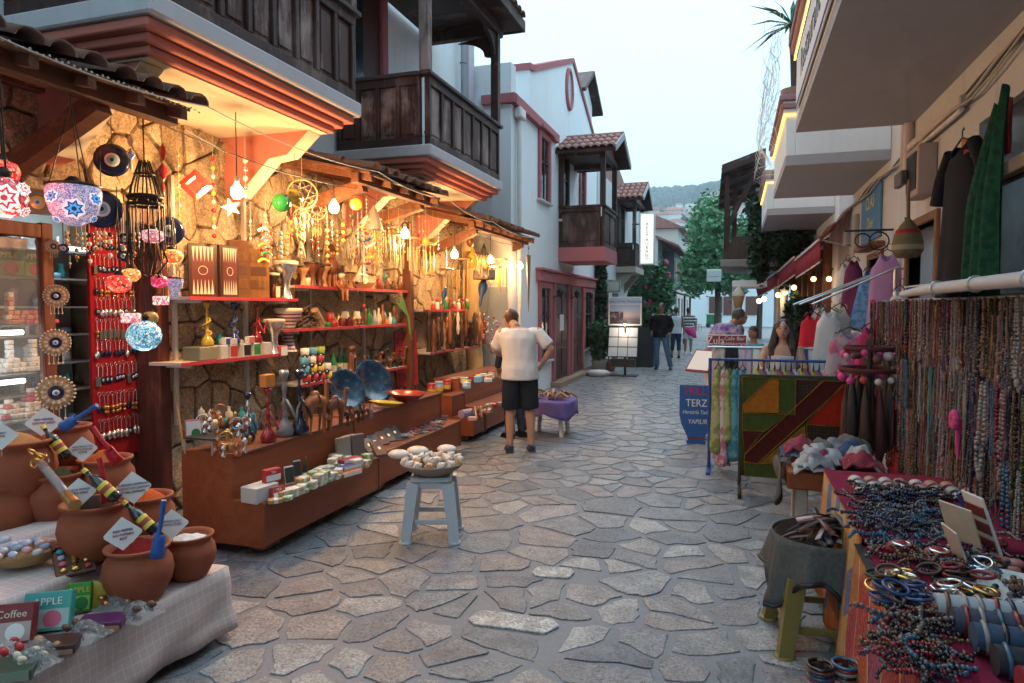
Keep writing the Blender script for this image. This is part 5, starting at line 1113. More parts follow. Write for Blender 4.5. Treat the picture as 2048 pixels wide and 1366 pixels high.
for k in range(5):
    mb=MB(); mb.k=0; mb.torus((0,0,-.012),.010,.0016,10,4,RY(PI/2)); mb.cyl((0,0,-.022),(0,0,-.075),.0028,4); mb.k=1
    if k==0: mb.ball((0,0,-.095),(.012,.018,.02),8,6)
    elif k==1: mb.lathe([(0,-.13),(.014,-.12),(.018,-.10),(.012,-.08),(0,-.075)],8)
    elif k==2: eye_disc(mb,(0,0,-.095),.02,FACE,(1,2,3,1))
    elif k==3: mb.box(-.004,.004,-.016,.016,-.13,-.076,.002)
    else: mb.ball((0,0,-.09),.013,7,5); mb.ball((0,0,-.115),.010,7,5)
    KM.append(mb.mesh('key_ring',[SILVER,[NAVY,SILVER,NAVY,GREYD,BRASS][k],M_EYEW,SKYB]))
rows_=[2.22,2.05,1.88,1.73,1.57,1.42,1.24,1.02,.82]
for j,z in enumerate(rows_):
    n=13
    for i in range(n):
        inst(KM[(j*2+(i%7==0))%5],'key_ring',None,(BX+.012,y0+.04+(y1-y0-.08)*i/(n-1),z+g.uniform(-.006,.006)),(g.uniform(-.1,.1),0,g.uniform(-.3,.3)),1.35 if j>5 else 1.2,'key ring on the %s row down the red board'%ORD[j],'key ring','key rings on the %s row of the red board'%ORD[j])
o=thing('leaning_cane','long bamboo cane leaning on the stone column','cane',az(390,1040,0)); mb=MB(); q=ax(350,790,-4.15)-Vector(o.location); mb.tube([(0,0,0),q*.5,q],[.014,.012,.010],7); mb.build('cane',TAN,o)
TENS=['','','twenty','thirty','forty','fifty','sixty','seventy','eighty','ninety']
def ordn(i):
    i+=1
    if i<=16: return ORD[i-1]
    if i<20: return ('seventeenth','eighteenth','nineteenth')[i-17]
    return TENS[i//10]+('-'+ORD[i%10-1] if i%10 else '') if i%10 else ('twentieth','thirtieth','fortieth','fiftieth','sixtieth','seventieth','eightieth','ninetieth')[i//10-2]
# ================================================================== COUNTERS of the left shop
LAM=wood('orange laminate',(.23,.052,.018),(.31,.080,.026),(.34,.10,.04),.12,'y',.5,.45); LAMT=wood('laminate top',(.16,.05,.025),(.21,.075,.04),(.24,.1,.06),.2,'y',.5,.4)
def counter(y0,y1,xf,xs,xb,zl,zu,label):
    o=thing('display_counter',label,'counter',(xf,y0,0),group='stepped orange brown counters')
    for nm,a,mt in (('front_board',(xf-.022,xf,y0+.022,y1-.022,.085,zl-.021),LAM),('riser',(xs-.02,xs,y0+.022,y1-.022,zl+.001,zu-.021),LAM),('lower_top',(xs-.001,xf+.012,y0+.0225,y1-.0225,zl-.02,zl),LAMT),('upper_top',(xb,xs+.012,y0+.0225,y1-.0225,zu-.02,zu),LAMT),('back_board',(xb,xb+.02,y0+.0225,y1-.0225,.08,zu-.021),LAM)):
        m=LB(); m.box(*a,.003); m.build(nm,mt,o)
    for y in (y0,y1-.022):
        m=LB(); m.prism([(xb,.08),(xf+.008,.08),(xf+.008,zl+.008),(xs+.008,zl+.008),(xs+.008,zu+.006),(xb,zu+.006)],.022,'Y',y); m.build('side_panel',LAM,o)
    for y in (y0+.12,y1-.35):
        for x in (xf-.16,xb+.12): m=LB(); m.box(x-.06,x+.06,y,y+.2,0,.0795,.01); m.build('block',P((.28,.26,.25),rough=.9,bump=.5),o)
    return o
counter(3.66,5.20,-2.90,-3.14,-3.55,.37,.68,'nearest stepped wooden counter with hookahs and soap packs'); counter(5.24,7.15,-2.95,-3.19,-3.6,.37,.68,'middle stepped wooden counter with camels, plates and bracelets')
counter(7.7,8.15,-3.02,-3.3,-3.7,.30,.56,'small stepped wooden counter of tins past the red panel'); counter(8.17,10.2,-3.02,-3.4,-3.75,.36,.72,'far stepped wooden counter beside the man in the white shirt')
def ap(px,py,z): return az(px,py,z)
def hookah(p,h,mat,label,metal=SILVER,hose=None,snake=False,box=None):
    o=thing('hookah',label,'hookah',p,group='glass water pipes'); k=h
    mb=MB(); mb.lathe([(0,0),(.12*k,0),(.135*k,.03*k),(.14*k,.10*k),(.10*k,.19*k),(.05*k,.25*k),(.045*k,.30*k)],18); mb.build('base',mat,o)
    mb=MB(); mb.lathe([(.045*k,.30*k),(.06*k,.33*k),(.03*k,.37*k),(.035*k,.45*k),(.055*k,.50*k),(.028*k,.55*k),(.03*k,.68*k),(.05*k,.72*k),(.022*k,.76*k),(.02*k,.84*k)],14); mb.build('stem',metal,o)
    mb=MB(); mb.lathe([(.02*k,.84*k),(.05*k,.87*k),(.075*k,.93*k),(.07*k,1.0*k),(.05*k,.98*k),(0,.92*k)],14); mb.build('bowl',mat,o)
    if snake:
        mb=MB(); mb.tube([((.075+.03*math.sin(a*.5))*k*math.cos(a),(.075+.03*math.sin(a*.5))*k*math.sin(a),(.25+.05*a)*k) for a in [i*.42 for i in range(22)]],[.024*k]*20+[.018*k,.008*k],7); mb.build('coil',snake,o)
    if hose:
        mb=MB(); a0=-.6; mb.tube([(0,0,.5*k),(.10*k,-.08*k,.56*k),(.2*k,-.12*k,.46*k),(.24*k,-.05*k,.28*k),(.15*k,.08*k,.22*k),(.12*k,.16*k,.40*k),(.18*k,.2*k,.58*k)],.018*k,6); mb.build('hose',hose,o)
    if box: mb=MB(); mb.box(-.03,.03,-.05,.05,1.0*k,1.0*k+.09,.003); mb.build('carton',ORANGE,o)
    return o
GB=P((.015,.03,.20),rough=.08,spec=.8); GRD=P((.28,.01,.012),rough=.1,spec=.8); GCL=P((.22,.22,.23),rough=.1,spec=.8); GDB=P((.01,.012,.05),rough=.08,spec=.8)
hookah(ap(497,882,.68),.36,GDB,'small blue hookah with silver neck on the near counter',hose=BLUE)
hookah(ap(537,884,.68),.40,GRD,'red glass hookah with an orange carton on its bowl',metal=GRD,hose=P((.35,.03,.05)),box=1)
hookah(ap(570,872,.68),.50,GCL,'tall clear glass hookah between the red and the dark blue one',metal=GCL,hose=P((.2,.24,.25)))
hookah(ap(600,868,.68),.50,GDB,'tall dark blue hookah beside the large wooden camel',metal=GDB,hose=M_BLACK)
# copper trinkets on a little black stand
st_=thing('trinket_stand','small black stand of metal trinkets at the near end of the counter','stand',ap(430,900,.68))
mb=MB(); mb.box(-.12,.12,-.16,.16,.10,.112,.003); mb.build('top',M_BLACK,st_)
for sx in (-1,1):
    for sy in (-1,1): mb=MB(); mb.cyl((sx*.11,sy*.15,0),(sx*.11,sy*.15,.1),.006,6); mb.build('leg',M_STEEL,st_)
TRM=[]
for k in range(3):
    mb=MB(); mb.lathe([[(0,0),(.022,0),(.026,.012),(.012,.03),(.010,.045),(.018,.06),(.02,.07),(.004,.09),(0,.10)],[(0,0),(.018,0),(.02,.02),(.006,.04),(.006,.06),(.02,.068),(.022,.08),(.003,.10)],[(0,0),(.024,0),(.012,.02),(.02,.045),(.018,.06),(0,.075)]][k],12); TRM.append(mb.mesh('trinket',[COPPER,SILVER,BRASS][k]))
g=random.Random(6)
SPOT=[(432,905),(447,915),(462,905),(475,912),(490,905),(455,880),(437,882),(420,862),(440,850),(462,862),(478,875),(500,888),(487,860),(410,868),(470,838),(425,838)]
for i,(px,py) in enumerate(SPOT):
    z=.68 if py>885 else .795 if py>856 else .80
    inst(TRM[i%3],'metal_trinket',None,ap(px,py,z),(0,0,g.random()*3),g.uniform(.7,1.1),'pointed %s trinket on or by the black stand, %s'%(('copper','silver','brass')[i%3],'trinket %s from the front'%ORD[i]),'trinket','metal trinkets at the counter end')
for px,py,c,lab in ((475,845,SKYB,'pale blue glass ring standing among the trinkets'),(405,838,SILVER,'silver hoop leaning at the back of the trinkets'),(440,815,COPPER,'copper hoop highest among the trinkets'),(452,876,BRASS,'brass hoop among the trinkets')):
    p=ap(px,py+15,.8); mb=MB(); mb.torus((0,0,.045),.04,.005,18,6,aim(p)); mb.build('hoop',c,loc=p,label=lab,cat='hoop')
box_print('tea_box','small red and white carton leaning at the stone column',ap(388,895,.70)+Vector((0,0,.06)),(.03,.10,.13),(P((.5,.12,.13)),WHITE),-.6,-.15,motif=GREEN)
# camels
def camel(p,h,mat,label,rz=0,group='carved camels',legm=None):
    o=thing('carved_camel',label,'carving',p,rz,group); s=h
    mb=MB(); mb.M=SC(s); B=lambda pts,rr,n=8: mb.tube(pts,rr,n)
    B([(-.22,0,.50),(-.16,0,.58),(-.02,0,.64),(.10,0,.60),(.18,0,.54)],[.06,.12,.15,.13,.08],10); mb.ball((-.02,0,.73),(.10,.075,.10),10,6)
    B([(.16,0,.56),(.25,0,.58),(.29,0,.70),(.28,0,.86),(.30,0,.93)],[.09,.065,.048,.042,.045],8); mb.ball((.33,0,.945),(.075,.04,.042),8,6); mb.ball((.40,0,.925),(.035,.03,.03),6,5)
    for y in (-.025,.025): B([(.285,y,.96),(.275,y*1.4,1.0)],[.014,.005],5)
    for x,y in ((-.18,-.06),(-.18,.06),(.15,-.055),(.15,.055)): B([(x,y,.52),(x+.01,y,.30),(x-.015,y,.04),(x+.01,y,.0)],[.055,.03,.02,.03],7)
    B([(-.24,0,.54),(-.28,0,.40)],[.012,.008],5); mb.build('body',mat,o)
    mb=MB(); mb.M=SC(s); mb.torus((-.02,0,.66),.15,.012,14,5,RY(PI/2)@SC(1,1,1)); mb.build('girth',DBROWN,o); return o
CAM=P((.30,.10,.035),rough=.35,var=.3,scale=9)
camel(ap(632,866,.68),.40,CAM,'largest carved wooden camel on the middle counter',1.35); camel(ap(672,858,.68),.33,CARVED,'second carved wooden camel behind the largest',1.2); camel(ap(655,862,.68),.17,CAM,'small camel between the legs of the two large ones',1.3)
for i,(px,py,h,m_) in enumerate(((690,853,.17,DBROWN),(700,850,.15,CARVED),(712,846,.16,DBROWN),(722,842,.14,DBROWN),(733,838,.13,CARVED),(742,836,.11,P((.3,.3,.31))))):
    camel(ap(px,py,.68),h,m_,'tiny carved camel, %s in the row from the large ones to the blue plate'%ORD[i],1.2+.2*(i%2),'tiny camels in a row')
def plate(p,rpx,mats,label,tilt,rz,depth=.25,k=None):
    r=rpx*mpp(p); o=thing('painted_plate',label,'plate',p); o.rotation_euler=(0,tilt,rz)
    mb=MB(); mb.lathe([(0,0),(r*.5,.0),(r*.9,r*depth),(r,r*depth*1.25),(r*.97,r*depth*1.3),(r*.85,r*depth*1.1),(r*.45,r*.06),(0,r*.05)],30); mb.build('dish',mats,o); return o
t=NT('painted blue glaze'); n=t.noise(9,5,.7); n2=t.noise(3,4,.6); c=t.ramp(n,[(.3,(.004,.006,.02)),(.55,(.012,.05,.12)),(.68,(.03,.18,.32)),(.8,(.3,.4,.48))]); c=t.mix(t.ramp(n2,[(.45,0),(.6,1)]),c,(.006,.010,.03)); t.set(c,.15); GLAZE=t.mat
p=ap(752,800,.70); plate(p+Vector((-.10,.06,.16)),46,GLAZE,'large dark blue glazed plate leaning by the red panel',1.15,-.35); p=ap(705,815,.70); plate(p+Vector((-.12,.05,.15)),42,GLAZE,'dark blue glazed plate behind the tiny camels',1.15,-.35)
p=ap(812,800,.70); plate(p,40,[P((.30,.02,.02),rough=.2)],'shallow red bowl with black outside at the counter end',.06,0,.3); p=ap(772,812,.70); o=plate(p,34,P((.45,.32,.03),rough=.3),'yellow and black leaf shaped dish',.08,.3,.2); o.scale=(1,.5,1)
# red carved panel leaning by the trunk
p=ax(815,790,-4.05); o=thing('carved_red_board','tall red painted panel with carved circles leaning at the end of the shelves','panel',(p.x,p.y,.62)); mb=MB(); mb.box(-.015,.015,-.17,.17,0,.72,.006); mb.build('board',P((.30,.015,.018),rough=.45),o)
for j in range(3):
    for i in (-1,1): mb=MB(); mb.torus((.016,i*.075,.13+.23*j),.05,.008,16,5,RY(PI/2)); mb.build('carved_ring',P((.22,.01,.012),rough=.45),o)
o.rotation_euler=(0,-.08,-.55)
# lower tier goods
LZ=.37
box_print('white_carton','large white carton on the lower step of the near counter',ap(520,1000,LZ),(.14,.20,.105),(P((.60,.57,.53),rough=.6),P((.5,.5,.55))),-.12,bev=.004)
o=thing('green_pouch','shiny green drawstring pouch on the white carton','pouch',ap(505,948,LZ+.108)); mb=MB(); mb.lathe([(0,0),(.04,.0),(.05,.03),(.04,.07),(.015,.10),(.018,.11),(.04,.16),(.035,.15),(0,.11)],14); mb.build('bag',P((.01,.25,.07),rough=.25),o)
for k in range(3): mb=MB(); mb.ball((.035*math.cos(k*2),.035*math.sin(k*2),.15),(.012,.012,.02),7,5); mb.build('bead',[RED,BROWN,GREEN][k],o)
box_print('red_carton','red and white carton standing on the white carton',ap(543,962,LZ+.107),(.05,.12,.085),(P((.50,.04,.05)),WHITE),-.3,txt='TEA',tmat=WHITE); box_print('photo_card','framed photo card standing behind the red carton',ap(538,930,LZ+.107),(.012,.13,.13),(P((.4,.38,.37)),P((.5,.35,.28),var=.5,scale=20)),-.3,-.1); box_print('red_carton','small red carton leaning on the front of the white one',ap(558,1000,LZ),(.05,.10,.09),(P((.45,.06,.04)),WHITE),-.3,-.35,txt='TEA',tmat=WHITE)
for px,py,lab in ((580,968,'black and white card nearest the red carton'),(595,955,'black and white card in the middle of three'),(607,948,'black and white card farthest of three')): box_print('post_card',lab,ap(px,py,LZ),(.006,.075,.13),(WHITE,P((.05,.06,.05),var=.6,scale=40)),-.4,-.15,group='standing cards on the lower step')
SOAPC=[P((.55,.50,.38),rough=.7),P((.25,.36,.14),rough=.6),P((.48,.28,.12),rough=.6),P((.60,.56,.50),rough=.6),P((.38,.42,.28),rough=.6),P((.5,.44,.30),rough=.7)]
SOAPN=['cream','green','orange','white','olive','straw']
mb=MB(); mb.box(-.03,.03,-.045,.045,0,.028,.004); SM=[]
for c in SOAPC: SM.append(mb.mesh('soap',c))
mb2=MB(); mb2.box(-.031,.031,-.015,.015,-.0005,.0285,.003); ME_BAND=mb2.mesh('paper_band',WHITE)
def soap(p,k,rz,tilt=0,lab=''):
    o=thing('soap_pack',lab,'soap',p,rz,'soap packs on the lower step'); o.rotation_euler=(0,tilt,rz); inst(SM[k],'bar',o); inst(ME_BAND,'band',o); return o
g=random.Random(9); n=0
for row,(xa,ya,xb,yb,cnt) in enumerate(((575,1000,722,912,13),(588,990,728,905,13),(604,978,716,906,12),(620,962,705,910,11),(548,1004,728,934,13),(562,1000,732,928,13))):
    for i in range(cnt):
        t_=i/(cnt-1); px=xa+(xb-xa)*t_+g.uniform(-3,3); py=ya+(yb-ya)*t_+g.uniform(-2,2); k=g.randrange(6); lay=g.randrange(3) if row>1 else g.randrange(2)
        for L in range(lay+1): soap(ap(px,py,LZ)+Vector((0,0,L*.029)),k,g.uniform(-.5,.5)-.2,0,'%s soap pack, %s along the %s row%s'%(SOAPN[k],ORD[i],ORD[row],('',', second layer',', third layer')[L]))
for j,(px,py,dz,c,lab) in enumerate(((650,905,.06,P((.03,.30,.32)),'turquoise long carton on top of the soap piles'),(655,915,.03,P((.25,.12,.07)),'brown long carton under the turquoise one'),(655,925,0,P((.3,.14,.08)),'lowest brown long carton of the pile'),(700,950,.0,P((.35,.12,.05)),'brown striped carton at the right end of the lower step'),(700,944,.03,P((.05,.07,.25)),'navy carton on the striped ones'),(700,938,.06,P((.45,.03,.06)),'red carton on top at the right end'))): box_print('long_carton',lab,ap(px,py,LZ)+Vector((0,0,dz)),(.07,.2,.029),(c,WHITE),-.25)
BOOK=[P((.30,.26,.24),rough=.7,bump=.4),P((.16,.12,.11),rough=.7,bump=.5),P((.20,.07,.035),rough=.6,bump=.4),P((.09,.085,.10),rough=.7)]
for i,(px,py,k,lab) in enumerate(((688,925,0,'pale cloth bound album standing, first of three'),(700,920,0,'pale cloth bound album standing, second of three'),(716,918,1,'dark carved album standing nearest the leather ones'))):
    o=thing('album',lab,'album',ap(px,py,LZ),-.25,'albums on the counter'); o.rotation_euler=(0,-.08,-.25); mb=MB(); mb.box(-.02,.02,-.07,.07,0,.21,.004); mb.build('cover',BOOK[k],o); mb=MB(); mb.box(-.014,.014,-.066,.074,.005,.205); mb.build('pages',BONE,o)
for i,(px,py,k) in enumerate(((745,905,1),(757,898,3),(770,890,2),(783,884,1),(795,878,3),(764,912,2))):
    o=thing('leather_book','leather bound notebook leaning in the row beside the albums, %s'%ORD[i],'notebook',ap(px,py,LZ),-.3,'leather notebooks'); o.rotation_euler=(0,-.85,-.3-.05*i); mb=MB(); mb.box(-.015,.015,-.055,.055,0,.16,.004); mb.build('cover',BOOK[k],o); mb=MB(); mb.box(.0155,.018,-.012,.012,.06,.09); mb.build('clasp',BRASS,o)
o=thing('slate_block','dark slate block leaning on the riser of the middle counter','block',ap(783,868,LZ)); o.rotation_euler=(0,-.3,-.2); mb=MB(); mb.box(-.02,.02,-.06,.06,0,.24,.006); mb.build('slab',P((.07,.075,.10),rough=.6),o)
mb=MB(); mb.torus((0,0,.008),.034,.007,14,5); BRM=[mb.mesh('bracelet',c) for c in (RED,GREYD,P((.03,.04,.10)),DRED,P((.35,.33,.33)))]; BRN=['red','dark grey','navy','dark red','pale grey']
g=random.Random(22)
for j in range(5):
    for i in range(9):
        t_=i/8; px=806+t_*78+j*3-6; py=880-t_*24-j*5+g.uniform(-1,1); k=g.randrange(5)
        inst(BRM[k],'bead_bracelet',None,ap(px,py,LZ+.002)+Vector((0,0,g.uniform(0,.01))),(g.uniform(-.1,.1),g.uniform(-.1,.1),0),1,'%s bead bracelet, %s along the %s row on the middle counter'%(BRN[k],ORD[i],ORD[j]),'bracelet','bracelets on the middle counter')
# ================================================================== SHELVES on the stone wall
SHR=P((.50,.035,.05),rough=.4); SHB=P((.62,.52,.42),rough=.6)
def shelf(y0,y1,z,label,xf=-4.0):
    o=thing('wall_shelf',label,'shelf',(WX,y0,z),group='red edged wall shelves'); m=LB(); m.box(WX-.02,xf-.006,y0,y1,z-.024,z); m.build('board',SHB,o); m=LB(); m.box(xf-.0055,xf,y0,y1,z-.026,z+.002); m.build('edge',SHR,o)
    for k in range(3): m=LB(); y=y0+(y1-y0)*(.1+.4*k); m.box(WX+.03,xf-.03,y,y+.02,z-.05,z-.0245); m.build('bracket',P((.6,.58,.55)),o)
    return z
zUL=shelf(4.24,5.62,1.735,'red edged shelf with backgammon boards'); zLL=shelf(4.15,5.32,1.225,'red edged shelf with the row of white cartons'); zU=shelf(5.58,7.95,1.865,'top red edged shelf with drums and puppets'); zM=shelf(5.40,7.9,1.445,'middle red edged shelf with driftwood and mugs'); zL=shelf(5.65,7.9,.90,'lowest red edged shelf with painted cups')
for y in (4.36,5.2,6.2,7.3): m=LB(); m.box(WX+.0,WX+.035,y,y+.03,.7,2.7); m.build('shelf_upright',P((.55,.5,.44),rough=.5),label='pale shelf upright on the stone wall, %s from the left'%ORD[int((y-4)*1.2)],cat='upright',group='shelf uprights')
def on(px,X,z): q=ax(px,600,X); return Vector((q.x,q.y,z))
XS=-4.1
# upper left shelf
o=thing('backgammon_board','open dark wooden backgammon board standing on the shelf','game board',on(437,XS,zUL))
for sg in (-1,1):
    mb=MB(); mb.M=T(0,sg*.002,0)@RZ(sg*.35)@T(0,sg*.115,0); mb.box(-.02,.02,-.11,.11,0,.44,.004); mb.build('case',P((.05,.02,.012),rough=.4),o); mb=MB(); mb.M=T(0,sg*.002,0)@RZ(sg*.35)@T(0,sg*.115,0); mb.box(.0202,.022,-.085,.085,.02,.42); mb.build('field',P((.13,.025,.018),rough=.4),o)
    for i in range(6):
        for z0,z1 in ((.025,.15),(.415,.29)): mb=MB(); mb.M=T(0,sg*.002,0)@RZ(sg*.35)@T(0,sg*.115,0); y=-.07+i*.028; mb.add([(.0226,y-.011,z0),(.0226,y+.011,z0),(.0226,y,z1)],[(0,1,2)]); mb.build('point',CREAM,o)
    mb=MB(); mb.M=T(0,sg*.002,0)@RZ(sg*.35)@T(.0228,sg*.115,.22); mb.torus((0,0,0),.035,.003,16,4,RY(PI/2)); mb.build('ring',CREAM,o)
o.rotation_euler=(0,0,-.35)
CH=wood('honey wood',(.20,.075,.02),(.34,.14,.04),(.42,.2,.07),.2)
for px,w_,h,mt,lab in ((478,.18,.50,P((.17,.07,.03),rough=.4,var=.3),'tall brown board behind the backgammon set'),(515,.21,.44,CH,'honey coloured inlaid chess box standing on end')):
    o=thing('game_box',lab,'game box',on(px,XS-.03 if h>.45 else XS,zUL)); o.rotation_euler=(0,0,-.4); mb=MB(); mb.box(-.03,.03,-w_/2,w_/2,0,h,.005); mb.build('case',mt,o)
    for z in (.08,.2,.32): mb=MB(); mb.box(.0305,.033,-w_*.36,w_*.36,z,z+.08,.002); mb.build('inlay',wood('inlay',(.12,.05,.02),(.22,.09,.03),(.3,.15,.05),.2) if z!=.2 else BROWN,o)
def goblet_drum(p,h,mt,label,mt2=None,tilt=0):
    o=thing('goblet_drum',label,'drum',p,group='goblet drums'); k=h
    mb=MB(); mb.lathe([(.20*k,0),(.15*k,.1*k),(.11*k,.30*k),(.12*k,.5*k),(.2*k,.68*k),(.30*k,.80*k),(.31*k,.96*k)],20); mb.build('shell',mt,o)
    mb=MB(); mb.lathe([(.315*k,.90*k),(.33*k,.93*k),(.33*k,.985*k),(.30*k,1.0*k),(0,1.0*k)],20); mb.build('head',mt2 or CREAM,o); o.rotation_euler=(tilt,0,0); return o
STRIPES=P((.6,.6,.6),rough=.3,metal=.6)
goblet_drum(on(572,XS,zUL),.36,SILVER,'silver goblet drum at the right end of the backgammon shelf'); goblet_drum(on(543,XS-.06,zUL),.24,DBROWN,'dark goblet drum behind the chess box')
o=box_print('small_carton','small dark carton with a pale figure beside the silver drum',on(555,XS+.04,zUL),(.02,.05,.12),(DBROWN,CREAM),-.3)
# lower left shelf
box_print('metal_chest','grey green metal cash box at the left end of the carton shelf',on(398,XS,zLL),(.18,.19,.11),(P((.20,.19,.12),rough=.45),P((.28,.26,.17),rough=.4)),-.05,bev=.006)
for i,(px,c2) in enumerate(((436,None),(455,RED),(482,M_BLACK),(502,GREEN),(525,None),(455,None))):
    z=zLL; box_print('white_carton','white carton %s on the shelf under the yellow hookah'%('first from the cash box','with a red panel','with a black panel','with a green panel','last in the row','second layer')[i],on(px,XS+.02,z if i<5 else z+.112),(.12,.085,.11 if i<5 else .05),(P((.58,.56,.56)),c2 or P((.52,.5,.52))),-.05,group='white cartons in a row')
for px,c,lab in ((452,BLUE,'small blue printed box on the cartons'),(498,P((.5,.15,.18)),'small red printed box on the cartons')): box_print('small_carton',lab,on(px,XS+.05,zLL+.112),(.05,.075,.06),(WHITE,c),-.05)
box_print('small_carton','red and white carton overhanging the end of the carton shelf',on(562,XS+.08,zLL-.03),(.06,.09,.10),(P((.5,.06,.08)),WHITE),-.1)
GYL=P((.55,.36,.03),rough=.12,spec=.8)
hookah(on(413,XS,zLL+.11),.36,GYL,'yellow glass hookah with a coiled snake on the cash box',metal=GYL,snake=GYL); hookah(on(467,XS,zLL+.112),.36,GB,'blue glass hookah with black bowl on the cartons',metal=GREYD,snake=BLUE); hookah(on(513,XS,zLL+.112),.34,GRD,'red glass hookah on the cartons',metal=GRD,hose=P((.5,.03,.04)),snake=GRD)
goblet_drum(on(546,XS+.03,zLL),.32,SILVER,'silver goblet drum at the end of the carton shelf'); t=NT('striped drum'); k_=t.math('FRACT',t.math('MULTIPLY',t.xyz()[2],30)); t.set(t.mix(t.math('LESS_THAN',k_,.5),(.25,.02,.03),(.6,.58,.58)),.35); goblet_drum(on(575,XS-.02,zLL),.42,t.mat,'tall red and silver striped goblet drum','')if False else goblet_drum(on(575,XS-.02,zLL),.42,t.mat,'tall red and silver striped goblet drum behind the silver one')
# top shelf
DJ=P((.16,.045,.02),rough=.4,var=.4,scale=30); DJ2=P((.45,.22,.09),rough=.6,var=.5,scale=40)
for i,(px,h) in enumerate(((607,.20),(625,.25),(648,.24),(668,.21),(702,.18),(640,.22))): goblet_drum(on(px,XS-.02*(i%2),zU),h,DJ if i%2 else DJ2,'small brown hand drum, %s from the left on the top shelf'%ORD[i] if i<5 else 'small brown hand drum at the back of the top shelf',DBROWN)
def puppet(p,h,label,mats,sit=False,rz=0):
    o=thing('carved_puppet',label,'puppet',p,rz); mb=MB(); mb.M=SC(h)
    mb.lathe([(0,.30),(.10,.30),(.12,.42),(.09,.55),(.04,.60)],10); mb.build('torso',mats[0],o)
    mb=MB(); mb.M=SC(h); mb.ball((0,0,.70),(.10,.09,.115),10,7); mb.ball((.09,0,.69),.025,6,4); mb.build('head',mats[1],o)
    mb=MB(); mb.M=SC(h); mb.lathe([(.13,.77),(.12,.79),(.08,.80),(.06,.90),(0,.92)],10); mb.build('hat',mats[2],o)
    for s in (-1,1):
        mb=MB(); mb.M=SC(h); mb.tube([(0,s*.10,.54),(.03,s*.17,.44),(.10,s*.12,.36)],[.035,.03,.028],6); mb.build('arm',mats[0],o)
        mb=MB(); mb.M=SC(h); mb.tube([(0,s*.05,.32),(.16,s*.06,.30),(.17,s*.06,.02),(.24,s*.06,0)] if sit else [(0,s*.05,.32),(.02,s*.06,.16),(0,s*.06,.02),(.07,s*.06,.0)],[.05,.045,.035,.03],6); mb.build('leg',mats[1] if not sit else mats[0],o)
    return o
puppet(on(664,XS+.0,zU),.50,'tall carved puppet with a hat under the second bulb',[CARVED,CAM,BROWN],rz=-.5); puppet(on(684,-3.97,zU-.14),.38,'seated carved cat puppet with legs over the shelf edge',[CAM,CREAM,DBROWN],True,-.5)
o=thing('model_boat','carved wooden model boat on the top shelf','model',on(725,XS,zU)); mb=MB(); mb.M=RZ(1.2); mb.prism([(-.16,.06),(-.10,0),(.10,0),(.18,.08),(.10,.06),(-.1,.055)],.06,'Y',-.03); mb.build('hull',CARVED,o); mb=MB(); mb.cyl((0,0,.05),(0,0,.30),.006,6); mb.build('mast',DBROWN,o); mb=MB(); mb.M=RZ(1.2); mb.add([(-.01,0,.28),(-.12,.02,.08),(.12,.02,.08)],[(0,1,2)]); mb.build('sail',CREAM,o,solid=.003)
g=random.Random(31)
for i,px in enumerate((762,775,788,800)): o=thing('small_carving','little carved figure at the right end of the top shelf, %s'%ORD[i],'carving',on(px,XS,zU),g.random()*2,'little carvings'); mb=MB(); h=g.uniform(.12,.2); mb.lathe([(0,0),(.04,0),(.03,h*.3),(.045,h*.5),(.02,h*.7),(.03,h*.85),(0,h)],9); mb.build('figure',CARVED if i%2 else BROWN,o); mb=MB(); mb.box(-.05,.05,-.05,.05,-.0,.012,.002); mb.build('plinth',DBROWN,o)
# middle shelf
o=thing('driftwood','tangled heap of dark driftwood at the left of the middle shelf','driftwood',on(608,XS,zM)); 
for k in range(16): mb=MB(); a=g.uniform(-1,1); mb.tube([(g.uniform(-.06,.06),g.uniform(-.22,.15),g.uniform(.0,.08)),(g.uniform(-.06,.06),g.uniform(-.1,.15),g.uniform(.05,.2)),(g.uniform(-.06,.06),g.uniform(0,.25),g.uniform(.02,.25))],[.018,.015,.006],6); mb.build('branch',DBROWN if k%3 else BROWN,o)
o=thing('bark_roll','ringed cylinder of pale bark leaning on the driftwood','carving',on(644,XS+.03,zM+.03)); mb=MB(); mb.M=RX(.75)
for k in range(7): mb.lathe([(.034,k*.03),(.04,k*.03+.006),(.04,k*.03+.024),(.034,k*.03+.03)],12)
mb.build('roll',TAN,o)
for i,(px,c,h,lab) in enumerate(((660,RED,.15,'tall red mug on the middle shelf'),(668,RED,.07,'short red mug below the tall one'),(684,DRED,.09,'dark red lidded jar on the middle shelf'),(700,DRED,.10,'dark red pot right of the lidded jar'),(655,GREEN,.05,'small green and red box on the middle shelf'))):
    o=thing('mug',lab,'mug',on(px,XS+.05*(i%2),zM)); mb=MB(); mb.lathe([(0,0),(.035,0),(.04,h*.5),(.038,h),(.033,h),(.03,.01),(0,.01)],14); mb.build('cup',c,o); mb=MB(); mb.torus((0,.042,h*.5),h*.25,.006,12,5,RY(PI/2)); mb.build('handle',c,o)
for px,mt,lab in ((690,CREAM,'small cream shade lamp on the middle shelf'),(713,CREAM,'larger cream shade lamp on the middle shelf')):
    o=thing('small_lamp',lab,'lamp',on(px,XS,zM)); mb=MB(); mb.lathe([(0,0),(.04,0),(.03,.03),(.02,.07),(.015,.09)],12); mb.build('foot',DRED,o); mb=MB(); mb.lathe([(.05,.08),(.035,.16),(.0,.162)],14); mb.build('shade',mt,o)
o=thing('red_rose','single red artificial rose on a stem','flower',on(727,XS,zM)); mb=MB(); mb.cyl((0,0,0),(0,0,.20),.004,5); mb.lathe([(0,0),(.02,0),(.02,.01)],8); mb.build('stem',GREEN,o); mb=MB(); mb.ball((0,0,.22),(.025,.025,.03),8,6); mb.build('bloom',RED,o)
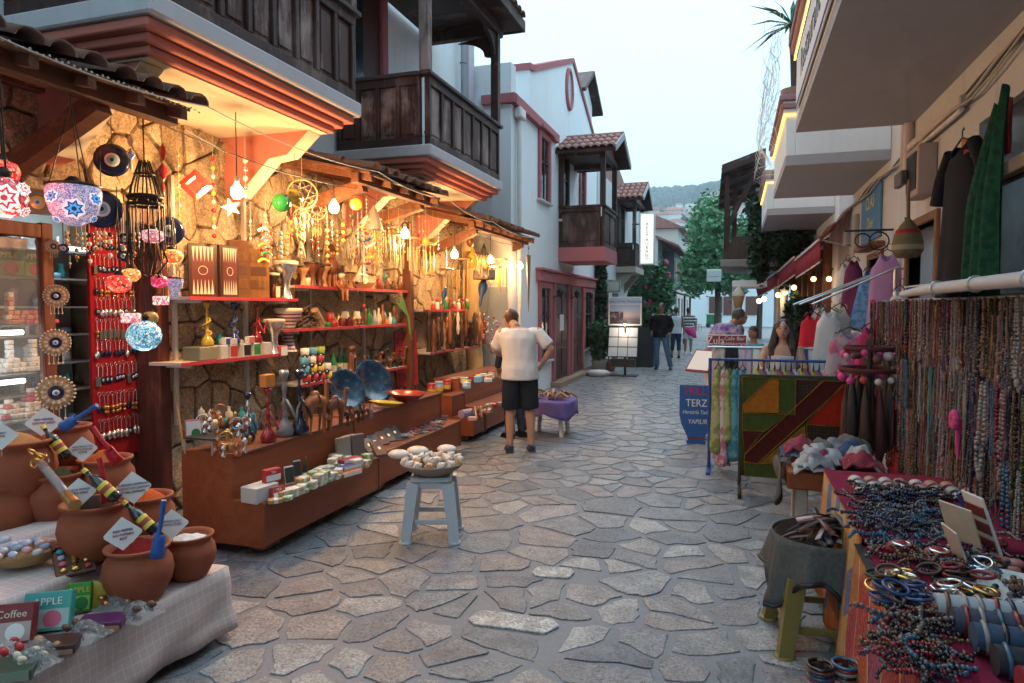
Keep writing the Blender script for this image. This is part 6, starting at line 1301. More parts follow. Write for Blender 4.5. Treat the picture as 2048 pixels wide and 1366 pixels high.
for i,(px,c,h) in enumerate(((738,P((.02,.2,.05),rough=.1),.2),(748,P((.3,.35,.45),rough=.1),.17),(757,BONE,.2),(766,YELLOW,.16),(772,ORANGE,.08),(780,WHITE,.14),(787,TEAL,.1),(793,BROWN,.22),(765,CAM,.24))):
    o=thing('shelf_bottle','%s on the middle shelf, %s after the rose'%(('green glass bottle','clear figured bottle','pale carved horn','yellow ornament','orange ornament','white candle jar','teal tin','brown carved bird','tall curved carving')[i],ORD[i]),'ornament',on(px,XS-.04*(i%2)+.03,zM),group='ornaments right of the rose'); mb=MB(); mb.lathe([(0,0),(.03,0),(.035,h*.25),(.026,h*.55),(.012,h*.7),(.014,h)],12); mb.build('body',c,o)
# lowest shelf: stacked painted eye cups
g=random.Random(2); CUPC=[RED,P((.10,.35,.5)),YELLOW,P((.35,.45,.06)),WHITE]; CN=['red','blue','yellow','lime','white']
for lay,row in enumerate(((607,622,636,650),(604,619,634,648),(602,618,634),(604,620,636))):
    for i,px in enumerate(row):
        k=g.randrange(5); p=on(px+4,XS+.06,zL+lay*.088); o=thing('eye_cup','%s cup with a blue eye, %s along layer %s of the stack'%(CN[k],ORD[i],ORD[lay]),'cup',p,group='stacked eye cups'); mb=MB(); mb.lathe([(0,0),(.036,0),(.042,.02),(.043,.084),(.039,.084),(.036,.01),(0,.01)],14); mb.build('cup',CUPC[k],o); mb=MB(); A=aim(p); eye_disc(mb,A@Vector((0,0,.043)),.026,A); mb.build('eye',EYEM,o)
for i,(px,h,c) in enumerate(((665,.28,GREEN),(678,.32,P((.01,.07,.03),rough=.1)),(688,.30,P((.01,.06,.03),rough=.1)))):
    o=thing('green_bottle','green glass bottle, %s from the eye cups'%ORD[i],'bottle',on(px,XS-.02,zL),group='green bottles'); mb=MB(); mb.lathe([(0,0),(.034,0),(.036,.01),(.036,h*.58),(.014,h*.74),(.013,h)],14); mb.build('glass',c,o); mb=MB(); mb.lathe([(.0365,h*.2),(.0365,h*.45)],14,cap=False); mb.build('label',CREAM,o)
o=thing('embracing_figures','dark carved couple kneeling and embracing','carving',on(703,XS+.04,zL)); 
for s in (-1,1):
    mb=MB(); mb.tube([(0,s*.17,.02),(0,s*.07,.02),(0,s*.045,.10),(0,s*.05,.20),(0,s*.045,.25)],[.022,.035,.036,.034,.015],9); mb.ball((0,s*.045,.29),(.026,.026,.034),9,7); mb.tube([(0,s*.05,.22),(.03,s*.0,.20),(.03,-s*.05,.18)],[.016,.013,.01],6); mb.build('figure',CARVED,o)
o.rotation_euler=(0,0,.2)
for i,px in enumerate((735,748,760,772,786,798)): o=thing('carved_animal','low dark carved animal on the lowest shelf, %s right of the couple'%ORD[i],'carving',on(px,XS,zL),.8,'dark carved animals'); mb=MB(); mb.tube([(-.07,0,.06),(0,0,.09),(.06,0,.08)],[.03,.045,.03],8); mb.tube([(.06,0,.09),(.08,0,.15+.03*(i%3))],[.022,.014],6); mb.ball((.09,0,.17+.03*(i%3)),.024,7,5); [mb.tube([(x,y,.07),(x,y,0)],[.016,.013],5) for x in (-.05,.04) for y in (-.025,.025)]; mb.build('body',CARVED if i%2 else DBROWN,o)
o=thing('grey_goblet','small grey goblet in front of the carved animals','goblet',on(745,XS+.08,zL)); mb=MB(); mb.lathe([(0,0),(.03,0),(.008,.03),(.03,.06),(.032,.11),(.03,.11),(0,.05)],12); mb.build('cup',GREYD,o)
o=thing('dry_leaf_stalk','tall green palm stalk propped by the red panel','stalk',ax(822,680,-4.0)); mb=MB(); mb.tube([(0,0,0),(-.02,-.03,.28),(-.05,-.12,.55)],[.016,.014,.008],7); mb.build('stalk',P((.14,.30,.08)),o); 
for k in range(4): mb=MB(); mb.add([(-.02,-.04,.3),(-.03-.02*k,-.18-.03*k,.62-.04*k),(-.02,-.10,.45)],[(0,1,2)]); mb.build('leaf',P((.16,.32,.10)),o,solid=.003)

# small filler carvings at the back of the shelves and on the counter
g=random.Random(91); FM=[]
for k in range(6):
    h=(.10,.14,.18,.12,.16,.09)[k]; mb=MB(); mb.lathe([[(0,0),(.03,0),(.02,h*.3),(.035,h*.6),(.015,h*.8),(.02,h)],[(0,0),(.025,0),(.025,h*.7),(.01,h*.8),(.012,h)],[(0,0),(.03,0),(.012,h*.2),(.012,h*.5),(.03,h*.7),(.0,h)],[(0,0),(.035,0),(.04,h*.5),(.02,h),(0,h)],[(0,0),(.02,0),(.03,h*.4),(.012,h*.7),(.02,h*.85),(0,h)],[(0,0),(.04,0),(.045,h*.8),(.04,h),(0,h*.9)]][k],9); FM.append([mb.mesh('ornament',m_) for m_ in (CARVED,BROWN,DRED,BONE,BRASS,TEAL)])
CNM=['carved brown','dark wood','dark red','pale bone','brass','teal']
for sh,(z,px0,px1,n,nm) in enumerate(((zU,600,800,15,'top'),(zM,660,800,15,'middle'),(zL,665,800,16,'lowest'),(zUL,530,590,5,'backgammon'),(zLL,400,560,9,'carton'))):
    for i in range(n): c=g.randrange(6); inst(FM[g.randrange(6)][c],'small_ornament',None,on(px0+(px1-px0)*i/(n-1)+g.uniform(-4,4),-4.21+.10*(i%2),z),(0,0,g.random()*6),g.uniform(.8,1.3),'small %s ornament on the %s shelf, %s from the left'%(CNM[c],nm,ORD[i]),'ornament','small ornaments on the %s shelf'%nm)
for i in range(16): c=g.choice((0,3,4,5)); inst(FM[g.randrange(6)][c],'counter_ornament',None,ap(395+i*8+g.uniform(-3,3),872-g.uniform(0,22),.68),(0,0,g.random()*6),g.uniform(.8,1.2),'small %s ornament at the back of the near counter, %s from the left'%(CNM[c],ORD[i]),'ornament','ornaments at the back of the near counter')
# ================================================================== HANGING GOODS of the left shop
def ring_hang(px,py,dpx,X,label,mat=STRAW,net=True):
    p=ax(px,py,X); r=dpx*mpp(p)/2; A=aim(p); o=thing('dreamcatcher',label,'dreamcatcher',p,group='dreamcatchers'); mb=MB(); mb.torus((0,0,0),r,r*.07,24,6,A); mb.build('hoop',mat,o)
    mb=MB()
    if net:
        for k in range(8): a=2*PI*k/8; b2=2*PI*((k+3)%8)/8; mb.cyl(A@Vector((r*math.cos(a),r*math.sin(a),0)),A@Vector((r*math.cos(b2),r*math.sin(b2),0)),.0018,4)
        mb.build('net',BONE,o)
    mb=MB(); mb.cyl((0,0,r),(0,0,r+.25),.002,4); mb.build('cord',BONE,o)
    for k in range(4):
        q=A@Vector((-r*.9,r*(k-1.5)*.4,0)) if False else Vector((0,(k-1.5)*r*.5,-r*.9)); f=MB(); f.cyl(q,q+Vector((0,0,-r*.6)),.0018,4); f.ball(q+Vector((0,0,-r*.6)),.01,6,4); z=q+Vector((0,0,-r*.62)); f.add([z,z+Vector((0,.02,-.06)),z+Vector((0,0,-.14)),z+Vector((0,-.02,-.06))],[(0,1,2,3)]); f.build('feather',TAN,o)
ring_hang(604,388,58,-3.85,'large straw dreamcatcher ring under the middle awning'); ring_hang(602,433,30,-3.85,'small dreamcatcher ring below the large one'); ring_hang(633,420,38,-3.95,'dreamcatcher with feathers left of the second bulb')
def gball(px,py,dpx,mat,label):
    p=ax(px,py,-3.6); r=dpx*mpp(p)/2; o=thing('glass_ball',label,'glass ball',p); mb=MB(); mb.ball((0,0,0),r,16,10); mb.build('ball',mat,o); mb=MB(); mb.torus((0,0,0),r*1.0,r*.05,20,5,aim(p)); mb.torus((0,0,0),r*.62,r*.05,20,5,aim(p)@T(0,0,r*.8)); mb.build('ring',mat,o); mb=MB(); mb.cyl((0,0,r),(0,0,r+.3),.002,4); mb.build('cord',M_CABLE,o)
gball(563,405,36,P((.03,.25,.05),rough=.08,spec=.8),'green glass ball hanging left of the awning brace'); gball(590,393,32,P((.60,.35,.03),rough=.1,spec=.8),'amber glass ball beside the green one')
def chime(px,py0,py1,wpx,X,mat,label,n=7,top='disc',r=.009):
    p=ax(px,py0,X); q=ax(px,py1,X); L=p.z-q.z; w_=wpx*mpp(p)/2; o=thing('wind_chime',label,'wind chime',p,group='hanging wind chimes'); g=random.Random(px)
    mb=MB()
    if top=='disc': mb.lathe([(0,0),(w_,0),(w_,.02),(0,.03)],14)
    elif top=='shell': mb.ball((0,0,0),(w_,w_,w_*.8),12,8)
    else: mb.torus((0,0,0),w_,.008,16,5)
    mb.build('top',TAN if top!='shell' else GLY,o)
    mb=MB(); mb.cyl((0,0,.02),(0,0,.3),.002,4); mb.build('cord',BONE,o)
    for k in range(n):
        a=2*PI*k/n; x,y=w_*.8*math.cos(a),w_*.8*math.sin(a); l=L*g.uniform(.6,1); mb=MB(); mb.cyl((x,y,0),(x,y,-L*.25),.0015,4); mb.tube([(x,y,-L*.25),(x,y,-l)],r,7); mb.build('pipe',mat,o)
BAM=P((.45,.27,.09),rough=.5,var=.3); GOLDB=P((.62,.42,.12),rough=.4,metal=.5)
for a in ((777,455,525,26,-3.7,BAM,'bamboo chime just below the third bulb'),(797,470,540,24,-3.6,BAM,'bamboo chime left of the golden pipes'),(825,478,545,24,-3.75,BAM,'bamboo chime right of the third bulb'),(858,488,555,26,-3.65,GOLDB,'golden pipe chime under the two shell balls'),(845,490,560,20,-3.9,BAM,'thin bamboo chime behind the golden pipes'),(893,540,600,30,-3.6,BAM,'short bamboo chime below the fourth bulb'),(925,520,600,28,-3.75,BAM,'bamboo chime right of the fourth bulb'),(1005,520,585,22,-3.4,BAM,'bamboo chime by the fan, nearest the white house'),(990,535,578,26,-3.5,BAM,'bamboo chime under the fifth bulb'),(753,440,520,22,-3.9,BAM,'bamboo chime behind the shell lantern')): chime(*a)
for i,(px,py) in enumerate(((852,482),(866,484))): p=ax(px,py,-3.66); mb=MB(); mb.ball((0,0,0),13*mpp(p)/1.6,12,8); mb.cyl((0,0,.05),(0,0,.4),.002,4); mb.build('shell_ball',GLY,loc=p,label='pale golden shell ball above the pipes, %s one'%('left','right')[i],cat='ornament')
# shell lantern, fish strand, yellow hat sign
p=ax(748,480,-3.75); o=thing('shell_lantern','tall hanging lantern of pale shells over the top shelf','lantern',p); k=mpp(p)
mb=MB(); mb.lathe([(.0,70*k),(6*k,60*k),(14*k,38*k),(18*k,25*k),(18*k,20*k)],14,cap=False); mb.build('cone',CREAM,o)
g=random.Random(3)
for j in range(7):
    for i in range(9): a=2*PI*i/9+j*.3; mb=MB(); mb.ball((0,0,0),(.012,.012,.018),6,4); q=mb.build('shell',CREAM if (i+j)%3 else YELLOW,o); q.location=(16*k*math.cos(a),16*k*math.sin(a),20*k-j*11*k)
for i in range(12): mb=MB(); a=2*PI*i/12; mb.cyl((16*k*math.cos(a),16*k*math.sin(a),20*k),(15*k*math.cos(a),15*k*math.sin(a),-75*k),.0015,4); mb.build('thread',BONE,o)
g=random.Random(44)
for i in range(9):
    px=727+i*5; py=455+i*12; p=ax(px if i<5 else 755-i*3,py,-3.62); mb=MB(); mb.M=RZ(g.random()*3)@RY(g.uniform(-.5,.5)); mb.ball((0,0,0),(.04,.012,.016),8,5); mb.add([(-.035,0,0),(-.06,0,.02),(-.06,0,-.02)],[(0,1,2)]); mb.M=I4; mb.cyl((0,0,0),(0,0,.1),.0015,4); mb.build('toy_fish',[YELLOW,RED,BLUE,WHITE,ORANGE][i%5],loc=p,label='small %s wooden fish on the hanging fish string, %s from the top'%(('yellow','red','blue','white','orange')[i%5],ORD[i]),cat='fish ornament',group='wooden fish on strings')
for i,(py,c) in enumerate(((460,SKYB),(478,PINKM),(492,ORANGE),(508,GREEN),(522,YELLOW))): p=ax(527+(i%2)*6,py,-3.6); mb=MB(); mb.M=RZ(-.4); mb.grid(lambda u,v:(.0+.01*v,-.05+.1*u,.025*math.sin(PI*u)-.02*v),8,2); mb.M=I4; mb.build('paper_umbrella',c,loc=p,label='small bright paper arc on a string before the chess box, %s from the top'%ORD[i],cat='mobile',group='paper arcs on a string',solid=.003)
p=ax(712,408,-3.5); o=thing('yellow_charm','round yellow smiling plaque hanging under the awning','ornament',p); mb=MB(); mb.M=aim(p); mb.lathe([(0,-.005),(.055,-.005),(.06,0),(.055,.006),(0,.008)],18); mb.build('disc',P((.65,.38,.03),rough=.4),o); mb=MB(); mb.M=aim(p)@T(-.02,.0,.003); mb.lathe([(.045,-.01),(.058,-.01),(.058,-.006)],14); mb.build('rim',RED,o)
for i,(px,py,c) in enumerate(((733,395,GLC),(738,425,TAN),(724,440,GLC),(716,455,SKYB))): strand(px,py,py+40,-3.55,[c,GLC],'thin glass strand hanging by the yellow plaque, %s from the left'%ORD[i],5,.010,name='glass_strand',group='strands by the yellow plaque')
# bells chain down in front of shelf and strands against the stone
for i,px in enumerate((700,706,715,722,770,785,838,850)): strand(px,425+(i%3)*10,500+(i%4)*8,-4.0,[BONE,TAN],'straw bead string against the stone, %s from the left'%ORD[i],6,.012,name='straw_string',group='straw strings on the stone wall')
# ================================================================== THIRD BAY: trunk, carvings, tins
o=thing('tree_trunk_post','curved pale tree trunk standing as a post at the end of the shop','post',ax(950,640,-3.95)*1); o.location=(-4.0,10.3,0)
mb=MB(); mb.tube([(0,0,0),(.02,-.05,.8),(-.05,-.02,1.5),(.02,-.06,2.1),(.10,-.15,2.45),(.22,-.1,2.35),(.32,-.05,2.45)],[.16,.14,.13,.14,.15,.14,.08],12); mb.tube([(-.02,-.05,2.1),(-.08,-.1,2.6),(-.05,-.1,2.95)],[.12,.10,.09],10); mb.build('trunk',P((.50,.33,.15),rough=.7,var=.35,scale=5,bump=.6,bscale=14),o)
o=thing('stone_column_cap','dark wooden post at the end of the shelves','post',(-4.05,8.05,0)); mb=MB(); mb.box(-.06,.06,-.05,.05,0,2.75,.01); mb.build('shaft',P((.14,.045,.02),rough=.6,var=.3),o)
z3=shelf(8.3,10.0,1.05,'shelf of carved figures in the last bay',-3.85); z4=shelf(8.3,9.9,1.62,'upper shelf of small figures in the last bay',-3.95)
g=random.Random(77)
for i in range(13):
    px=858+i*9.2; h=g.uniform(.34,.62); p=on(px,-3.93+.05*(i%2),z3); o=thing('carved_figure','tall slim carved figure on the last bay shelf, %s from the left'%ORD[i],'carving',p,g.random()*3,'slim carved figures'); mb=MB(); mb.lathe([(0,0),(.045,0),(.04,.03),(.026,h*.2),(.05,h*.4),(.035,h*.55),(.045,h*.68),(.016,h*.78),(.03,h*.86),(.028,h*.94),(0,h)],10); mb.build('body',[CAM,DBROWN,CARVED,BONE,BROWN,TAN][g.randrange(6)],o)
for i in range(10):
    px=866+i*8.5; h=g.uniform(.12,.25); p=on(px,-4.05,z4); o=thing('painted_figure','little painted figure on the upper shelf of the last bay, %s from the left'%ORD[i],'figurine',p,group='little painted figures'); mb=MB(); mb.lathe([(0,0),(.035,0),(.03,h*.5),(.015,h*.6)],9); mb.build('body',[RED,WHITE,CAM,GREEN,BROWN][i%5],o); mb=MB(); mb.ball((0,0,h*.75),h*.16,8,6); mb.build('head',[CREAM,RED,WHITE][i%3],o)
for i in range(7):
    px=868+i*16; p=ax(px,640+g.uniform(-15,25),-3.8); h=g.uniform(.3,.5); o=thing('hanging_carving','long carved stick hanging in the last bay, %s from the left'%ORD[i],'carving',p,group='hanging carved sticks'); mb=MB(); mb.lathe([(0,-h/2),(.02,-h*.45),(.03,-h*.2),(.018,0),(.03,h*.2),(.012,h*.45),(0,h/2)],8); mb.build('stick',[CARVED,DBROWN,CAM,BONE][i%4],o)
for px,py,h,lab in ((965,578,.42,'dark blue parrot hanging nearest the man in white'),(888,590,.22,'small blue parrot hanging under the bamboo chimes')):
    p=ax(px,py,-3.5); o=thing('blue_parrot',lab,'ornament',p); mb=MB(); mb.M=RX(-.45)@SC(h); mb.lathe([(0,-.75),(.05,-.6),(.06,-.3),(.15,-.05),(.16,.15),(.09,.32),(.10,.40),(.06,.5),(0,.52)],10); mb.build('body',P((.015,.05,.15),rough=.5),o); mb=MB(); mb.cyl((0,0,.2*h),(0,0,1.0*h),.002,4); mb.build('cord',BONE,o)
for i,(px,c) in enumerate(((862,RED),(877,P((.25,.35,.5))),(893,RED),(905,P((.35,.45,.5))),(915,TAN))): p=on(px,-3.52,.565); o=thing('painted_tin','painted cylinder tin on the small counter, %s from the left'%ORD[i],'tin',p,group='painted tins'); mb=MB(); mb.lathe([(0,0),(.05,0),(.05,.14),(0,.14)],16); mb.build('body',c,o); mb=MB(); mb.lathe([(.0505,.04),(.0505,.09)],16,cap=False); mb.build('band',YELLOW,o); mb=MB(); mb.lathe([(.053,.135),(.053,.16),(0,.165)],16); mb.build('lid',c,o)
o=thing('wooden_duck','pale wooden toy with long legs lying on the small counter','toy',ap(940,835,.36)); mb=MB(); mb.tube([(-.05,-.15,.06),(0,0,.05),(.06,.12,.05)],[.05,.06,.03],9); mb.build('body',P((.30,.24,.34),rough=.7),o)
for k in range(4): mb=MB(); mb.tube([(0,.0,.05),(.1+.04*k,.1*k-.1,.14),(.16,.16*k-.2,.02)],.012,6); mb.build('leg',TAN,o)
g=random.Random(55)
for i in range(22):
    px=930+g.uniform(-4,64); py=768+g.uniform(-6,10)-(px-930)*.25; c=[SKYB,WHITE,RED,P((.4,.5,.6)),YELLOW][i%5]; mb=MB(); mb.M=RZ(g.random()*3); mb.box(-.03,.03,-.045,.045,0,.03+.02*(i%3),.004); mb.M=I4; mb.build('trinket_packet',c,loc=ap(px,py,.72),label='small %s packet on the far counter, %s of the scattered packets'%(('light blue','white','red','pale blue','yellow')[i%5],ORD[i%16] if i<16 else 'later '+ORD[i-16]),cat='packet',group='packets on the far counter')
for i in range(14):
    px=945+g.uniform(0,58); py=835-(px-945)*.5+g.uniform(-6,6); c=[RED,P((.55,.3,.3)),WHITE,CAM][i%4]; mb=MB(); mb.M=RZ(g.random()*3); mb.box(-.04,.04,-.05,.05,0,.04,.004); mb.M=I4; mb.build('souvenir_box',c,loc=ap(px,py,.362),label='small %s box on the lower step of the far counter, %s'%(('red','pink','white','brown')[i%4],ORD[i]),cat='box',group='boxes on the far lower step')
# wicker swing, fan and lantern hung at the end
p=ax(945,505,-3.6); o=thing('hanging_gourd','pale gourd lamp hanging by the curved trunk','lamp',ax(945,520,-3.7)); mb=MB(); mb.lathe([(0,-.12),(.06,-.1),(.09,-.03),(.07,.06),(.03,.12),(.015,.2)],14); mb.build('gourd',GLY,o)
o=thing('wicker_swing','small wicker swing hanging under the far awning','swing',ax(968,540,-3.45)); mb=MB(); mb.box(-.12,.12,-.14,.14,-.14,-.11,.006); mb.build('seat',BROWN,o)
for sx in (-1,1):
    for sy in (-1,1): mb=MB(); mb.cyl((sx*.12,sy*.14,-.11),(0,0,.38),.006,5); mb.build('rope',DBROWN,o)
for sx in (-1,1): mb=MB(); mb.box(sx*.12-.006,sx*.12+.006,-.14,.14,-.11,.0,.004); mb.build('arm',STRAW,o)
o=thing('straw_fan','long narrow straw fan hanging from the far awning','fan',ax(1057,510,-3.3)); 
for k in range(7): mb=MB(); a=(k-3)*.017; mb.tube([(0,(k-3)*.03,0),(0,(k-3)*.024,-.25),(0,(k-3)*.008,-.75),(0,0,-.95)],[.012,.012,.008,.006],5); mb.build('straw',P((.38,.22,.12),rough=.8),o)
mb=MB(); mb.cyl((0,0,0),(0,0,.12),.004,5); mb.torus((0,0,.12),.03,.004,12,4,RY(PI/2)); mb.build('hook',DBROWN,o)
o=thing('small_lute','small dark lute shaped ornament at the bulb by the trunk','ornament',ax(940,480,-3.7)); mb=MB(); mb.M=RX(.4); mb.lathe([(0,-.12),(.05,-.08),(.06,-.02),(.03,.05),(.012,.08),(.012,.25),(0,.26)],10); mb.build('body',CARVED,o)
o=thing('bouquet','bunch of small pale and red flowers in the last bay','flowers',ax(985,670,-3.35)); g=random.Random(8)
for k in range(30): mb=MB(); q=(g.uniform(-.12,.12),g.uniform(-.2,.2),g.uniform(-.15,.3)); mb.ball(q,(.02,.02,.02),6,4); mb.cyl(q,(0,0,-.3),.002,3); mb.build('bloom',[P((.5,.5,.55)),P((.4,.2,.3)),RED,P((.3,.4,.5))][k%4],o)
o=thing('flower_wreath','small dried flower wreath on the stone column','wreath',ax(865,645,-4.1)); 
for k in range(14): mb=MB(); a=k*.45; mb.ball((.0,.09*math.cos(a),.09*math.sin(a)),(.025,.03,.03),6,4); mb.build('bloom',[RED,GREEN,TAN,CAM][k%4],o)
# rope and fairy wires that swag between the awnings
def wire(pts,r,mat,label,name='hanging_wire',sag=.06):
    P_=[]; 
    for a,b2 in zip(pts,pts[1:]):
        a=Vector(a);b2=Vector(b2)
        for i in range(8): t_=i/8; q=a+(b2-a)*t_; q.z-=sag*4*t_*(1-t_); P_.append(q)
    P_.append(Vector(pts[-1])); mb=MB(); mb.tube(P_,r,5); return mb.build(name,mat,label=label,cat='wire',group='wires along the shop front')
wire([(-3.22,2.0,2.92),(-3.22,3.6,2.93),(-3.22,5.8,2.93),(-3.22,7.4,2.93),(-3.22,9,2.84),(-3.22,11.2,2.83)],.0045,M_CABLEW,'pale rope light strung along the awning edges')
wire([(-3.5,3.5,2.82),(-3.5,5.9,2.80),(-3.5,7.3,2.78),(-3.5,9.0,2.72),(-3.5,11.1,2.72)],.004,M_CABLE,'dark bulb wire strung between the awnings'); wire([(-4.15,4.4,3.05),(-4.1,6.0,2.95),(-4.1,8,2.85)],.004,M_CABLEW,'thin pale wire against the top of the stone wall')
mb=MB()
for i in range(60): 
    y=1.6+i*.032*1.9/1.0 if False else 1.6+i*.033; mb.ball((-3.235,y,2.885+.006*math.sin(i*2)),.007,5,4)
mb.build('fairy_lights',P((.6,.55,.45),rough=.3),label='string of tiny unlit lamps along the near awning edge',cat='fairy lights',kind='stuff')
# purple covered table with driftwood twists, and the shell stool
PUR=P((.16,.11,.30),rough=.9,bump=.3,bscale=120)
pt=thing('purple_table','white plastic stool table under a purple fringed cloth','table',az(1100,868,0))
for sx in (-1,1):
    for sy in (-1,1): mb=MB(); mb.tube([(sx*.2,sy*.18,0),(sx*.16,sy*.15,.42)],[.03,.026],8); mb.build('leg',WHITE,pt)
mb=MB(); mb.box(-.24,.24,-.24,.24,.42,.45,.01); mb.build('top',WHITE,pt)
def hang(u,v):
    a=2*PI*u; rr=.33+.02*math.sin(a*6+1)*v+.02*v; c_=max(abs(math.cos(a)),abs(math.sin(a))); x,y=rr*math.cos(a)/c_**.7,rr*math.sin(a)/c_**.7; return (x,y,.46-.20*v*(.75+.35*abs(math.sin(2*a))))
mb=MB(); mb.grid(hang,48,6); mb.add([hang(i/48,0) for i in range(48)],[tuple(range(48))]); mb.build('cloth',PUR,pt,solid=.004)
g=random.Random(17)
for i in range(34): p=Vector(pt.location)+Vector((g.uniform(-.24,.24),g.uniform(-.22,.22),.47+g.uniform(0,.04))); a=g.random()*6; mb=MB(); mb.tube([(-.09*math.cos(a),-.09*math.sin(a),0),(0,0,.03+.04*g.random()),(.08*math.cos(a+.6),.08*math.sin(a+.6),.02)],[.012,.016,.009],6); mb.build('wood_twist',[TAN,BROWN,DBROWN,CAM][i%4],loc=p,label='%s twisted wood piece heaped on the purple cloth'%('pale','brown','dark','reddish')[i%4],cat='wood piece',group='%s wood twists on the purple cloth'%('pale','brown','dark','reddish')[i%4])
def stool(loc,h,rz,mat,label,s=.30):
    o=thing('plastic_stool',label,'stool',loc,rz); t=s*.36; b2=s*.5
    mb=MB(); mb.box(-t-.02,t+.02,-t-.02,t+.02,h-.035,h,.012); mb.build('seat',mat,o)
    for sx in (-1,1):
        for sy in (-1,1):
            mb=MB(); a=Vector((sx*b2,sy*b2,0)); c=Vector((sx*t,sy*t,h-.035)); w0,w1=.032,.042
            vs=[]
            for q,(p_,w_) in enumerate(((a,w0),(c,w1))):
                for dx,dy in ((-1,-1),(1,-1),(1,1),(-1,1)): vs.append((p_.x+dx*w_,p_.y+dy*w_,p_.z))
            mb.add(vs,[(3,2,1,0),(4,5,6,7),(0,1,5,4),(1,2,6,5),(2,3,7,6),(3,0,4,7)]); mb.lathe([(w0*1.5,0),(w0*1.5,.012),(w0*1.2,.014)],10,(a.x,a.y,0)); mb.build('leg',mat,o)
    for ax_ in (0,1):
        for sg in (-1,1):
            k=.36; q=b2+(t-b2)*k; z=h*k; mb=MB()
            if ax_: mb.box(sg*q-.008,sg*q+.008,-q,q,z-.035,z,.004)
            else: mb.box(-q,q,sg*q-.008,sg*q+.008,z-.035,z,.004)
            mb.build('stretcher',mat,o)
            k=.93; q=t+.004; mb=MB(); zz=h-.035
            if ax_: mb.box(sg*q-.008,sg*q+.008,-q,q,zz-.04,zz-.001,.004)
            else: mb.box(-q,q,sg*q-.008,sg*q+.008,zz-.04,zz-.001,.004)
            mb.build('apron',mat,o)
    return o
SPL=P((.46,.50,.54),rough=.4,var=.06); sp_=az(845,1085,0); sp_=Vector((-2.06,4.46,0)); stool(sp_,.45,.32,SPL,'pale blue plastic stool carrying the bowl of shells',.34)
o=thing('shell_tray','wide shallow basket standing on the pale blue stool','basket',sp_+Vector((0,0,.451))); mb=MB(); mb.lathe([(0,0),(.12,0),(.2,.05),(.235,.085),(.225,.09),(.19,.06),(.11,.012),(0,.012)],26); mb.build('basket',P((.30,.22,.17),rough=.85,bump=.5,bscale=60),o)
SHW=P((.66,.58,.52),rough=.45,var=.25,scale=25,bump=.4,bscale=50); SHO=P((.62,.36,.15),rough=.5,var=.3)
g=random.Random(5)
for i in range(30):
    a=2*PI*i/15+(.2 if i>14 else 0); r_=.2 if i<15 else .12 if i<25 else .05; p=sp_+Vector((r_*math.cos(a),r_*math.sin(a),.451+(.095 if i<15 else .10))); mb=MB(); mb.lathe([(0,-.03),(.024,-.02),(.032,0),(.022,.02),(.012,.032),(0,.045)],9); [mb.ball((.028*math.cos(q),.028*math.sin(q),.0),(.008,.008,.014),5,3) for q in (0,1.3,2.6,3.9,5.2)]; q=mb.build('sea_shell',SHW if i%6 else SHO,loc=p,label='knobbly white sea shell %s of the basket on the stool'%('on the rim' if i<15 else 'in the middle') if i%6 else 'orange tinted sea shell in the basket on the stool',cat='shell',group='white shells %s'%('on the rim' if i<15 else 'in the middle') if i%6 else 'orange tinted shells'); q.rotation_euler=(g.uniform(-.9,.9),g.uniform(-.9,.9),g.random()*6)
for i,(dx,dy,s) in enumerate(((-.18,.13,1.0),(.0,.26,.9),(-.26,-.02,.95))): mb=MB(); mb.ball((0,0,.03),(.085*s,.075*s,.035*s),14,8); mb.k=1; mb.ball((.01,0,.052*s),(.035*s,.03*s,.016),8,5); q=mb.build('large_shell',[SHW,SHO],loc=sp_+Vector((dx,dy,.55)),label='large rounded shell piled at the back of the basket, %s'%('middle one','right one','left one')[i],cat='shell')

g=random.Random(66); SM_=[[BONE,TAN],[GLR,GOLD],[GLC,SILVER],[TAN,CAM],[SKYB,BONE],[GLY,CREAM],[RED,YELLOW],[GREEN,BONE]]
for i in range(30):
    px=505+i*13.2+g.uniform(-5,5); py=428+g.uniform(-8,35)+max(0,(px-700)*.18); strand(px,py,py+g.uniform(40,85),-3.68-.32*g.random(),SM_[i%8],'hanging ornament string under the awnings, %s from the red diamond'%ordn(i),6,g.uniform(.010,.022),'ornament string',twist=i%3==0,name='ornament_string',group='ornament strings under the awnings')
for i in range(14):
    p=ax(560+i*22+g.uniform(-6,6),470+g.uniform(-20,30)+i*3,-4.2); mb=MB(); h=g.uniform(.14,.26)
    for k in range(7): a=k*.9; mb.tube([(0,0,h*.5),(.02*math.cos(a),.02*math.sin(a),0),(.045*math.cos(a),.045*math.sin(a),-h*.5)],[.008,.009,.004],5)
    mb.build('straw_bundle',[STRAW,TAN,BONE,CAM][i%4],loc=p,label='straw tassel bundle on the stone wall above the shelves, %s from the left'%ORD[i],cat='straw bundle',group='straw bundles on the wall')
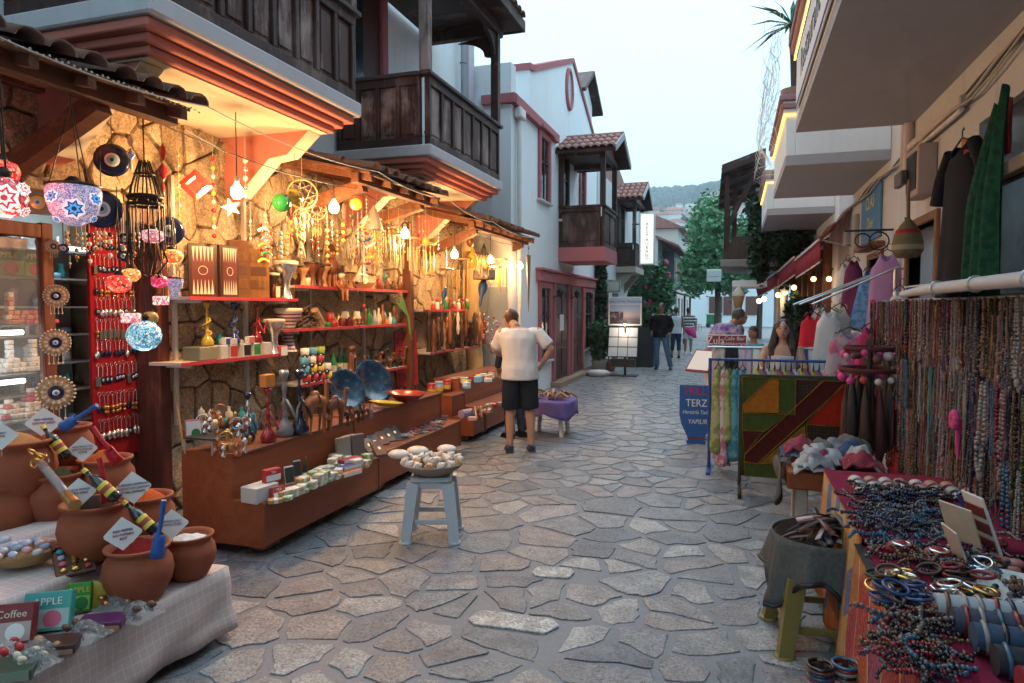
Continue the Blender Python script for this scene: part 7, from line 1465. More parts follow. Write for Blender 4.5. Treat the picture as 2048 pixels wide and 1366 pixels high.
# ================================================================== RIGHT STALLS
def kilim(name,cols,sc,rot=.6):
    t=NT(name); g_=t.n('ShaderNodeNewGeometry').outputs['Position']; m=t.mapping((sc,sc,sc),(.5,rot,.3),co=g_); X=t.xyz(m)
    a=t.math('FLOOR',X[1]); b=t.math('FLOOR',t.math('ADD',X[2],t.math('MULTIPLY',a,.37))); w_=t.n('ShaderNodeTexWhiteNoise',noise_dimensions='2D'); cb=t.n('ShaderNodeCombineXYZ'); t.l(a,cb.inputs[0]); t.l(b,cb.inputs[1]); t.l(cb.outputs[0],w_.inputs['Vector'])
    c=t.ramp(w_.outputs['Value'],[(i/len(cols),q) for i,q in enumerate(cols)],'CONSTANT'); n=t.noise(60,3,.6,g_); c=t.mix(t.ramp(n,[(.45,0),(.7,.6)]),c,(.35,.22,.10)); e=t.math('LESS_THAN',t.math('FRACT',X[1]),.06); c=t.mix(e,c,(.45,.30,.14)); t.set(c,.9,spec=.2); t.bump(n,.4,.004); return t.mat
KIL1=kilim('gold patchwork',[(.40,.20,.05),(.06,.10,.22),(.45,.12,.04),(.35,.24,.09),(.30,.10,.04)],7); KIL2=kilim('red patchwork',[(.28,.02,.03),(.35,.06,.03),(.22,.03,.10),(.30,.10,.03),(.25,.02,.05)],4.5)
CRIM=P((.22,.012,.04),rough=.9,bump=.3,bscale=150)
jt=thing('jewellery_table','long jewellery table draped in crimson cloth along the right side','table',(.95,3,0))
def drape(x,y0,y1,z,mat,nm,sl):
    m=LB(); m.grid(lambda u,v:(x-sl*v-.015*math.sin((y0+u*(y1-y0))*14)*v,y0+u*(y1-y0),z-(z-.06)*v),30,6); m.build(nm,mat,jt,solid=.006)
for nm,x,y0,y1,z,mt in (('far_top',.52,3.12,4.35,.70,KIL1),('near_top',.50,1.2,3.11,.66,KIL2)):
    m=LB(); m.box(x,1.34,y0,y1,z-.03,z,.008); m.build(nm,CRIM,jt); drape(x-.004,y0,y1,z-.012,mt,'drape',.05); m=LB(); m.box(x-.012,x+.02,y0,y1,z+.001,z+.006); m.build('hem',M_BLACK if x<.51 else CRIM,jt)
m=LB(); m.grid(lambda u,v:(.52+.8*u,4.352+.01*math.sin(u*20),.69-.62*v),16,4); m.build('end_drape',KIL1,jt,solid=.006)
for y in (1.4,3.0,4.2): m=LB(); m.box(1.2,1.26,y,y+.06,0,.66); m.build('leg',DBROWN,jt)
# bead strings: eight shapes shared by all
BC=[((.30,.02,.03),'red'),((.02,.02,.025),'black'),((.42,.39,.37),'pale'),((.05,.16,.28),'blue'),((.40,.20,.19),'coral pink'),((.22,.10,.05),'brown'),((.10,.35,.36),'turquoise'),((.16,.14,.14),'grey'),((.30,.17,.06),'amber'),((.03,.04,.12),'navy'),((.14,.15,.05),'olive'),((.24,.05,.16),'plum')]
BM=[P(tuple(round(x*.68,4) for x in c),rough=.25,var=.35,scale=60,spec=.6) for c,_ in BC]
def necklace_mesh(L,w_,r,mat,seed,pend=0):
    g=random.Random(seed); mb=MB(); n=22; pts=[];rs=[]
    for i in range(n+1):
        a=PI*i/n; y=-math.cos(a)*w_*(.45+.55*math.sin(a)); z=-L*math.sin(a)**.55 if 0<i<n else 0
        pts.append((g.uniform(-.004,.004),y,z)); rs.append(r*(1.25 if i%2 else .6))
    for i in range(n):
        a=Vector(pts[i]); b2=Vector(pts[i+1]); m_=max(1,int((b2-a).length/(r*1.9)))
        for q in range(m_): mb.ball(a+(b2-a)*(q+.5)/m_,r*(1.2 if (i+q)%4 else .75),5,4)
    if pend: mb.ball((.006,0,-L-.02),(.012,.02,.028),7,5)
    return mb.mesh('necklace',mat)
NK=[[necklace_mesh((.34,.42,.52,.38)[v],(.022,.028,.032,.03)[v],(.0045,.006,.005,.0085)[v],BM[c],c*5+v,v%2) for v in range(4)] for c in range(12)]
g=random.Random(101)
# jewellery wall: backing boards, rails, necklaces in three tiers
jw=thing('jewellery_wall','pale pink display boards with rails behind the jewellery table','display',(1.3,4.6,0))
for i in range(6): m=LB(); y=2.4+i*.72; m.box(1.30,1.32,y,y+.70,.15,1.72,.004); m.build('board',P((.36,.25,.235),rough=.8) if i!=5 else P((.35,.02,.03),rough=.9),jw)
for z in (1.70,1.26,.92): m=LB(); m.cyl((1.2,2.4,z),(1.2,6.7,z),.008,6); m.build('rail',M_STEEL,jw)
m=LB(); m.box(1.32,1.36,2.4,6.72,0,.15); m.build('foot',DBROWN,jw)
PAL=[[0,5,0,1,11,7,5],[4,2,5,8,0,1,7,5],[1,7,5,9,4,0,1,2],[0,2,1,8,11,2,5,3]]
for t_,(z,n,tier) in enumerate(((1.70,98,'top'),(1.30,98,'middle'),(.98,92,'bottom'))):
    for i in range(n):
        y=6.62-(6.62-2.5)*(i/(n-1))**1.0; sec=min(3,int((6.62-y)/1.05)); c=g.choice(PAL[sec]+[g.randrange(12)]+([3,6,2,7] if t_==1 else [])); v=g.randrange(4)
        inst(NK[c][v],'necklace',None,(1.185-.035*(i%3),y+g.uniform(-.02,.02),z+g.uniform(-.01,.01)),(g.uniform(-.05,.05),0,g.uniform(-.5,.5)),g.uniform(.85,1.2),'%s bead necklace, %s from the far end of the %s rail'%(BC[c][1],ordn(i),tier),'necklace','necklaces on the %s rail'%tier)
o=thing('pink_tassel_flower','bright pink fabric flower among the necklaces','flower',ax(1918,840,1.1))
for k in range(9): mb=MB(); a=k*.7; mb.ball((-.02,.03*math.cos(a),.03*math.sin(a)),(.02,.025,.025),7,5); mb.build('petal',P((.62,.05,.20),rough=.7),o)
mb=MB(); mb.tube([(0,0,0),(0,.01,-.12),(0,0,-.2)],[.015,.012,.004],6); mb.build('ribbon',P((.62,.05,.20),rough=.7),o)
# red textile strips at the far end of the wall
for i in range(5):
    y=6.78-i*.06; mb=MB(); mb.grid(lambda u,v:(1.15+.01*math.sin(v*9+i),y+.05*u,1.72-v*(.9+.1*(i%2))),3,10); mb.build('beaded_strip',[P((.30,.02,.025),rough=.8),P((.12,.03,.03),rough=.8)][i%2],label='red woven strip hanging at the far end of the necklaces, %s from the left'%ORD[i],cat='strip',group='red woven strips',solid=.004)
# white rolled blind above the necklaces
o=thing('rolled_awning','rolled white blind on a pole above the necklaces','blind',(1.02,2.6,1.755)); mb=MB(); mb.tube([(0,-.2,.0),(0,.9,.0),(0,1.9,-.008),(0,2.35,-.02)],[.032,.030,.027,.02],12); mb.build('roll',P((.50,.50,.54),rough=.6),o)
for y in (.35,.95,1.55): mb=MB(); mb.torus((0,y,0),.034,.006,14,5,RX(PI/2)); mb.build('clip',M_STEEL,o)
mb=MB(); mb.box(-.0,.25,-.2,2.3,.02,.028); mb.build('sheet',P((.52,.52,.56),rough=.6),o)
# things laid out on the table
TZ=.7
mb=MB(); mb.grid(lambda u,v:(-.035+.07*v,.035*math.cos(PI*u),.03*math.sin(PI*u)),10,2); CUFF=[mb.mesh('cuff',c) for c in (P((.52,.48,.44),rough=.5,var=.4,scale=50),P((.42,.22,.16),rough=.5,var=.4,scale=50),P((.34,.36,.34),rough=.5,var=.4,scale=50))]
for r_ in range(3):
    for i in range(9):
        o=inst(CUFF[g.randrange(3)],'beaded_cuff',None,(.64+i*.072,4.06-r_*.11,TZ+.006),(0,0,PI/2+g.uniform(-.1,.1)),1,'patterned half round cuff, %s from the left in the %s row at the far end'%(ORD[i],('back','middle','front')[2-r_] if False else ('back','middle','front')[r_]),'cuff','cuffs in rows at the far end of the table')
        md=o.modifiers.new('thickness','SOLIDIFY'); md.thickness=.004
def squiggle(seed,L,r,mat):
    q=random.Random(seed); mb=MB(); x=y=0; a=q.random()*6; pts=[]; n=int(L/r/2.0)
    for i in range(n): pts.append((x,y,r+.012*math.sin(i*.4+seed)**2)); a+=q.uniform(-.5,.5)+.12; x+=math.cos(a)*L/n; y+=math.sin(a)*L/n
    mx_=sum(p[0] for p in pts)/n; my=sum(p[1] for p in pts)/n
    for i,p in enumerate(pts): mb.ball((p[0]-mx_,p[1]-my,p[2]),r*(1.15 if i%3 else .8),5,4)
    return mb.mesh('bead_string',mat)
SQ={c:[squiggle(c*3+v,.36,.0062+.0016*v,BM[c]) for v in range(3)] for c in (1,9,7,3,2,0,5,6)}
for reg,(x0,x1,y0,y1,n,cs,z,lab) in enumerate(((1700,1900,988,1025,46,(1,9,1,7),TZ,'dark bead string in the black rows'),(1716,1920,1025,1066,46,(1,9,3,7),TZ,'bead string in front of the black rows'),(1748,1890,1062,1108,60,(2,7,9,3),.66,'shiny bead string in the silver blue heap'),(1780,1960,1110,1160,34,(0,1,3,5),.66,'bead string near the red pouches'),(1880,1990,1060,1120,24,(1,7,2),.66,'bead string before the leaning cards'),(1788,1880,1238,1360,54,(5,1,0,3,7),.66,'bead string along the near table edge'))):
    for i in range(n):
        c=g.choice(cs); inst(SQ[c][g.randrange(3)],'bead_string',None,az(g.uniform(x0,x1),g.uniform(y0,y1),z)+Vector((0,0,.003+.009*(i%5))),(0,0,g.random()*6),g.uniform(.6,1),'%s %s'%(BC[c][1],lab),'bead string','%s strings, %s'%(BC[c][1],lab.split('string ')[1]))
mb=MB(); mb.torus((0,0,.006),.036,.006,18,6); BANG=[mb.mesh('bangle',m_) for m_ in (SILVER,DBROWN,GOLD,P((.03,.06,.16),rough=.2),M_BLACK,P((.25,.02,.03),rough=.3))]; BGN=['silver','dark wooden','golden','blue','black','red']
for hp,(cx,cy,n,ks,lab) in enumerate(((1795,1172,16,(0,1,2),'in the heap nearest the table edge'),(1905,1165,16,(4,1,5),'in the dark heap right of the edge heap'),(1818,1212,18,(3,4,3),'in the blue heap'),(1935,1215,18,(0,2,4),'in the shiny heap beside the blue one'),(1965,1140,12,(4,0),'in the heap under the cards'))):
    cx,cy,_=az(cx,cy,.66)
    for i in range(n):
        k=g.choice(ks); a=g.random()*6; r_=g.uniform(0,.09); inst(BANG[k],'bangle',None,(cx+r_*math.cos(a),cy+r_*math.sin(a),.662+.011*(i//3)),(g.uniform(-.3,.3),g.uniform(-.3,.3),0),g.uniform(.85,1.1),'%s bangle %s'%(BGN[k],lab),'bangle','%s bangles %s'%(BGN[k],lab))
for i,(x,y) in enumerate(((.64,3.02),(.76,2.98))): o=thing('red_pouch','red beaded pouch lying open on the table, %s one'%('left','right')[i],'pouch',(x,y,.661)); mb=MB(); mb.ball((0,0,.03),(.055,.05,.035),12,7); mb.build('bag',P((.25,.01,.02),rough=.4,var=.5,scale=80,bump=.8,bscale=90),o); mb=MB(); mb.torus((0,-.02,.058),.03,.006,14,5); mb.build('mouth',SILVER,o)
# bracelet rolls at the very front
RC=[P((.05,.055,.09),rough=.7),P((.25,.012,.03),rough=.7),P((.02,.02,.03),rough=.7),P((.40,.42,.46),rough=.6),P((.03,.06,.12),rough=.7)]
BRS=[]
for c in (5,1,2,0,3,9): mb=MB(); mb.torus((0,0,0),.043,.007,18,5,RY(PI/2)); BRS.append((mb.mesh('bracelet',BM[c]),BC[c][1]))
ROLL=[(2.44,.66,3),(2.33,.665,0),(2.22,.67,4),(2.11,.66,2),(2.0,.66,1),(1.88,.66,0)]
for j,(y,z,c) in enumerate(ROLL):
    x0=.62+.02*j; o=thing('bracelet_roll','%s padded display roll of bracelets, %s from the back'%(('pale','dark grey','deep blue','black','crimson','dark front')[j],ORD[j]),'display roll',(x0,y,z+.042),group='padded bracelet rolls'); mb=MB(); mb.tube([(0,0,0),(.75,0,0)],.04,14); mb.build('roll',RC[c],o); mb=MB(); mb.lathe([(0,0),(.041,0),(.041,.004)],14); 
    for i in range(16): k=g.randrange(6); inst(BRS[k][0],'bracelet',None,(x0+.03+i*.044,y,z+.042),(0,g.uniform(-.12,.12),g.uniform(-.12,.12)),1,'%s bracelet on the %s roll from the back, %s along'%(BRS[k][1],ORD[j],ordn(i)),'bracelet','bracelets on the %s roll'%ORD[j])
for j,(px,py,z,col) in enumerate(((1790,1290,.60,0),(1800,1320,.55,3),(1640,1355,.25,3),(1690,1352,.25,0),(1740,1345,.28,5))):
    p=az(px,py,z); o=thing('bead_bunch','bunch of stacked bead bangles at the table corner, %s'%ORD[j],'bead bunch',p,group='bead bunches at the table corner')
    for k in range(5): q=inst(BRS[(col+k)%6][0],'ring',o,(0,0,.012*k),(0,PI/2,0),1.05)
    mb=MB(); mb.cyl((0,0,-.02),(0,0,.07),.012,8); mb.build('peg',DBROWN,o)
# standing cards with earrings and the white bead tray
for i,(px,py,h,w_,c,lab) in enumerate(((1935,1100,.20,.16,P((.55,.48,.38),rough=.6,var=.3,scale=15),'tall cream card leaning at the back of the table'),(1985,1110,.26,.13,WHITE,'white earring card with red rows leaning by the wall'),(1925,1130,.15,.14,P((.5,.45,.42),rough=.6,var=.4,scale=30),'small patterned card in front of the cream one'),(1940,1050,.15,.05,P((.03,.06,.3),rough=.5),'narrow blue card behind the cream one'))):
    o=thing('display_card',lab,'card',az(px,py,.67)); o.rotation_euler=(0,.35,PI+.5-.2*i); mb=MB(); mb.box(-.004,.004,-w_/2,w_/2,0,h,.002); mb.build('card',c,o)
    if i==1:
        for k in range(3): mb=MB(); mb.box(.0042,.009,-w_*.42,w_*.42,.03+.07*k,.08+.07*k,.002); mb.build('earring_row',P((.18,.03,.03),rough=.4,var=.5,scale=90),o)
o=thing('bead_tray','white oval tray of dark beads at the right edge','tray',az(2030,1190,.66)); mb=MB(); mb.M=SC(1,1.3,1); mb.lathe([(0,0),(.10,0),(.13,.03),(.135,.03),(.10,.008),(0,.008)],24); mb.build('tray',WHITE,o)
for k in range(26): mb=MB(); a=g.random()*6; r_=g.uniform(0,.09); mb.ball((r_*math.cos(a),r_*math.sin(a)*1.2,.016+.006*(k%3)),.011,7,5); mb.build('bead',BM[(1,7,5)[k%3]],o)
for k in range(8): a=g.random()*6; mb=MB(); mb.ball((0,0,.02),(.03,.02,.015),8,5); mb.build('coral_piece',P((.5,.2,.18),rough=.5),loc=az(1990+g.uniform(0,50),1140+g.uniform(-12,12),.66),label='lump of pink coral behind the bead tray',cat='coral',group='pink coral lumps')
# olive stool with draped grey cloth and leather straps
os_=Vector((.43,3.62,0)); stool(os_,.40,.12,P((.19,.15,.035),rough=.45,var=.12),'olive yellow plastic stool under a grey cloth',.42)
GC=P((.10,.10,.098),rough=.95,var=.6,scale=45,bump=.8,bscale=110)
def sk(u,v):
    a=2*PI*u; rr=.235+.03*v+.022*v*math.sin(9*a)+.012*v*math.sin(17*a+2); return (rr*math.cos(a)*(1+.05*v*abs(math.sin(2*a+.4))),rr*math.sin(a),.545-v*(.17+.17*abs(math.sin(2*a+.4))**3))
cb_=thing('cloth_basket','round basket wrapped in a grey cloth with black hem, on the olive stool','basket',os_)
mb=MB(); mb.grid(sk,60,8); mb.build('cloth',GC,cb_,solid=.005); mb=MB(); mb.tube([sk(i/60,1) for i in range(61)],.012,5); mb.build('hem',M_BLACK,cb_); mb=MB(); mb.lathe([(0,.41),(.21,.41),(.228,.53),(.222,.53),(.2,.46),(0,.46)],24); mb.build('basket',DBROWN,cb_)
for i in range(26):
    a=g.random()*6; c=[M_BLACK,DBROWN,P((.22,.07,.06),rough=.5),P((.50,.36,.36),rough=.5),GREYD,P((.03,.04,.07),rough=.4)][i%6]; mb=MB(); L=g.uniform(.10,.19); h=g.uniform(.02,.07); mb.grid(lambda u,v:(-L+2*L*u,-.014+.028*v,h*math.sin(PI*u)),8,1); o=mb.build('leather_strap',c,loc=os_+Vector((g.uniform(-.08,.08),g.uniform(-.08,.08),.49+.004*i)),label='%s leather strap heaped in the cloth basket'%('black','brown','rust','pale pink','grey','dark blue')[i%6],cat='strap',group='%s straps in the cloth basket'%('black','brown','rust','pale pink','grey','dark blue')[i%6],solid=.004); o.rotation_euler=(g.uniform(-.5,.5),g.uniform(-.3,.3),a)
# brown table with scarves
bt=thing('scarf_table','small orange brown table heaped with scarves at the end of the stall','table',(.66,5.25,0)); mb=MB(); mb.box(-.30,.3,-.24,.24,.40,.52,.01); mb.build('top',LAM,bt)
for sx in (-1,1):
    for sy in (-1,1): mb=MB(); mb.box(sx*.2-.04,sx*.2+.04,sy*.16-.03,sy*.16+.03,0,.40,.008); mb.build('leg',P((.42,.36,.30),rough=.8),bt)
for i in range(24):
    c=[P((.09,.09,.10),rough=.9),P((.22,.22,.25),rough=.9,var=.5,scale=30),P((.06,.08,.16),rough=.9),P((.25,.04,.06),rough=.9,var=.5,scale=30),P((.40,.40,.42),rough=.9,var=.4,scale=25),P((.14,.13,.11),rough=.9)][i%6]; q=random.Random(i); cx,cy=q.uniform(-.26,.18),q.uniform(-.2,.2); s=q.uniform(.08,.14)
    mb=MB(); mb.grid(lambda u,v:((u-.5)*2*s,(v-.5)*2*s,.018*math.sin(u*11+i)*math.sin(v*9+i*2)+.006*math.sin(u*23+v*13+i)+.004*math.sin(v*31-u*9)+.05*math.sin(PI*u)*math.sin(PI*v)-.05*(abs(u-.5)+abs(v-.5))),18,18); o=mb.build('scarf',c,loc=Vector(bt.location)+Vector((cx,cy,.56+.005*i)),label='crumpled %s scarf in the heap on the orange brown table'%('charcoal','pale grey','slate blue','rose','white','olive grey')[i%6],cat='scarf',group='%s scarves in the heap'%('charcoal','pale grey','slate blue','rose','white','olive grey')[i%6],solid=.006)
mb=MB(); mb.grid(lambda u,v:(-.34-.03*math.sin(u*9)*v,-.22+.44*u,.54-.30*v*(.5+.5*math.sin(PI*u*1.3+.3))),16,6); mb.build('draped_scarf',GC,loc=bt.location,label='grey scarf hanging off the left side of the scarf table',cat='scarf',solid=.006)
# patchwork textile on a black wheeled rack
rk=thing('garment_rack','black wheeled rack carrying the patchwork hanging','rack',(.5,6.4,0))
for x in (-.44,.44): mb=MB(); mb.cyl((x,0,.06),(x,0,1.05),.014,8); mb.build('post',M_BLACK,rk); mb=MB(); mb.cyl((x,-.25,.06),(x,.25,.06),.014,8); mb.build('foot',M_BLACK,rk); 
for x in (-.44,.44):
    for y in (-.25,.25): mb=MB(); mb.M=T(x,y,.035)@RY(PI/2); mb.lathe([(0,-.015),(.035,-.015),(.035,.015),(0,.015)],14); mb.build('wheel',M_BLACK,rk)
mb=MB(); mb.cyl((-.44,0,1.05),(.44,0,1.05),.012,8); mb.build('bar',M_BLACK,rk)
pw=thing('patchwork_hanging','patchwork wall hanging of olive, orange and red pieces on the black rack','textile',(.07,6.36,.15))
def pm(x,y): return ((x-415)/645*.86,1.04-(y-600)/635*.89-.15)
def emb(name,c,d):
    t=NT(name); v=t.voro(34,rnd=.15); n=t.noise(25,4,.6); k=t.ramp(v,[(.10,1),(.2,0)]); q=t.mix(t.ramp(n,[(.4,0),(.7,.6)]),c,tuple(x*.5 for x in c)); q=t.mix(t.math('MULTIPLY',k,.8),q,d); t.set(q,.9,spec=.15); t.bump(n,.5,.006); return t.mat
OL=emb('olive patch',(.06,.085,.018),(.25,.05,.02)); OR=emb('orange patch',(.42,.13,.015),(.06,.03,.015)); BR=emb('brown patch',(.045,.028,.02),(.25,.06,.04)); MR=emb('maroon patch',(.085,.012,.010),(.2,.05,.02)); RD=emb('red patch',(.40,.02,.008),(.05,.01,.01)); OC=emb('ochre patch',(.32,.15,.02),(.10,.04,.01)); DG=emb('dark green patch',(.035,.045,.018),(.2,.12,.03))
PT=[(OL,'olive',[(415,600),(590,605),(425,775)]),(OR,'orange',[(592,605),(640,607),(642,822),(420,825),(420,780)]),(OL,'green',[(643,607),(745,609),(745,828),(644,828)]),(BR,'grey brown',[(747,609),(905,611),(747,782)]),(RD,'bright red',[(1018,640),(1058,614),(1062,885),(812,882)]),(OL,'olive lower left',[(420,829),(692,831),(560,940),(422,940)]),(MR,'maroon',[(422,944),(552,944),(438,1092)]),(MR,'dark red diagonal',[(910,611),(1055,612),(520,1147),(437,1140),(438,1098)]),(OC,'ochre',[(803,893),(830,1115),(528,1150)]),(BR,'dark brown',[(815,886),(1062,888),(1062,1235),(700,1235),(700,1140),(833,1118)]),(OL,'olive bottom',[(437,1145),(520,1151),(697,1140),(697,1235),(440,1232)]),(DG,'dark green edge',[(1064,614),(1160,618),(1165,1235),(1064,1235)])]
for i,(mt,nm,pts) in enumerate(PT): mb=MB(); mb.prism([pm(*q) for q in pts],.012,'Y',-.0-.003*(i%3)); mb.build('patch',mt,pw,label=nm+' patch'); q=[pm(*w_) for w_ in pts]; mb=MB(); mb.tube([(x,-.004-.003*(i%3),z) for x,z in q+q[:1]],.0045,4); mb.build('piping',OC,pw)
mb=MB(); mb.grid(lambda u,v:(-.01+.99*u,.016+.006*math.sin(u*22),.0+.90*v),20,6); mb.build('lining',DG,pw,solid=.004)
# blue rack with scarves and hangers
BLP=P((.015,.06,.26),rough=.4); br=thing('blue_rack','blue painted metal rack hung with scarves','rack',(.35,7.15,0))
for x in (-.58,.60): mb=MB(); mb.cyl((x,0,0),(x,0,1.14),.016,8); mb.build('post',BLP,br)
mb=MB(); mb.cyl((-.58,0,1.13),(.6,0,1.13),.014,8); mb.build('bar',BLP,br)
for x in (-.58,.6): mb=MB(); mb.box(x-.02,x+.02,-.25,.25,0,.03,.005); mb.build('foot',BLP,br)
def garment(p,w0,w1,h,mat,label,rz=0,cat='dress',straps=True,sleeve=0,flare=1,hanger=True,name='hanging_dress',group=None,n=5):
    """hanging garment: folded tube of cloth under a hanger; p = hanger hook"""
    o=thing(name,label,cat,p,rz,group); d=.045
    def f(u,v):
        a=2*PI*u; k=v**flare; w_=(w0+(w1-w0)*k)/2*(.42+.58*min(1,v/.13)); fold=1+.16*k*math.sin(n*a+1.3); top=-.11-.05*(1-abs(math.cos(a)))*0
        sh=.03*abs(math.cos(a))-.05*max(0,-math.sin(a)) if v==0 else 0
        return (w_*math.cos(a)*(1+.05*k*math.sin(n*a)),d*(1+.8*k)*math.sin(a)*fold,top+sh-h*v+.012*math.sin(a*n)*k)
    mb=MB(); mb.grid(f,30,16); mb.build('cloth',mat,o,solid=.003)
    if straps:
        for s in (-1,1): mb=MB(); mb.tube([(s*w0*.36,0,-.10),(s*w0*.25,0,-.05)],.006,5); mb.build('strap',mat,o)
    if sleeve:
        for s in (-1,1): mb=MB(); mb.tube([(s*w0*.42,0,-.10),(s*(w0*.5+sleeve*.35),0,-.10-sleeve*.5),(s*(w0*.5+sleeve*.5),0,-.10-sleeve)],[.04,.045,.055],9); mb.build('sleeve',mat,o)
    if hanger: mb=MB(); mb.tube([(-w0*.42,0,-.10),(0,0,-.04),(w0*.42,0,-.10)],.006,5); mb.tube([(0,0,-.04),(0,0,0),(.018,0,.015),(.03,0,.0)],.004,5); mb.build('hanger',M_BLACK,o)
    return o
def spr(name,c,d,s=14):
    t=NT(name); n=t.noise(s,3,.6); q=t.mix(t.ramp(n,[(.45,0),(.55,1)]),c,d); t.set(q,.85,spec=.2); return t.mat
SC1=spr('green yellow scarf',(.16,.20,.06),(.30,.32,.16)); SC2=spr('turquoise scarf',(.03,.16,.22),(.10,.28,.34)); SC3=spr('rose scarf',(.40,.12,.20),(.5,.4,.45))
for i,(x,c,h,lab) in enumerate(((-.50,SC1,.82,'green and yellow long scarf on the blue rack'),(-.44,SC3,.95,'rose patterned scarf at the left post of the blue rack'),(-.40,SC1,.70,'second green scarf on the blue rack'),(-.33,SC2,.88,'turquoise long scarf on the blue rack'),(-.27,SC2,.80,'second turquoise scarf beside the patchwork'))): garment((.35+x,7.13-.02*i,1.13),.10,.14,h,c,lab,.5,'scarf',False,name='hanging_scarf',n=3)
for i in range(14):
    x=-.12+i*.05; c=[P((.35,.34,.06)),P((.25,.08,.20)),P((.4,.42,.45)),P((.42,.36,.05)),P((.30,.05,.22))][i%5]; garment((.35+x,7.15,1.13),.07,.09,.5,c,'%s top on a hanger on the blue rack, %s from the patchwork end'%(('yellow green','purple','pale grey','yellow','magenta')[i%5],ORD[i]),1.3,'top',False,name='blouse',group='tops on the blue rack',n=3)
# towels over a rail behind
tr=thing('towel_rail','steel rail hung with folded cloths behind the blue rack','rail',(.4,7.75,0)); mb=MB(); mb.cyl((-.68,0,1.22),(.85,0,1.22),.01,8); mb.build('bar',M_STEEL,tr)
for x in (-.60,.85): mb=MB(); mb.cyl((x,0,0),(x,0,1.22),.012,8); mb.build('post',M_STEEL,tr)
for i,(a,b2,c,lab) in enumerate(((1424,1450,(.42,.36,.32),'beige'),(1451,1476,(.02,.02,.025),'black'),(1478,1504,(.42,.36,.48),'lilac'),(1506,1534,(.58,.58,.60),'white left of the woman'),(1590,1615,(.04,.12,.28),'blue right of the woman'),(1617,1650,(.56,.56,.58),'white right of the blue one'),(1536,1588,(.16,.17,.24),'grey blue behind the woman'))):
    A=ay(a,692,7.75); B=ay(b2,692,7.75); mb=MB(); mb.grid(lambda u,v:(A.x+(B.x-A.x)*u-.4,(-.02 if v<.5 else .02)+.006*math.sin(u*12),1.22-abs(.5-v)*2*(.55 if v<.5 else .5)+.012*(1-abs(.5-v)*2)),8,10); mb.build('folded_cloth',P(c,rough=.9,bump=.2,bscale=150),loc=(.4,7.75,0),label='folded %s cloth over the steel rail'%lab,cat='cloth',solid=.006)
# signs of the cafe and the tailor
zs_=thing('cafe_sign','dark red cafe sign with white lettering over the blue rack','sign',ay(1454,682,8.3)); k=mpp(zs_.location); ZR=P((.22,.02,.04),rough=.5)
mb=MB(); mb.box(-36*k,36*k,-.012,.012,-11*k,11*k,.004); mb.build('board',ZR,zs_); mb=MB(); mb.box(-38*k,38*k,-.008,.014,-12.5*k,12.5*k); mb.build('border',WHITE,zs_)
text('Zula','lettering',WHITE,zs_,(-22*k,-.014,0),(PI/2,0,0),24*k,.001,sx=.8); text('Cafe Bar\nRestaurant','lettering',WHITE,zs_,(14*k,-.014,0),(PI/2,0,0),11*k,.001)
mb=MB(); mb.cyl((0,.02,-10*k),(0,.02,-zs_.location.z),.016,8); mb.build('pole',GREYD,zs_); mb=MB(); mb.lathe([(0,0),(.2,0),(.19,.02),(.02,.04)],16,(0,.02,-zs_.location.z)); mb.build('base',GREYD,zs_)
ml=thing('menu_lectern','slanted white menu board with dark red frame in front of the man in violet','menu board',ay(1405,722,8.9)); mb=MB(); mb.M=RZ(.9)@RY(-.9); mb.box(-.17,.17,-.19,.19,-.012,.012,.005); mb.build('frame',ZR,ml); mb=MB(); mb.M=RZ(.9)@RY(-.9); mb.box(-.145,.145,-.165,.165,.013,.016); mb.build('menu',WHITE,ml); mb=MB(); mb.cyl((.08,0,-.02),(.08,0,-ml.location.z),.02,8); mb.build('post',WHITE,ml); mb=MB(); mb.lathe([(0,0),(.18,0),(.17,.02),(.02,.03)],14,(.08,0,-ml.location.z)); mb.build('foot',GREYD,ml)
js=thing('tailor_sign','blue jar shaped board with white and red hand lettering on the paving','sign',az(1392,888,0)); k=mpp(js.location); BSG=P((.02,.09,.30),rough=.5)
pr=[(-18,0),(18,0),(19,5),(15,9),(17,14),(29,40),(33,58),(33,118),(-33,118),(-33,58),(-29,40),(-17,14),(-15,9),(-19,5)]
mb=MB(); mb.prism([(a*k,b2*k) for a,b2 in pr],.02,'Y',-.01); mb.build('board',BSG,js); mb=MB(); mb.box(-17*k,17*k,-.0115,-.0102,10*k,14*k); mb.build('stripe',P((.2,.03,.05)),js); mb=MB(); mb.box(-.02,.02,.012,.25,0,.02); mb.build('stay',DBROWN,js)
for s,z,sz_,c in (('TRILLY',106,22,P((.45,.03,.05))),('TERZI',82,21,WHITE),('Hertürlü Tadilat',64,10.5,WHITE),('YAPILIR',45,13,WHITE)): text(s,'lettering',c,js,(2*k,-.0125,z*k),(PI/2,0,0),sz_*k,.001,sx=.85,shear=.15 if sz_<15 else 0)
js.rotation_euler=(0,0,.1)
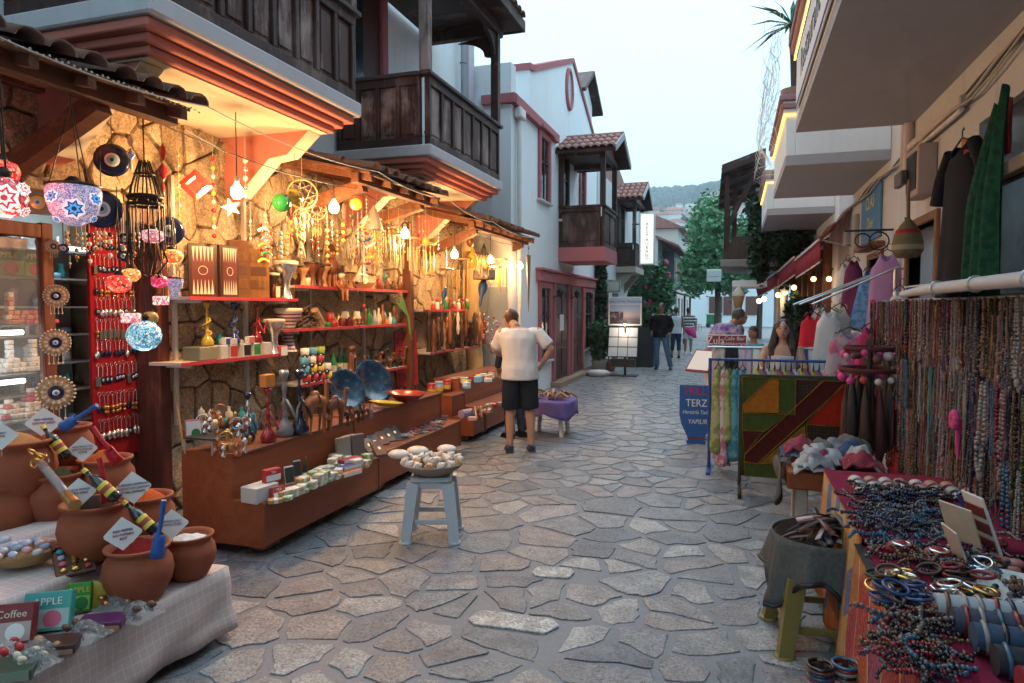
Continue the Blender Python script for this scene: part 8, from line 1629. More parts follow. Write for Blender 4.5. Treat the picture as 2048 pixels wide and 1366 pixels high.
# clothes on steel arms by the wall
ca=thing('clothes_arms','steel display stand with sloping arms for dresses','stand',(1.2,7.6,0)); 
for i,(y,x0) in enumerate(((7.1,.70),(7.5,.62),(8.0,.6))): mb=MB(); mb.tube([(x0-1.2,y-7.6,1.68),(1.42-1.2,y-7.6,2.02),(1.48-1.2,y-7.6,2.0)],.010,6); mb.build('arm',M_STEEL,ca); mb=MB(); mb.cyl((.2,y-7.6,0),(.2,y-7.6,2.0),.016,8); mb.build('post',M_STEEL,ca)
WD=P((.62,.63,.66),rough=.85,bump=.2,bscale=90); PKK=spr('pink grey kaftan',(.42,.10,.22),(.36,.34,.40),9)
def gp(px,py,Y): return ay(px,py,Y)
for a in ((1625,615,8.2,.22,.28,.42,P((.55,.02,.04),rough=.8),'bright red halter dress on the far steel arm'),(1642,600,8.25,.15,.2,.6,P((.45,.40,.34),rough=.8),'beige dress behind the white sundress'),(1636,600,8.4,.12,.18,.55,P((.28,.24,.42),rough=.8),'violet dress between the red and white ones'),(1658,605,7.6,.20,.34,.75,WD,'white sundress hanging over the blue rack'),(1680,598,7.7,.2,.26,.7,P((.50,.46,.42),rough=.85),'pale beige dress right of the white sundress'),(1668,690,7.3,.14,.18,.4,WD,'small white top below the sundress'),(1700,645,6.9,.3,.5,.62,PKK,'pink and grey tie dye kaftan on the near arm'),(1742,635,6.6,.18,.26,.45,P((.40,.03,.12),rough=.85),'magenta and black top right of the kaftan'),(1752,640,6.5,.14,.22,.55,P((.07,.035,.03),rough=.85),'dark brown top next to the necklaces')):
    px,py,Y,w0,w1,h,mt,lab=a; garment(gp(px,py,Y),w0,w1,h,mt,lab,.0 if 'kaftan' not in lab else -.1,sleeve=0)
for a in ((1693,512,9.0,.16,.3,.6,WD,'white scarf dress hanging under the intercom box','dress'),(1708,505,8.8,.16,.3,.75,P((.16,.035,.10),rough=.85),'dark purple dress below the intercom box','dress'),(1737,525,8.2,.12,.38,.62,spr('blue flower',(.06,.18,.42),(.15,.3,.55),18),'bright blue flowered dress left of the brown door','dress'),(1775,490,7.4,.26,.36,.95,P((.40,.22,.42),rough=.85),'lilac v neck dress in front of the doorway','dress'),(1800,560,6.9,.14,.22,.5,WD,'white top below the basket bag','top')):
    px,py,Y,w0,w1,h,mt,lab,ct=a; garment(gp(px,py,Y),w0,w1,h,mt,lab,-.3,ct)
# black kaftan, green scarf and basket bag near the window
garment(ax(1925,262,1.3),.42,.5,.95,P((.010,.010,.014),rough=.8,bump=.3,bscale=60),'long black embroidered kaftan hanging by the window',-1.5,'kaftan',False,.3)
p=ax(1975,215,1.25); mb=MB(); mb.grid(lambda u,v:(.035*math.sin(u*17+v)*(.4+v),-.16+.38*u*(.35+.65*min(1,v*2.5))-.12*(1-v)**3,-1.12*v+.05*math.sin(u*6)),16,14); mb.build('green_scarf',spr('deep green scarf',(.004,.04,.022),(.008,.07,.035),22),loc=p,label='long deep green scarf hanging beside the window',cat='scarf',solid=.003)
for i,(px,py,c) in enumerate(((1930,280,ORANGE),(1935,300,P((.4,.05,.03))),(1995,225,P((.1,.2,.12))),(2010,200,RED))): p=ax(px,py,1.3); mb=MB(); mb.grid(lambda u,v:(.02*math.sin(u*9),-.06+.1*u,-.28*v),6,6); mb.build('small_scarf',c,loc=p,label='small %s scarf end by the green scarf'%('orange','rust','dark green','red')[i],cat='scarf',solid=.003)
o=thing('basket_bag','woven basket bag with a red band hanging from the wall','bag',ax(1815,490,1.15)); k=mpp(o.location); WV=P((.17,.13,.07),rough=.9,var=.45,scale=60,bump=.8,bscale=70)
mb=MB(); mb.lathe([(0,-26*k),(20*k,-25*k),(28*k,-12*k),(28*k,5*k),(24*k,22*k),(14*k,40*k),(4*k,52*k)],20); mb.build('body',WV,o); mb=MB(); mb.lathe([(24.6*k,20*k),(20.5*k,31*k)],20,cap=False); mb.build('band',P((.35,.02,.03),rough=.8),o); mb=MB(); mb.tube([(0,0,50*k),(0,.02,100*k),(0,.0,130*k)],.012,6); mb.tube([(0,10*k,40*k),(0,24*k,58*k),(0,12*k,20*k)],.006,5); mb.build('strap',P((.25,.13,.10),rough=.8),o); mb=MB(); mb.lathe([(28.3*k,-10*k),(28.3*k,0)],20,cap=False); mb.build('weave_band',P((.3,.26,.17),rough=.9),o)
# hair band tree
hb=thing('hairband_tree','black stand hung with pink and white pompoms and dark bags','stand',(.98,5.75,0)); mb=MB(); mb.cyl((0,0,0),(0,0,1.36),.018,8); mb.build('pole',M_BLACK,hb); mb=MB(); mb.lathe([(0,0),(.2,0),(.19,.02),(.02,.03)],16); mb.build('base',M_BLACK,hb)
for j,(z,r_) in enumerate(((1.34,.17),(1.18,.2))): mb=MB(); mb.torus((0,0,z),r_,.02,20,6); mb.build('ring',P((.10,.03,.03),rough=.9),hb)
for i in range(26): a=2*PI*i/13; z=1.30 if i<13 else 1.13; mb=MB(); mb.ball((0,0,0),g.uniform(.025,.04),8,5); mb.build('pompom',[P((.60,.05,.22)),P((.62,.50,.52)),P((.5,.06,.05)),P((.6,.3,.35)),P((.15,.05,.05))][g.randrange(5)],loc=Vector((.98,5.75,z))+Vector(((.2 if i>12 else .17)*math.cos(a),(.2 if i>12 else .17)*math.sin(a),g.uniform(-.03,.02))),label='fluffy pompom on the %s ring of the black stand'%('upper' if i<13 else 'lower'),cat='pompom',group='pompoms on the %s ring'%('upper' if i<13 else 'lower'))
for i in range(10): a=2*PI*i/10; mb=MB(); mb.tube([(0,0,.15),(0,0,0),(.01,0,-.25),(0,0,-.4)],[.004,.03,.05,.02],7); mb.build('dark_tassel',[M_BLACK,DBROWN,P((.06,.012,.012))][i%3],loc=(.98+.16*math.cos(a),5.75+.16*math.sin(a),1.0-.05*(i%3)),label='%s fringed tassel under the pompoms'%('black','brown','maroon')[i%3],cat='tassel',group='%s tassels under the pompoms'%('black','brown','maroon')[i%3])
# ================================================================== MIDDLE DISTANCE: boards, signs, pots
t=NT('harbour poster'); X=t.xyz(); n=t.noise(9,4,.6); z=X[2]
c=t.ramp(z,[(.0,(.03,.035,.07)),(.12,(.12,.10,.14)),(.22,(.45,.36,.40)),(.34,(.35,.42,.58)),(.75,(.09,.27,.60))]); k=t.math('MULTIPLY',t.math('LESS_THAN',z,.30),t.math('LESS_THAN',X[0],-.05)); c=t.mix(t.math('MULTIPLY',k,t.ramp(n,[(.35,0),(.5,1)])),c,(.03,.02,.04)); t.set(c,.4); POSTER=t.mat
mbd=thing('menu_stand','tall menu stand with a harbour poster and nine lit menu sheets','menu board',az(1250,752,0)); k=mpp(mbd.location)
mb=MB(); mb.box(-34*k,32*k,-.02,.02,101*k,158*k,.004); mb.build('frame',WHITE,mbd); mb=MB(); mb.box(-31*k,29*k,-.001,.001,0,38*k); mb.build('poster',POSTER,mbd,loc=(0,-.0215,104*k)); mb=MB(); mb.box(-31*k,29*k,-.024,-.021,143*k,156*k); mb.build('header',P((.45,.55,.68)),mbd)
text('Kaleiçi Green Restaurant','lettering',P((.02,.12,.4)),mbd,(-1*k,-.0255,149*k),(PI/2,0,0),8.5*k,.0008,sx=.82)
A=RX(-.25); mb=MB(); mb.M=T(-2*k,-.06,70*k)@A; mb.box(-31*k,28*k,-.01,.012,-32*k,30*k,.004); mb.build('panel',M_BLACK,mbd)
for i in range(3):
    for j in range(3): mb=MB(); mb.M=T(-2*k,-.06,70*k)@A; mb.box((-30+19.3*i)*k,(-12+19.3*i)*k,-.013,-.0105,(-31+20*j)*k,(-13+20*j)*k); mb.build('menu_sheet',P((.62,.66,.74),rough=.4),mbd)
mb=MB(); mb.cyl((0,0,0),(0,0,100*k),.03,8); mb.build('post',M_BLACK,mbd); mb=MB(); mb.box(-30*k,25*k,-.2,.2,0,.03,.01); mb.build('foot',M_BLACK,mbd); mb=MB(); mb.box(-28*k,20*k,-.03,.1,18*k,34*k); mb.build('crossbar',M_BLACK,mbd)
mb=MB(); mb.ball((0,-.10,103*k),.03,8,6); mb.build('lamp',EM((1,.7,.4),8,'menu lamp'),mbd); l=bpy.data.lights.new('menu light','POINT'); l.energy=4; l.color=(1,.75,.5); lo=bpy.data.objects.new('menu_light',l); link(lo,mbd); lo.location=(0,-.22,98*k)
ab=thing('black_a_board','black folding board standing behind the menu stand','board',az(1283,733,0)); mb=MB(); mb.prism([(-.05,0),(-.02,0),(.18,1.15),(.13,1.15)],.6,'X',-.3) if False else mb.prism([(-.25,0),(-.22,0),(.02,1.1),(-.02,1.1)],.7,'X',-.35); mb.build('front_leaf',M_BLACK,ab); mb=MB(); mb.prism([(.25,0),(.22,0),(.021,1.05),(.05,1.05)],.7,'X',-.35); mb.build('back_leaf',P((.35,.42,.5)),ab)
cb2=thing('white_chest','low white box beside the man in black','box',az(1300,715,0)); mb=MB(); mb.box(-.35,.3,-.2,.2,0,.62,.02); mb.build('body',P((.5,.56,.62)),cb2); mb=MB(); mb.box(-.36,.31,-.21,.21,.621,.66,.01); mb.build('lid',WHITE,cb2)
def pplant(p,h,r,label,mat,seed,n=1500,pot=(.42,.38,.34)):
    o=thing('potted_plant',label,'plant',p); mb=MB(); mb.lathe([(0,0),(.15,0),(.2,.26),(.22,.3),(.19,.3),(.17,.24),(0,.24)],14); mb.build('pot',P(pot,rough=.8),o); leaves(rclumps((0,0,.3+h/2),(r,r,h/2),9,seed),n,.075,seed).build('foliage',mat,o); mb=MB(); mb.cyl((0,0,.2),(0,0,.3+h*.7),.02,6); mb.build('stem',M_BARK,o)
pplant(az(1198,744,0),1.15,.36,'bushy plant in a pale pot by the white house corner',M_LEAFMID,61); pplant(az(1217,742,0),1.0,.25,'slim plant in a clay pot behind the menu stand',M_LEAFDK,62,900,(.3,.15,.1)); q=ax(1190,600,-3.5); o=thing('wall_creeper','thin dark creeper climbing the white house corner','creeper',(-3.45,18.3,0)); leaves([((0,0,.3+i*.32),(.16,.2,.25)) for i in range(10)],2200,.08,64).build('foliage',M_LEAFDK,o); mb=MB(); mb.tube([(-.05,0,0),(-.02,.05,1.5),(-.06,0,3.2)],.02,5); mb.build('stem',M_BARK,o)
o=thing('lidded_pan','pale round covered basin on the ground by the potted plant','basin',az(1197,752,0)); mb=MB(); mb.lathe([(0,0),(.24,0),(.28,.07),(.28,.10),(.2,.14),(0,.16)],18); mb.build('basin',P((.5,.52,.55)),o)
vs_=thing('vertical_sign','tall cream sign with vertical restaurant lettering beside the dark oriel','sign',ay(1294,478,21.0)); k=mpp(vs_.location); mb=MB(); mb.box(-15*k,16*k,-.06,.06,-52*k,52*k,.01); mb.build('case',P((.62,.60,.52),rough=.5),vs_); mb=MB(); mb.box(-12*k,13*k,-.064,-.061,-49*k,49*k); mb.build('face',EM((.8,.78,.66),.55,'backlit sign face'),vs_); text('\n'.join('RESTAURANT'),'lettering',P((.06,.10,.09)),vs_,(.5*k,-.066,-6*k),(PI/2,0,0),8.6*k,.001); mb=MB(); mb.cyl((-15*k,0,30*k),(-30*k,0,30*k),.02,6); mb.build('arm',M_BLACK,vs_)
ss=thing('small_hanging_sign','small framed sign hanging above the potted plants','sign',ay(1227,573,19.5)); k=mpp(ss.location); mb=MB(); mb.M=RZ(-.35); mb.box(-16*k,16*k,-.03,.03,-12*k,12*k,.006); mb.build('frame',P((.25,.35,.3)),ss); mb=MB(); mb.M=RZ(-.35); mb.box(-13*k,13*k,-.034,-.031,-9*k,9*k); mb.build('face',P((.62,.60,.55)),ss); mb=MB(); mb.cyl((0,0,12*k),(-20*k,.1,14*k),.01,5); mb.build('arm',M_BLACK,ss)
for i,(px,py,Y) in enumerate(((1193,582,18.9),(1212,588,20.5))): p=ay(px,py,Y); o=thing('globe_lamp','small warm lamp by the white house corner, %s one'%('left','right')[i],'lamp',p); mb=MB(); mb.ball((0,0,0),.06,10,7); mb.build('globe',M_WARM,o); mb=MB(); mb.cyl((0,0,.05),(-.15,0,.1),.01,5); mb.build('arm',M_BLACK,o)
ws=thing('white_hanging_sign','plain white sign board hanging in front of the tree','sign',ay(1428,551,24)); k=mpp(ws.location); mb=MB(); mb.box(-14*k,14*k,-.03,.03,-12*k,11*k,.005); mb.build('board',P((.62,.68,.70)),ws); mb=MB(); mb.cyl((-14*k,0,11*k),(25*k,0,11*k),.02,6); mb.build('arm',WHITE,ws); mb=MB(); mb.box(-10*k,10*k,-.033,-.031,-3*k,-1*k); mb.build('print',P((.35,.4,.45)),ws)
ic=thing('ice_cream_sign','giant ice cream cone model by the restaurant','sign',ay(1477,600,16)); k=mpp(ic.location)
mb=MB(); mb.lathe([(0,-30*k),(4*k,-28*k),(11*k,4*k),(12*k,8*k)],14); mb.build('cone',P((.42,.27,.13),rough=.8,bump=.6,bscale=25),ic); mb=MB(); mb.lathe([(12.5*k,8*k),(12*k,13*k),(8*k,18*k),(6*k,22*k),(2*k,27*k),(0,28*k)],14); mb.build('ice_cream',P((.62,.55,.45)),ic); mb=MB(); mb.cyl((0,0,-30*k),(0,0,-ic.location.z),.03,8); mb.build('pole',GREYD,ic)
wb=thing('white_kiosk_roof','white painted kiosk fascia above the ice cream sign','kiosk',ay(1500,565,17.5)); k=mpp(wb.location); mb=MB(); mb.box(-34*k,60*k,-.2,1.2,-10*k,4*k,.02); mb.build('fascia',M_WHITE,wb)
for x in (-30,55): mb=MB(); mb.cyl((x*k,.5,-10*k),(x*k,.5,-wb.location.z),.05,8); mb.build('post',WHITE,wb)
gc=thing('green_cart','green street cart with a pale top down the street','cart',az(1428,655,0)); s=mpp(gc.location)*1; mb=MB(); mb.box(-.6,.6,-.3,.3,.25,1.05,.02); mb.build('body',P((.03,.16,.07)),gc); mb=MB(); mb.box(-.7,.7,-.4,.4,1.05,1.15,.02); mb.build('top',P((.5,.55,.58)),gc)
for x in (-.45,.45): mb=MB(); mb.M=T(x,-.3,.2)@RX(PI/2); mb.lathe([(0,-.04),(.2,-.04),(.2,.04),(0,.04)],16); mb.build('wheel',M_BLACK,gc)
for i,(px,py,c) in enumerate(((1334,585,(1,.35,.12)),(1343,592,(.9,.8,.1)))): p=ay(px,py,33); o=thing('far_lamp','small coloured lamp hanging under the far canopy, %s one'%('orange','yellow and green')[i],'lamp',p); mb=MB(); mb.ball((0,0,0),.13,10,7); mb.build('globe',EM(c,3),o); mb=MB(); mb.cyl((0,0,.1),(0,0,.4),.01,4); mb.build('cord',M_BLACK,o)
for i,(px,py) in enumerate(((1362,668),(1375,664),(1395,662),(1352,672))):
    p=az(px,py,0); o=thing('cafe_chair','small dark cafe chair far down the street, %s of four'%ORD[i],'chair',p,i*1.1,'far cafe chairs'); mb=MB(); mb.box(-.2,.2,-.2,.2,.42,.46,.01); mb.build('seat',P((.2,.08,.05)),o); mb=MB(); mb.box(-.2,.2,.17,.2,.46,.9,.01); mb.build('backrest',P((.2,.08,.05)),o)
    for sx in (-1,1):
        for sy in (-1,1): mb=MB(); mb.cyl((sx*.18,sy*.18,0),(sx*.18,sy*.18,.42),.015,5); mb.build('leg',DBROWN,o)
# ================================================================== PEOPLE
TMPS=bpy.data.scenes.new('tmp')
def remesh(mb,name,mat,parent,vox=.013,smooth=4,fold=0):
    """melts overlapping limbs and trunk into one continuous skin"""
    me=mb.mesh(name+'_raw',mat); o=bpy.data.objects.new('raw',me); TMPS.collection.objects.link(o)
    m=o.modifiers.new('r','REMESH'); m.mode='VOXEL'; m.voxel_size=vox
    s=o.modifiers.new('s','SMOOTH'); s.factor=.5; s.iterations=smooth
    TMPS.view_layers[0].update(); dg=TMPS.view_layers[0].depsgraph; nm=bpy.data.meshes.new_from_object(o.evaluated_get(dg)); bpy.data.objects.remove(o)
    nm.name=name; nm.materials.clear(); nm.materials.append(mat); nm.polygons.foreach_set('use_smooth',[True]*len(nm.polygons))
    if fold:
        n=len(nm.vertices); C=np.empty(n*3); N=np.empty(n*3); nm.vertices.foreach_get('co',C); nm.vertices.foreach_get('normal',N); C=C.reshape(-1,3); N=N.reshape(-1,3); x,y,z=C.T
        h=np.sin(x*31+2*np.sin(z*13+y*9))*np.sin(y*27+z*7)+.7*np.sin(z*41+x*17+2*np.sin(y*21))+.5*np.sin(x*53-z*19)
        C+=N*(fold*.55*h)[:,None]; nm.vertices.foreach_set('co',C.ravel())
    q=bpy.data.objects.new(name,nm); link(q,parent); return q
def loft(mb,rings,n=16):
    vs=[];fs=[]
    for (c,rx,ry) in rings:
        for i in range(n): a=2*PI*i/n; vs.append((c[0]+rx*math.cos(a),c[1]+ry*math.sin(a),c[2]))
    L=len(rings)
    for j in range(L-1):
        for i in range(n): fs.append((j*n+i,j*n+(i+1)%n,(j+1)*n+(i+1)%n,(j+1)*n+i))
    fs+=[tuple(range(n))[::-1],tuple(range((L-1)*n,L*n))]; mb.add(vs,fs,True)
SKIN=P((.46,.24,.16),rough=.55,var=.12); SKIN2=P((.30,.15,.095),rough=.55,var=.12)
DEF=dict(lean=(0,0),neck=None,head=None,shL=(-.185,0,1.43),shR=(.185,0,1.43),elL=(-.25,-.03,1.16),elR=(.25,-.03,1.16),wrL=(-.27,.05,.92),wrR=(.27,.05,.92),hdL=(0,.02,-1),hdR=(0,.02,-1),hipL=(-.09,0,.92),hipR=(.09,0,.92),knL=(-.10,.02,.50),knR=(.10,.02,.50),anL=(-.10,-.03,.085),anR=(.10,-.03,.085),pel=(0,0,.95),yaw=0)
def person(label,loc,rz,H=1.75,skin=SKIN,hair=(.06,.03,.02),top=None,sleeve=.45,bottom=None,leg=1.0,shoe=None,pose={},longhair=0,face=True,fat=1,vox=.014,neckline=1.47,extra=None):
    J=dict(DEF); J.update(pose); V={k:Vector(v) if isinstance(v,tuple) and len(v)==3 else v for k,v in J.items()}
    o=thing('person',label,'person',loc,rz); s=H/1.75; o.scale=(s,s,s); pz_=V['pel'].z
    def off(z): k=max(0,(z-pz_)/.5); return (V['pel'].x+J['lean'][0]*k,V['pel'].y+J['lean'][1]*k)
    def ring(dz,rx,ry,g=0): x,y=off(pz_+dz); return ((x,y,pz_+dz-.12*abs(J['lean'][1])*max(0,dz)),(rx+g)*fat,(ry+g)*fat)
    TR=[(-.12,.15,.115),(-.05,.168,.12),(.03,.165,.12),(.12,.15,.108),(.25,.158,.112),(.37,.178,.115),(.44,.178,.095),(.49,.10,.07)]
    nk=V['neck'] or Vector((*off(pz_+.53),pz_+.535)); hd=V['head'] or nk+Vector((0,.025,.135))
    b=MB(); loft(b,[ring(*r) for r in TR]); b.tube([nk-Vector((0,.0,.10)),nk,hd-Vector((0,.01,.02))],[.062,.054,.055],12)
    HM=T(hd)@RZ(J['yaw']); b.M=HM; b.ball((0,0,.0),(.072,.088,.112),16,12); b.ball((0,.03,-.055),(.052,.055,.05),10,8); b.ball((0,.092,-.012),(.013,.02,.024),8,6)
    for sx in (-1,1): b.ball((sx*.074,-.005,-.01),(.012,.022,.032),8,6)
    b.M=I4
    for S_ in 'LR':
        sh,el,wr=V['sh'+S_],V['el'+S_],V['wr'+S_]; b.tube([sh+Vector((0,0,-.0)),sh+(el-sh)*.5,el,el+(wr-el)*.4,wr],[.055*fat,.048*fat,.039,.041,.027],10)
        d=V['hd'+S_].normalized(); sx=-1 if S_=='L' else 1; side=d.cross(Vector((sx,0,0))) if abs(d.x)<.9 else d.cross(Vector((0,1,0))); side.normalize(); up=d.cross(side)
        pc=wr+d*.05; b.tube([wr,pc,wr+d*.095],[.026,.036,.034],8)
        for f in range(4): q=wr+d*.085+side*(f-1.5)*.019; b.tube([q,q+d*(.035+.006*(1.5-abs(f-1.5)))+up*-.006*sx,q+d*(.062+.01*(1.5-abs(f-1.5)))+up*-.02*sx],[.0095,.009,.0075],6)
        q=wr+d*.03+side*-.03; b.tube([q,q+d*.035+side*-.022,q+d*.065+side*-.02],[.012,.011,.008],6)
        hp,kn,an=V['hip'+S_],V['kn'+S_],V['an'+S_]; b.tube([hp,hp+(kn-hp)*.35,kn,kn+(an-kn)*.3,an],[.088*fat,.082*fat,.056,.058,.036],12)
        b.tube([an+Vector((0,-.04,-.045)),an+Vector((0,.06,-.05)),an+Vector((.012*sx,.16,-.06))],[.038,.04,.026],9)
    body=remesh(b,'body',skin,o,vox)
    if top:
        c=MB(); loft(c,[ring(-.11,.178,.128,.022)]+[ring(*r,.024) for r in TR if r[0]>=-.06 and r[0]<.4 and pz_+r[0]<=neckline+.02]+([ring(.44,.186,.1,.012),ring(.48,.13,.085,.01)] if pz_+.44<=neckline+.02 else []))
        for S_ in 'LR':
            sh,el,wr=V['sh'+S_],V['el'+S_],V['wr'+S_]
            if sleeve>0: e=sh+(el-sh)*min(1,sleeve*2); P_=[sh+Vector((-.07 if S_=='R' else .07,0,-.03)),sh+(el-sh)*.18,e]; R_=[.055*fat,.067*fat,.068*fat]
            if sleeve>.5: P_.append(el+(wr-el)*min(1,(sleeve-.5)*2)); R_.append(.045)
            if sleeve>0: c.tube(P_,R_,12)
        remesh(c,'shirt',top,o,vox,7,.0045)
    if bottom:
        c=MB(); loft(c,[ring(*r,.012) for r in TR if r[0]<=.04])
        for S_ in 'LR':
            hp,kn,an=V['hip'+S_],V['kn'+S_],V['an'+S_]; P_=[hp,hp+(kn-hp)*.35]; R_=[.103*fat,.099*fat]
            if leg<=.5: P_.append(hp+(kn-hp)*min(1,leg*2)); R_.append(.106)
            else: P_+=[kn,kn+(an-kn)*min(1,(leg-.5)*2)]; R_+=[.075,.066]
            c.tube(P_,R_,14)
        remesh(c,'trousers',bottom,o,vox,5,.004)
    if shoe:
        for S_ in 'LR':
            an=V['an'+S_]; sx=-1 if S_=='L' else 1; c=MB(); c.tube([an+Vector((0,-.06,-.045)),an+Vector((0,.0,-.035)),an+Vector((.004*sx,.08,-.048)),an+Vector((.014*sx,.17,-.056))],[.04,.05,.046,.03],10); q=an+Vector((.006*sx,.06,-.078)); c.box(q.x-.045,q.x+.045,q.y-.12,q.y+.125,q.z-.007,q.z+.012,.006); c.build('shoe',shoe,o)
    hm=P(hair,rough=.5,var=.4,scale=40,bump=.5,bscale=90); c=MB(); c.M=HM; c.ball((0,-.018,.03),(.083,.09,.098),14,10); c.ball((0,-.05,-.025),(.07,.055,.07),10,8)
    if longhair:
        for q in range(9): a=PI*(1.02+.96*q/8) if q else 0; x=-.085+.17*q/8; c.tube([(x*.8,-.03,.06),(x*1.15,-.055 if abs(x)<.06 else -.01,-.06),(x*1.5,-.05 if abs(x)<.05 else .02,-.2),(x*1.5,-.03 if abs(x)<.05 else .06,-longhair)],[.035,.034,.034,.014],8)
    remesh(c,'hair',hm,o,.010,2,.006)
    if face:
        for sx in (-1,1): c=MB(); c.M=HM; c.ball((sx*.03,.079,.012),(.014,.008,.007),8,6); c.build('eye',M_BLACK,body); c=MB(); c.M=HM; c.tube([(sx*.012,.089,.03),(sx*.03,.087,.036),(sx*.048,.074,.03)],.0045,5); c.build('brow',hm,body)
        c=MB(); c.M=HM; c.ball((0,.082,-.058),(.024,.009,.008),8,6); c.build('mouth',P((.35,.09,.08),rough=.5),body)
    return o
TEE=P((.68,.64,.64),rough=.85,var=.06,bump=.25,bscale=18); DEN=P((.018,.022,.03),rough=.9,var=.5,scale=9,bump=.2,bscale=80); JEAN=P((.10,.17,.27),rough=.9,var=.35,scale=8,bump=.2,bscale=80)
wp=az(1040,903,0)
person('man in white T-shirt and dark denim shorts, back turned, at the far counter',(wp.x,wp.y,0),.42,1.73,SKIN,(.085,.03,.013),TEE,.42,DEN,.5,P((.03,.05,.09),rough=.7),dict(lean=(-.02,.07),neck=(-.04,.13,1.455),head=(-.09,.245,1.53),shL=(-.19,.06,1.41),shR=(.19,.05,1.41),elL=(-.27,.20,1.16),wrL=(-.17,.40,1.10),hdL=(.4,.8,-.1),elR=(.36,-.02,1.19),wrR=(.27,.12,1.0),hdR=(-.5,.5,-.7),knL=(-.11,.03,.5),knR=(.12,.02,.5),anL=(-.12,-.02,.085),anR=(.13,-.03,.085),yaw=.5),face=True,fat=1.13,vox=.0115)
q_=az(1018,882,0); person('person in dark jeans and dark top half hidden behind the man in white',(q_.x+.0,q_.y+.25,0),.9,1.62,SKIN2,(.02,.015,.012),P((.03,.035,.05),rough=.9),.9,P((.03,.045,.075),rough=.9),1,M_BLACK,dict(lean=(0,.05)))
q_=az(1321,739,0); person('man in black shirt and blue jeans standing in the street facing the camera',q_,PI-.05,1.78,SKIN2,(.012,.01,.01),P((.012,.012,.014),rough=.9),.95,JEAN,1,M_BLACK,dict(anL=(-.26,-.02,.085),knL=(-.17,.03,.5),hipL=(-.10,0,.92),elR=(.27,-.06,1.17),wrR=(.22,.1,.98),elL=(-.27,-.05,1.17),wrL=(-.24,.07,.95)),fat=1.03)
q_=az(1351,716,0); person('woman in white tank top and dark capri trousers walking away',q_,.15,1.68,SKIN2,(.02,.014,.012),P((.6,.62,.68),rough=.9),0,P((.025,.035,.07),rough=.9),.8,M_BLACK,dict(anL=(-.12,.1,.09),anR=(.10,-.14,.1)),face=False,neckline=1.40)
t=NT('striped jersey'); k=t.math('LESS_THAN',t.math('FRACT',t.math('MULTIPLY',t.xyz()[2],9)),.5); t.set(t.mix(k,(.02,.02,.03),(.62,.62,.64)),.9)
q_=az(1376,708,0); o=person('person in a striped top with a pink cloth at the waist walking away',q_,-.1,1.66,SKIN2,(.02,.015,.012),t.mat,.45,P((.55,.52,.58),rough=.9),.42,WHITE,dict(wrR=(.24,.16,.98)),face=False)
c=MB(); loft(c,[((.02,0,.98),.21,.16),((.05,.0,.88),.22,.17),((.14,.0,.72),.16,.15),((.26,.02,.6),.05,.05)]); c.build('waist_cloth',P((.62,.05,.22),rough=.8),o)
t=NT('violet print shirt'); n=t.noise(14,3,.6); t.set(t.mix(t.ramp(n,[(.42,0),(.58,1)]),(.10,.055,.22),(.32,.26,.42)),.85)
q_=ay(1425,900,9.7); person('man in a violet print shirt bending over beside the cafe sign',(q_.x,9.7,0),-1.1,1.76,SKIN2,(.03,.028,.028),t.mat,.48,P((.5,.5,.52),rough=.9),1,M_BLACK,dict(lean=(.0,.16),neck=(.0,.27,1.43),head=(.0,.37,1.51),shL=(-.2,.18,1.37),shR=(.2,.18,1.37),elL=(-.26,.22,1.10),wrL=(-.24,.30,.86),elR=(.27,.28,1.12),wrR=(.2,.42,.95),yaw=-.2),fat=1.12)
q_=ay(1566,690,7.5); person('young woman with long dark hair in a pale top behind the blue rack',(q_.x,7.5,0),PI-.12,1.54,P((.47,.255,.18),rough=.5,var=.1),(.018,.010,.008),P((.52,.52,.60),rough=.85,var=.3,scale=30),0,P((.05,.06,.09),rough=.9),1,M_BLACK,dict(shL=(-.165,0,1.42),shR=(.165,0,1.42),elL=(-.24,.08,1.17),wrL=(-.16,.26,1.13),elR=(.24,.08,1.17),wrR=(.18,.26,1.12),hdL=(.2,1,-.2),hdR=(-.2,1,-.2)),longhair=.36,neckline=1.36,fat=.93)
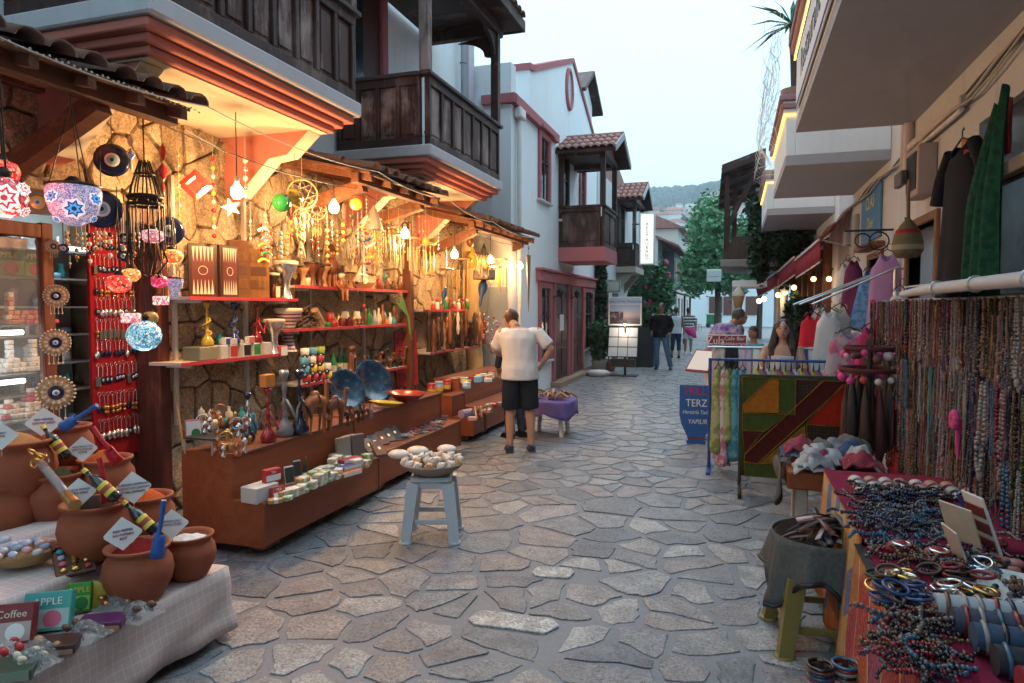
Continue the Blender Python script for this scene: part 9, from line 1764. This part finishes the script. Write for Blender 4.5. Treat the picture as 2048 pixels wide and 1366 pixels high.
SIT=dict(pel=(0,0,.52),shL=(-.185,.02,1.0),shR=(.185,.02,1.0),elL=(-.27,.1,.78),elR=(.27,.1,.78),wrL=(-.12,.32,.76),wrR=(.12,.32,.76),hdL=(.2,1,0),hdR=(-.2,1,0),hipL=(-.1,.02,.5),hipR=(.1,.02,.5),knL=(-.12,.44,.5),knR=(.12,.44,.5),anL=(-.12,.42,.085),anR=(.12,.42,.085))
for i,(px,Y,c,hr,rz,lab) in enumerate(((1507,12.6,(.06,.28,.36),(.02,.015,.012),2.4,'person in a turquoise shirt seated at a restaurant table'),(1478,13.4,(.20,.20,.22),(.16,.15,.15),-.6,'grey haired person in dark clothes seated at a restaurant table'))):
    q_=ay(px,700,Y); person(lab,(q_.x,Y,.02),rz,1.75,SKIN2,hr,P(c,rough=.9),.45,P((.05,.05,.06),rough=.9),1,M_BLACK,SIT,neckline=1.02,vox=.018)
    ch=thing('dining_chair','dark wooden chair under the seated person %s'%('in turquoise','with grey hair')[i],'chair',(q_.x,Y,0),rz); mb=MB(); mb.box(-.21,.21,-.22,.2,.38,.41,.01); mb.build('seat',DBROWN,ch); mb=MB(); mb.box(-.21,.21,-.25,-.22,.41,.86,.01); mb.build('backrest',DBROWN,ch)
    for sx in (-1,1):
        for sy in (-1,1): mb=MB(); mb.cyl((sx*.18,sy*.18,0),(sx*.18,sy*.18,.38),.018,6); mb.build('leg',DBROWN,ch)
dt=thing('dining_table','dark restaurant table between the two seated people','table',(.42,13.0,0)); mb=MB(); mb.box(-.35,.35,-.3,.3,.70,.74,.01); mb.build('top',DBROWN,dt); mb=MB(); mb.cyl((0,0,0),(0,0,.7),.04,8); mb.build('leg',DBROWN,dt)
bpy.data.scenes.remove(TMPS)
# haze: the evening air between the street and the hill
hzb=MB(); hzb.box(-1650,1650,-60,1620,-8,245)
t=NT('evening haze'); t.t.nodes.remove(t.b); pv=t.n('ShaderNodeVolumePrincipled'); pv.inputs['Color'].default_value=(.80,.91,1.0,1); pv.inputs['Density'].default_value=.0006; pv.inputs['Anisotropy'].default_value=0; t.l(pv.outputs[0],t.out.inputs['Volume'])
hz_o=hzb.build('haze',t.mat,kind='stuff')
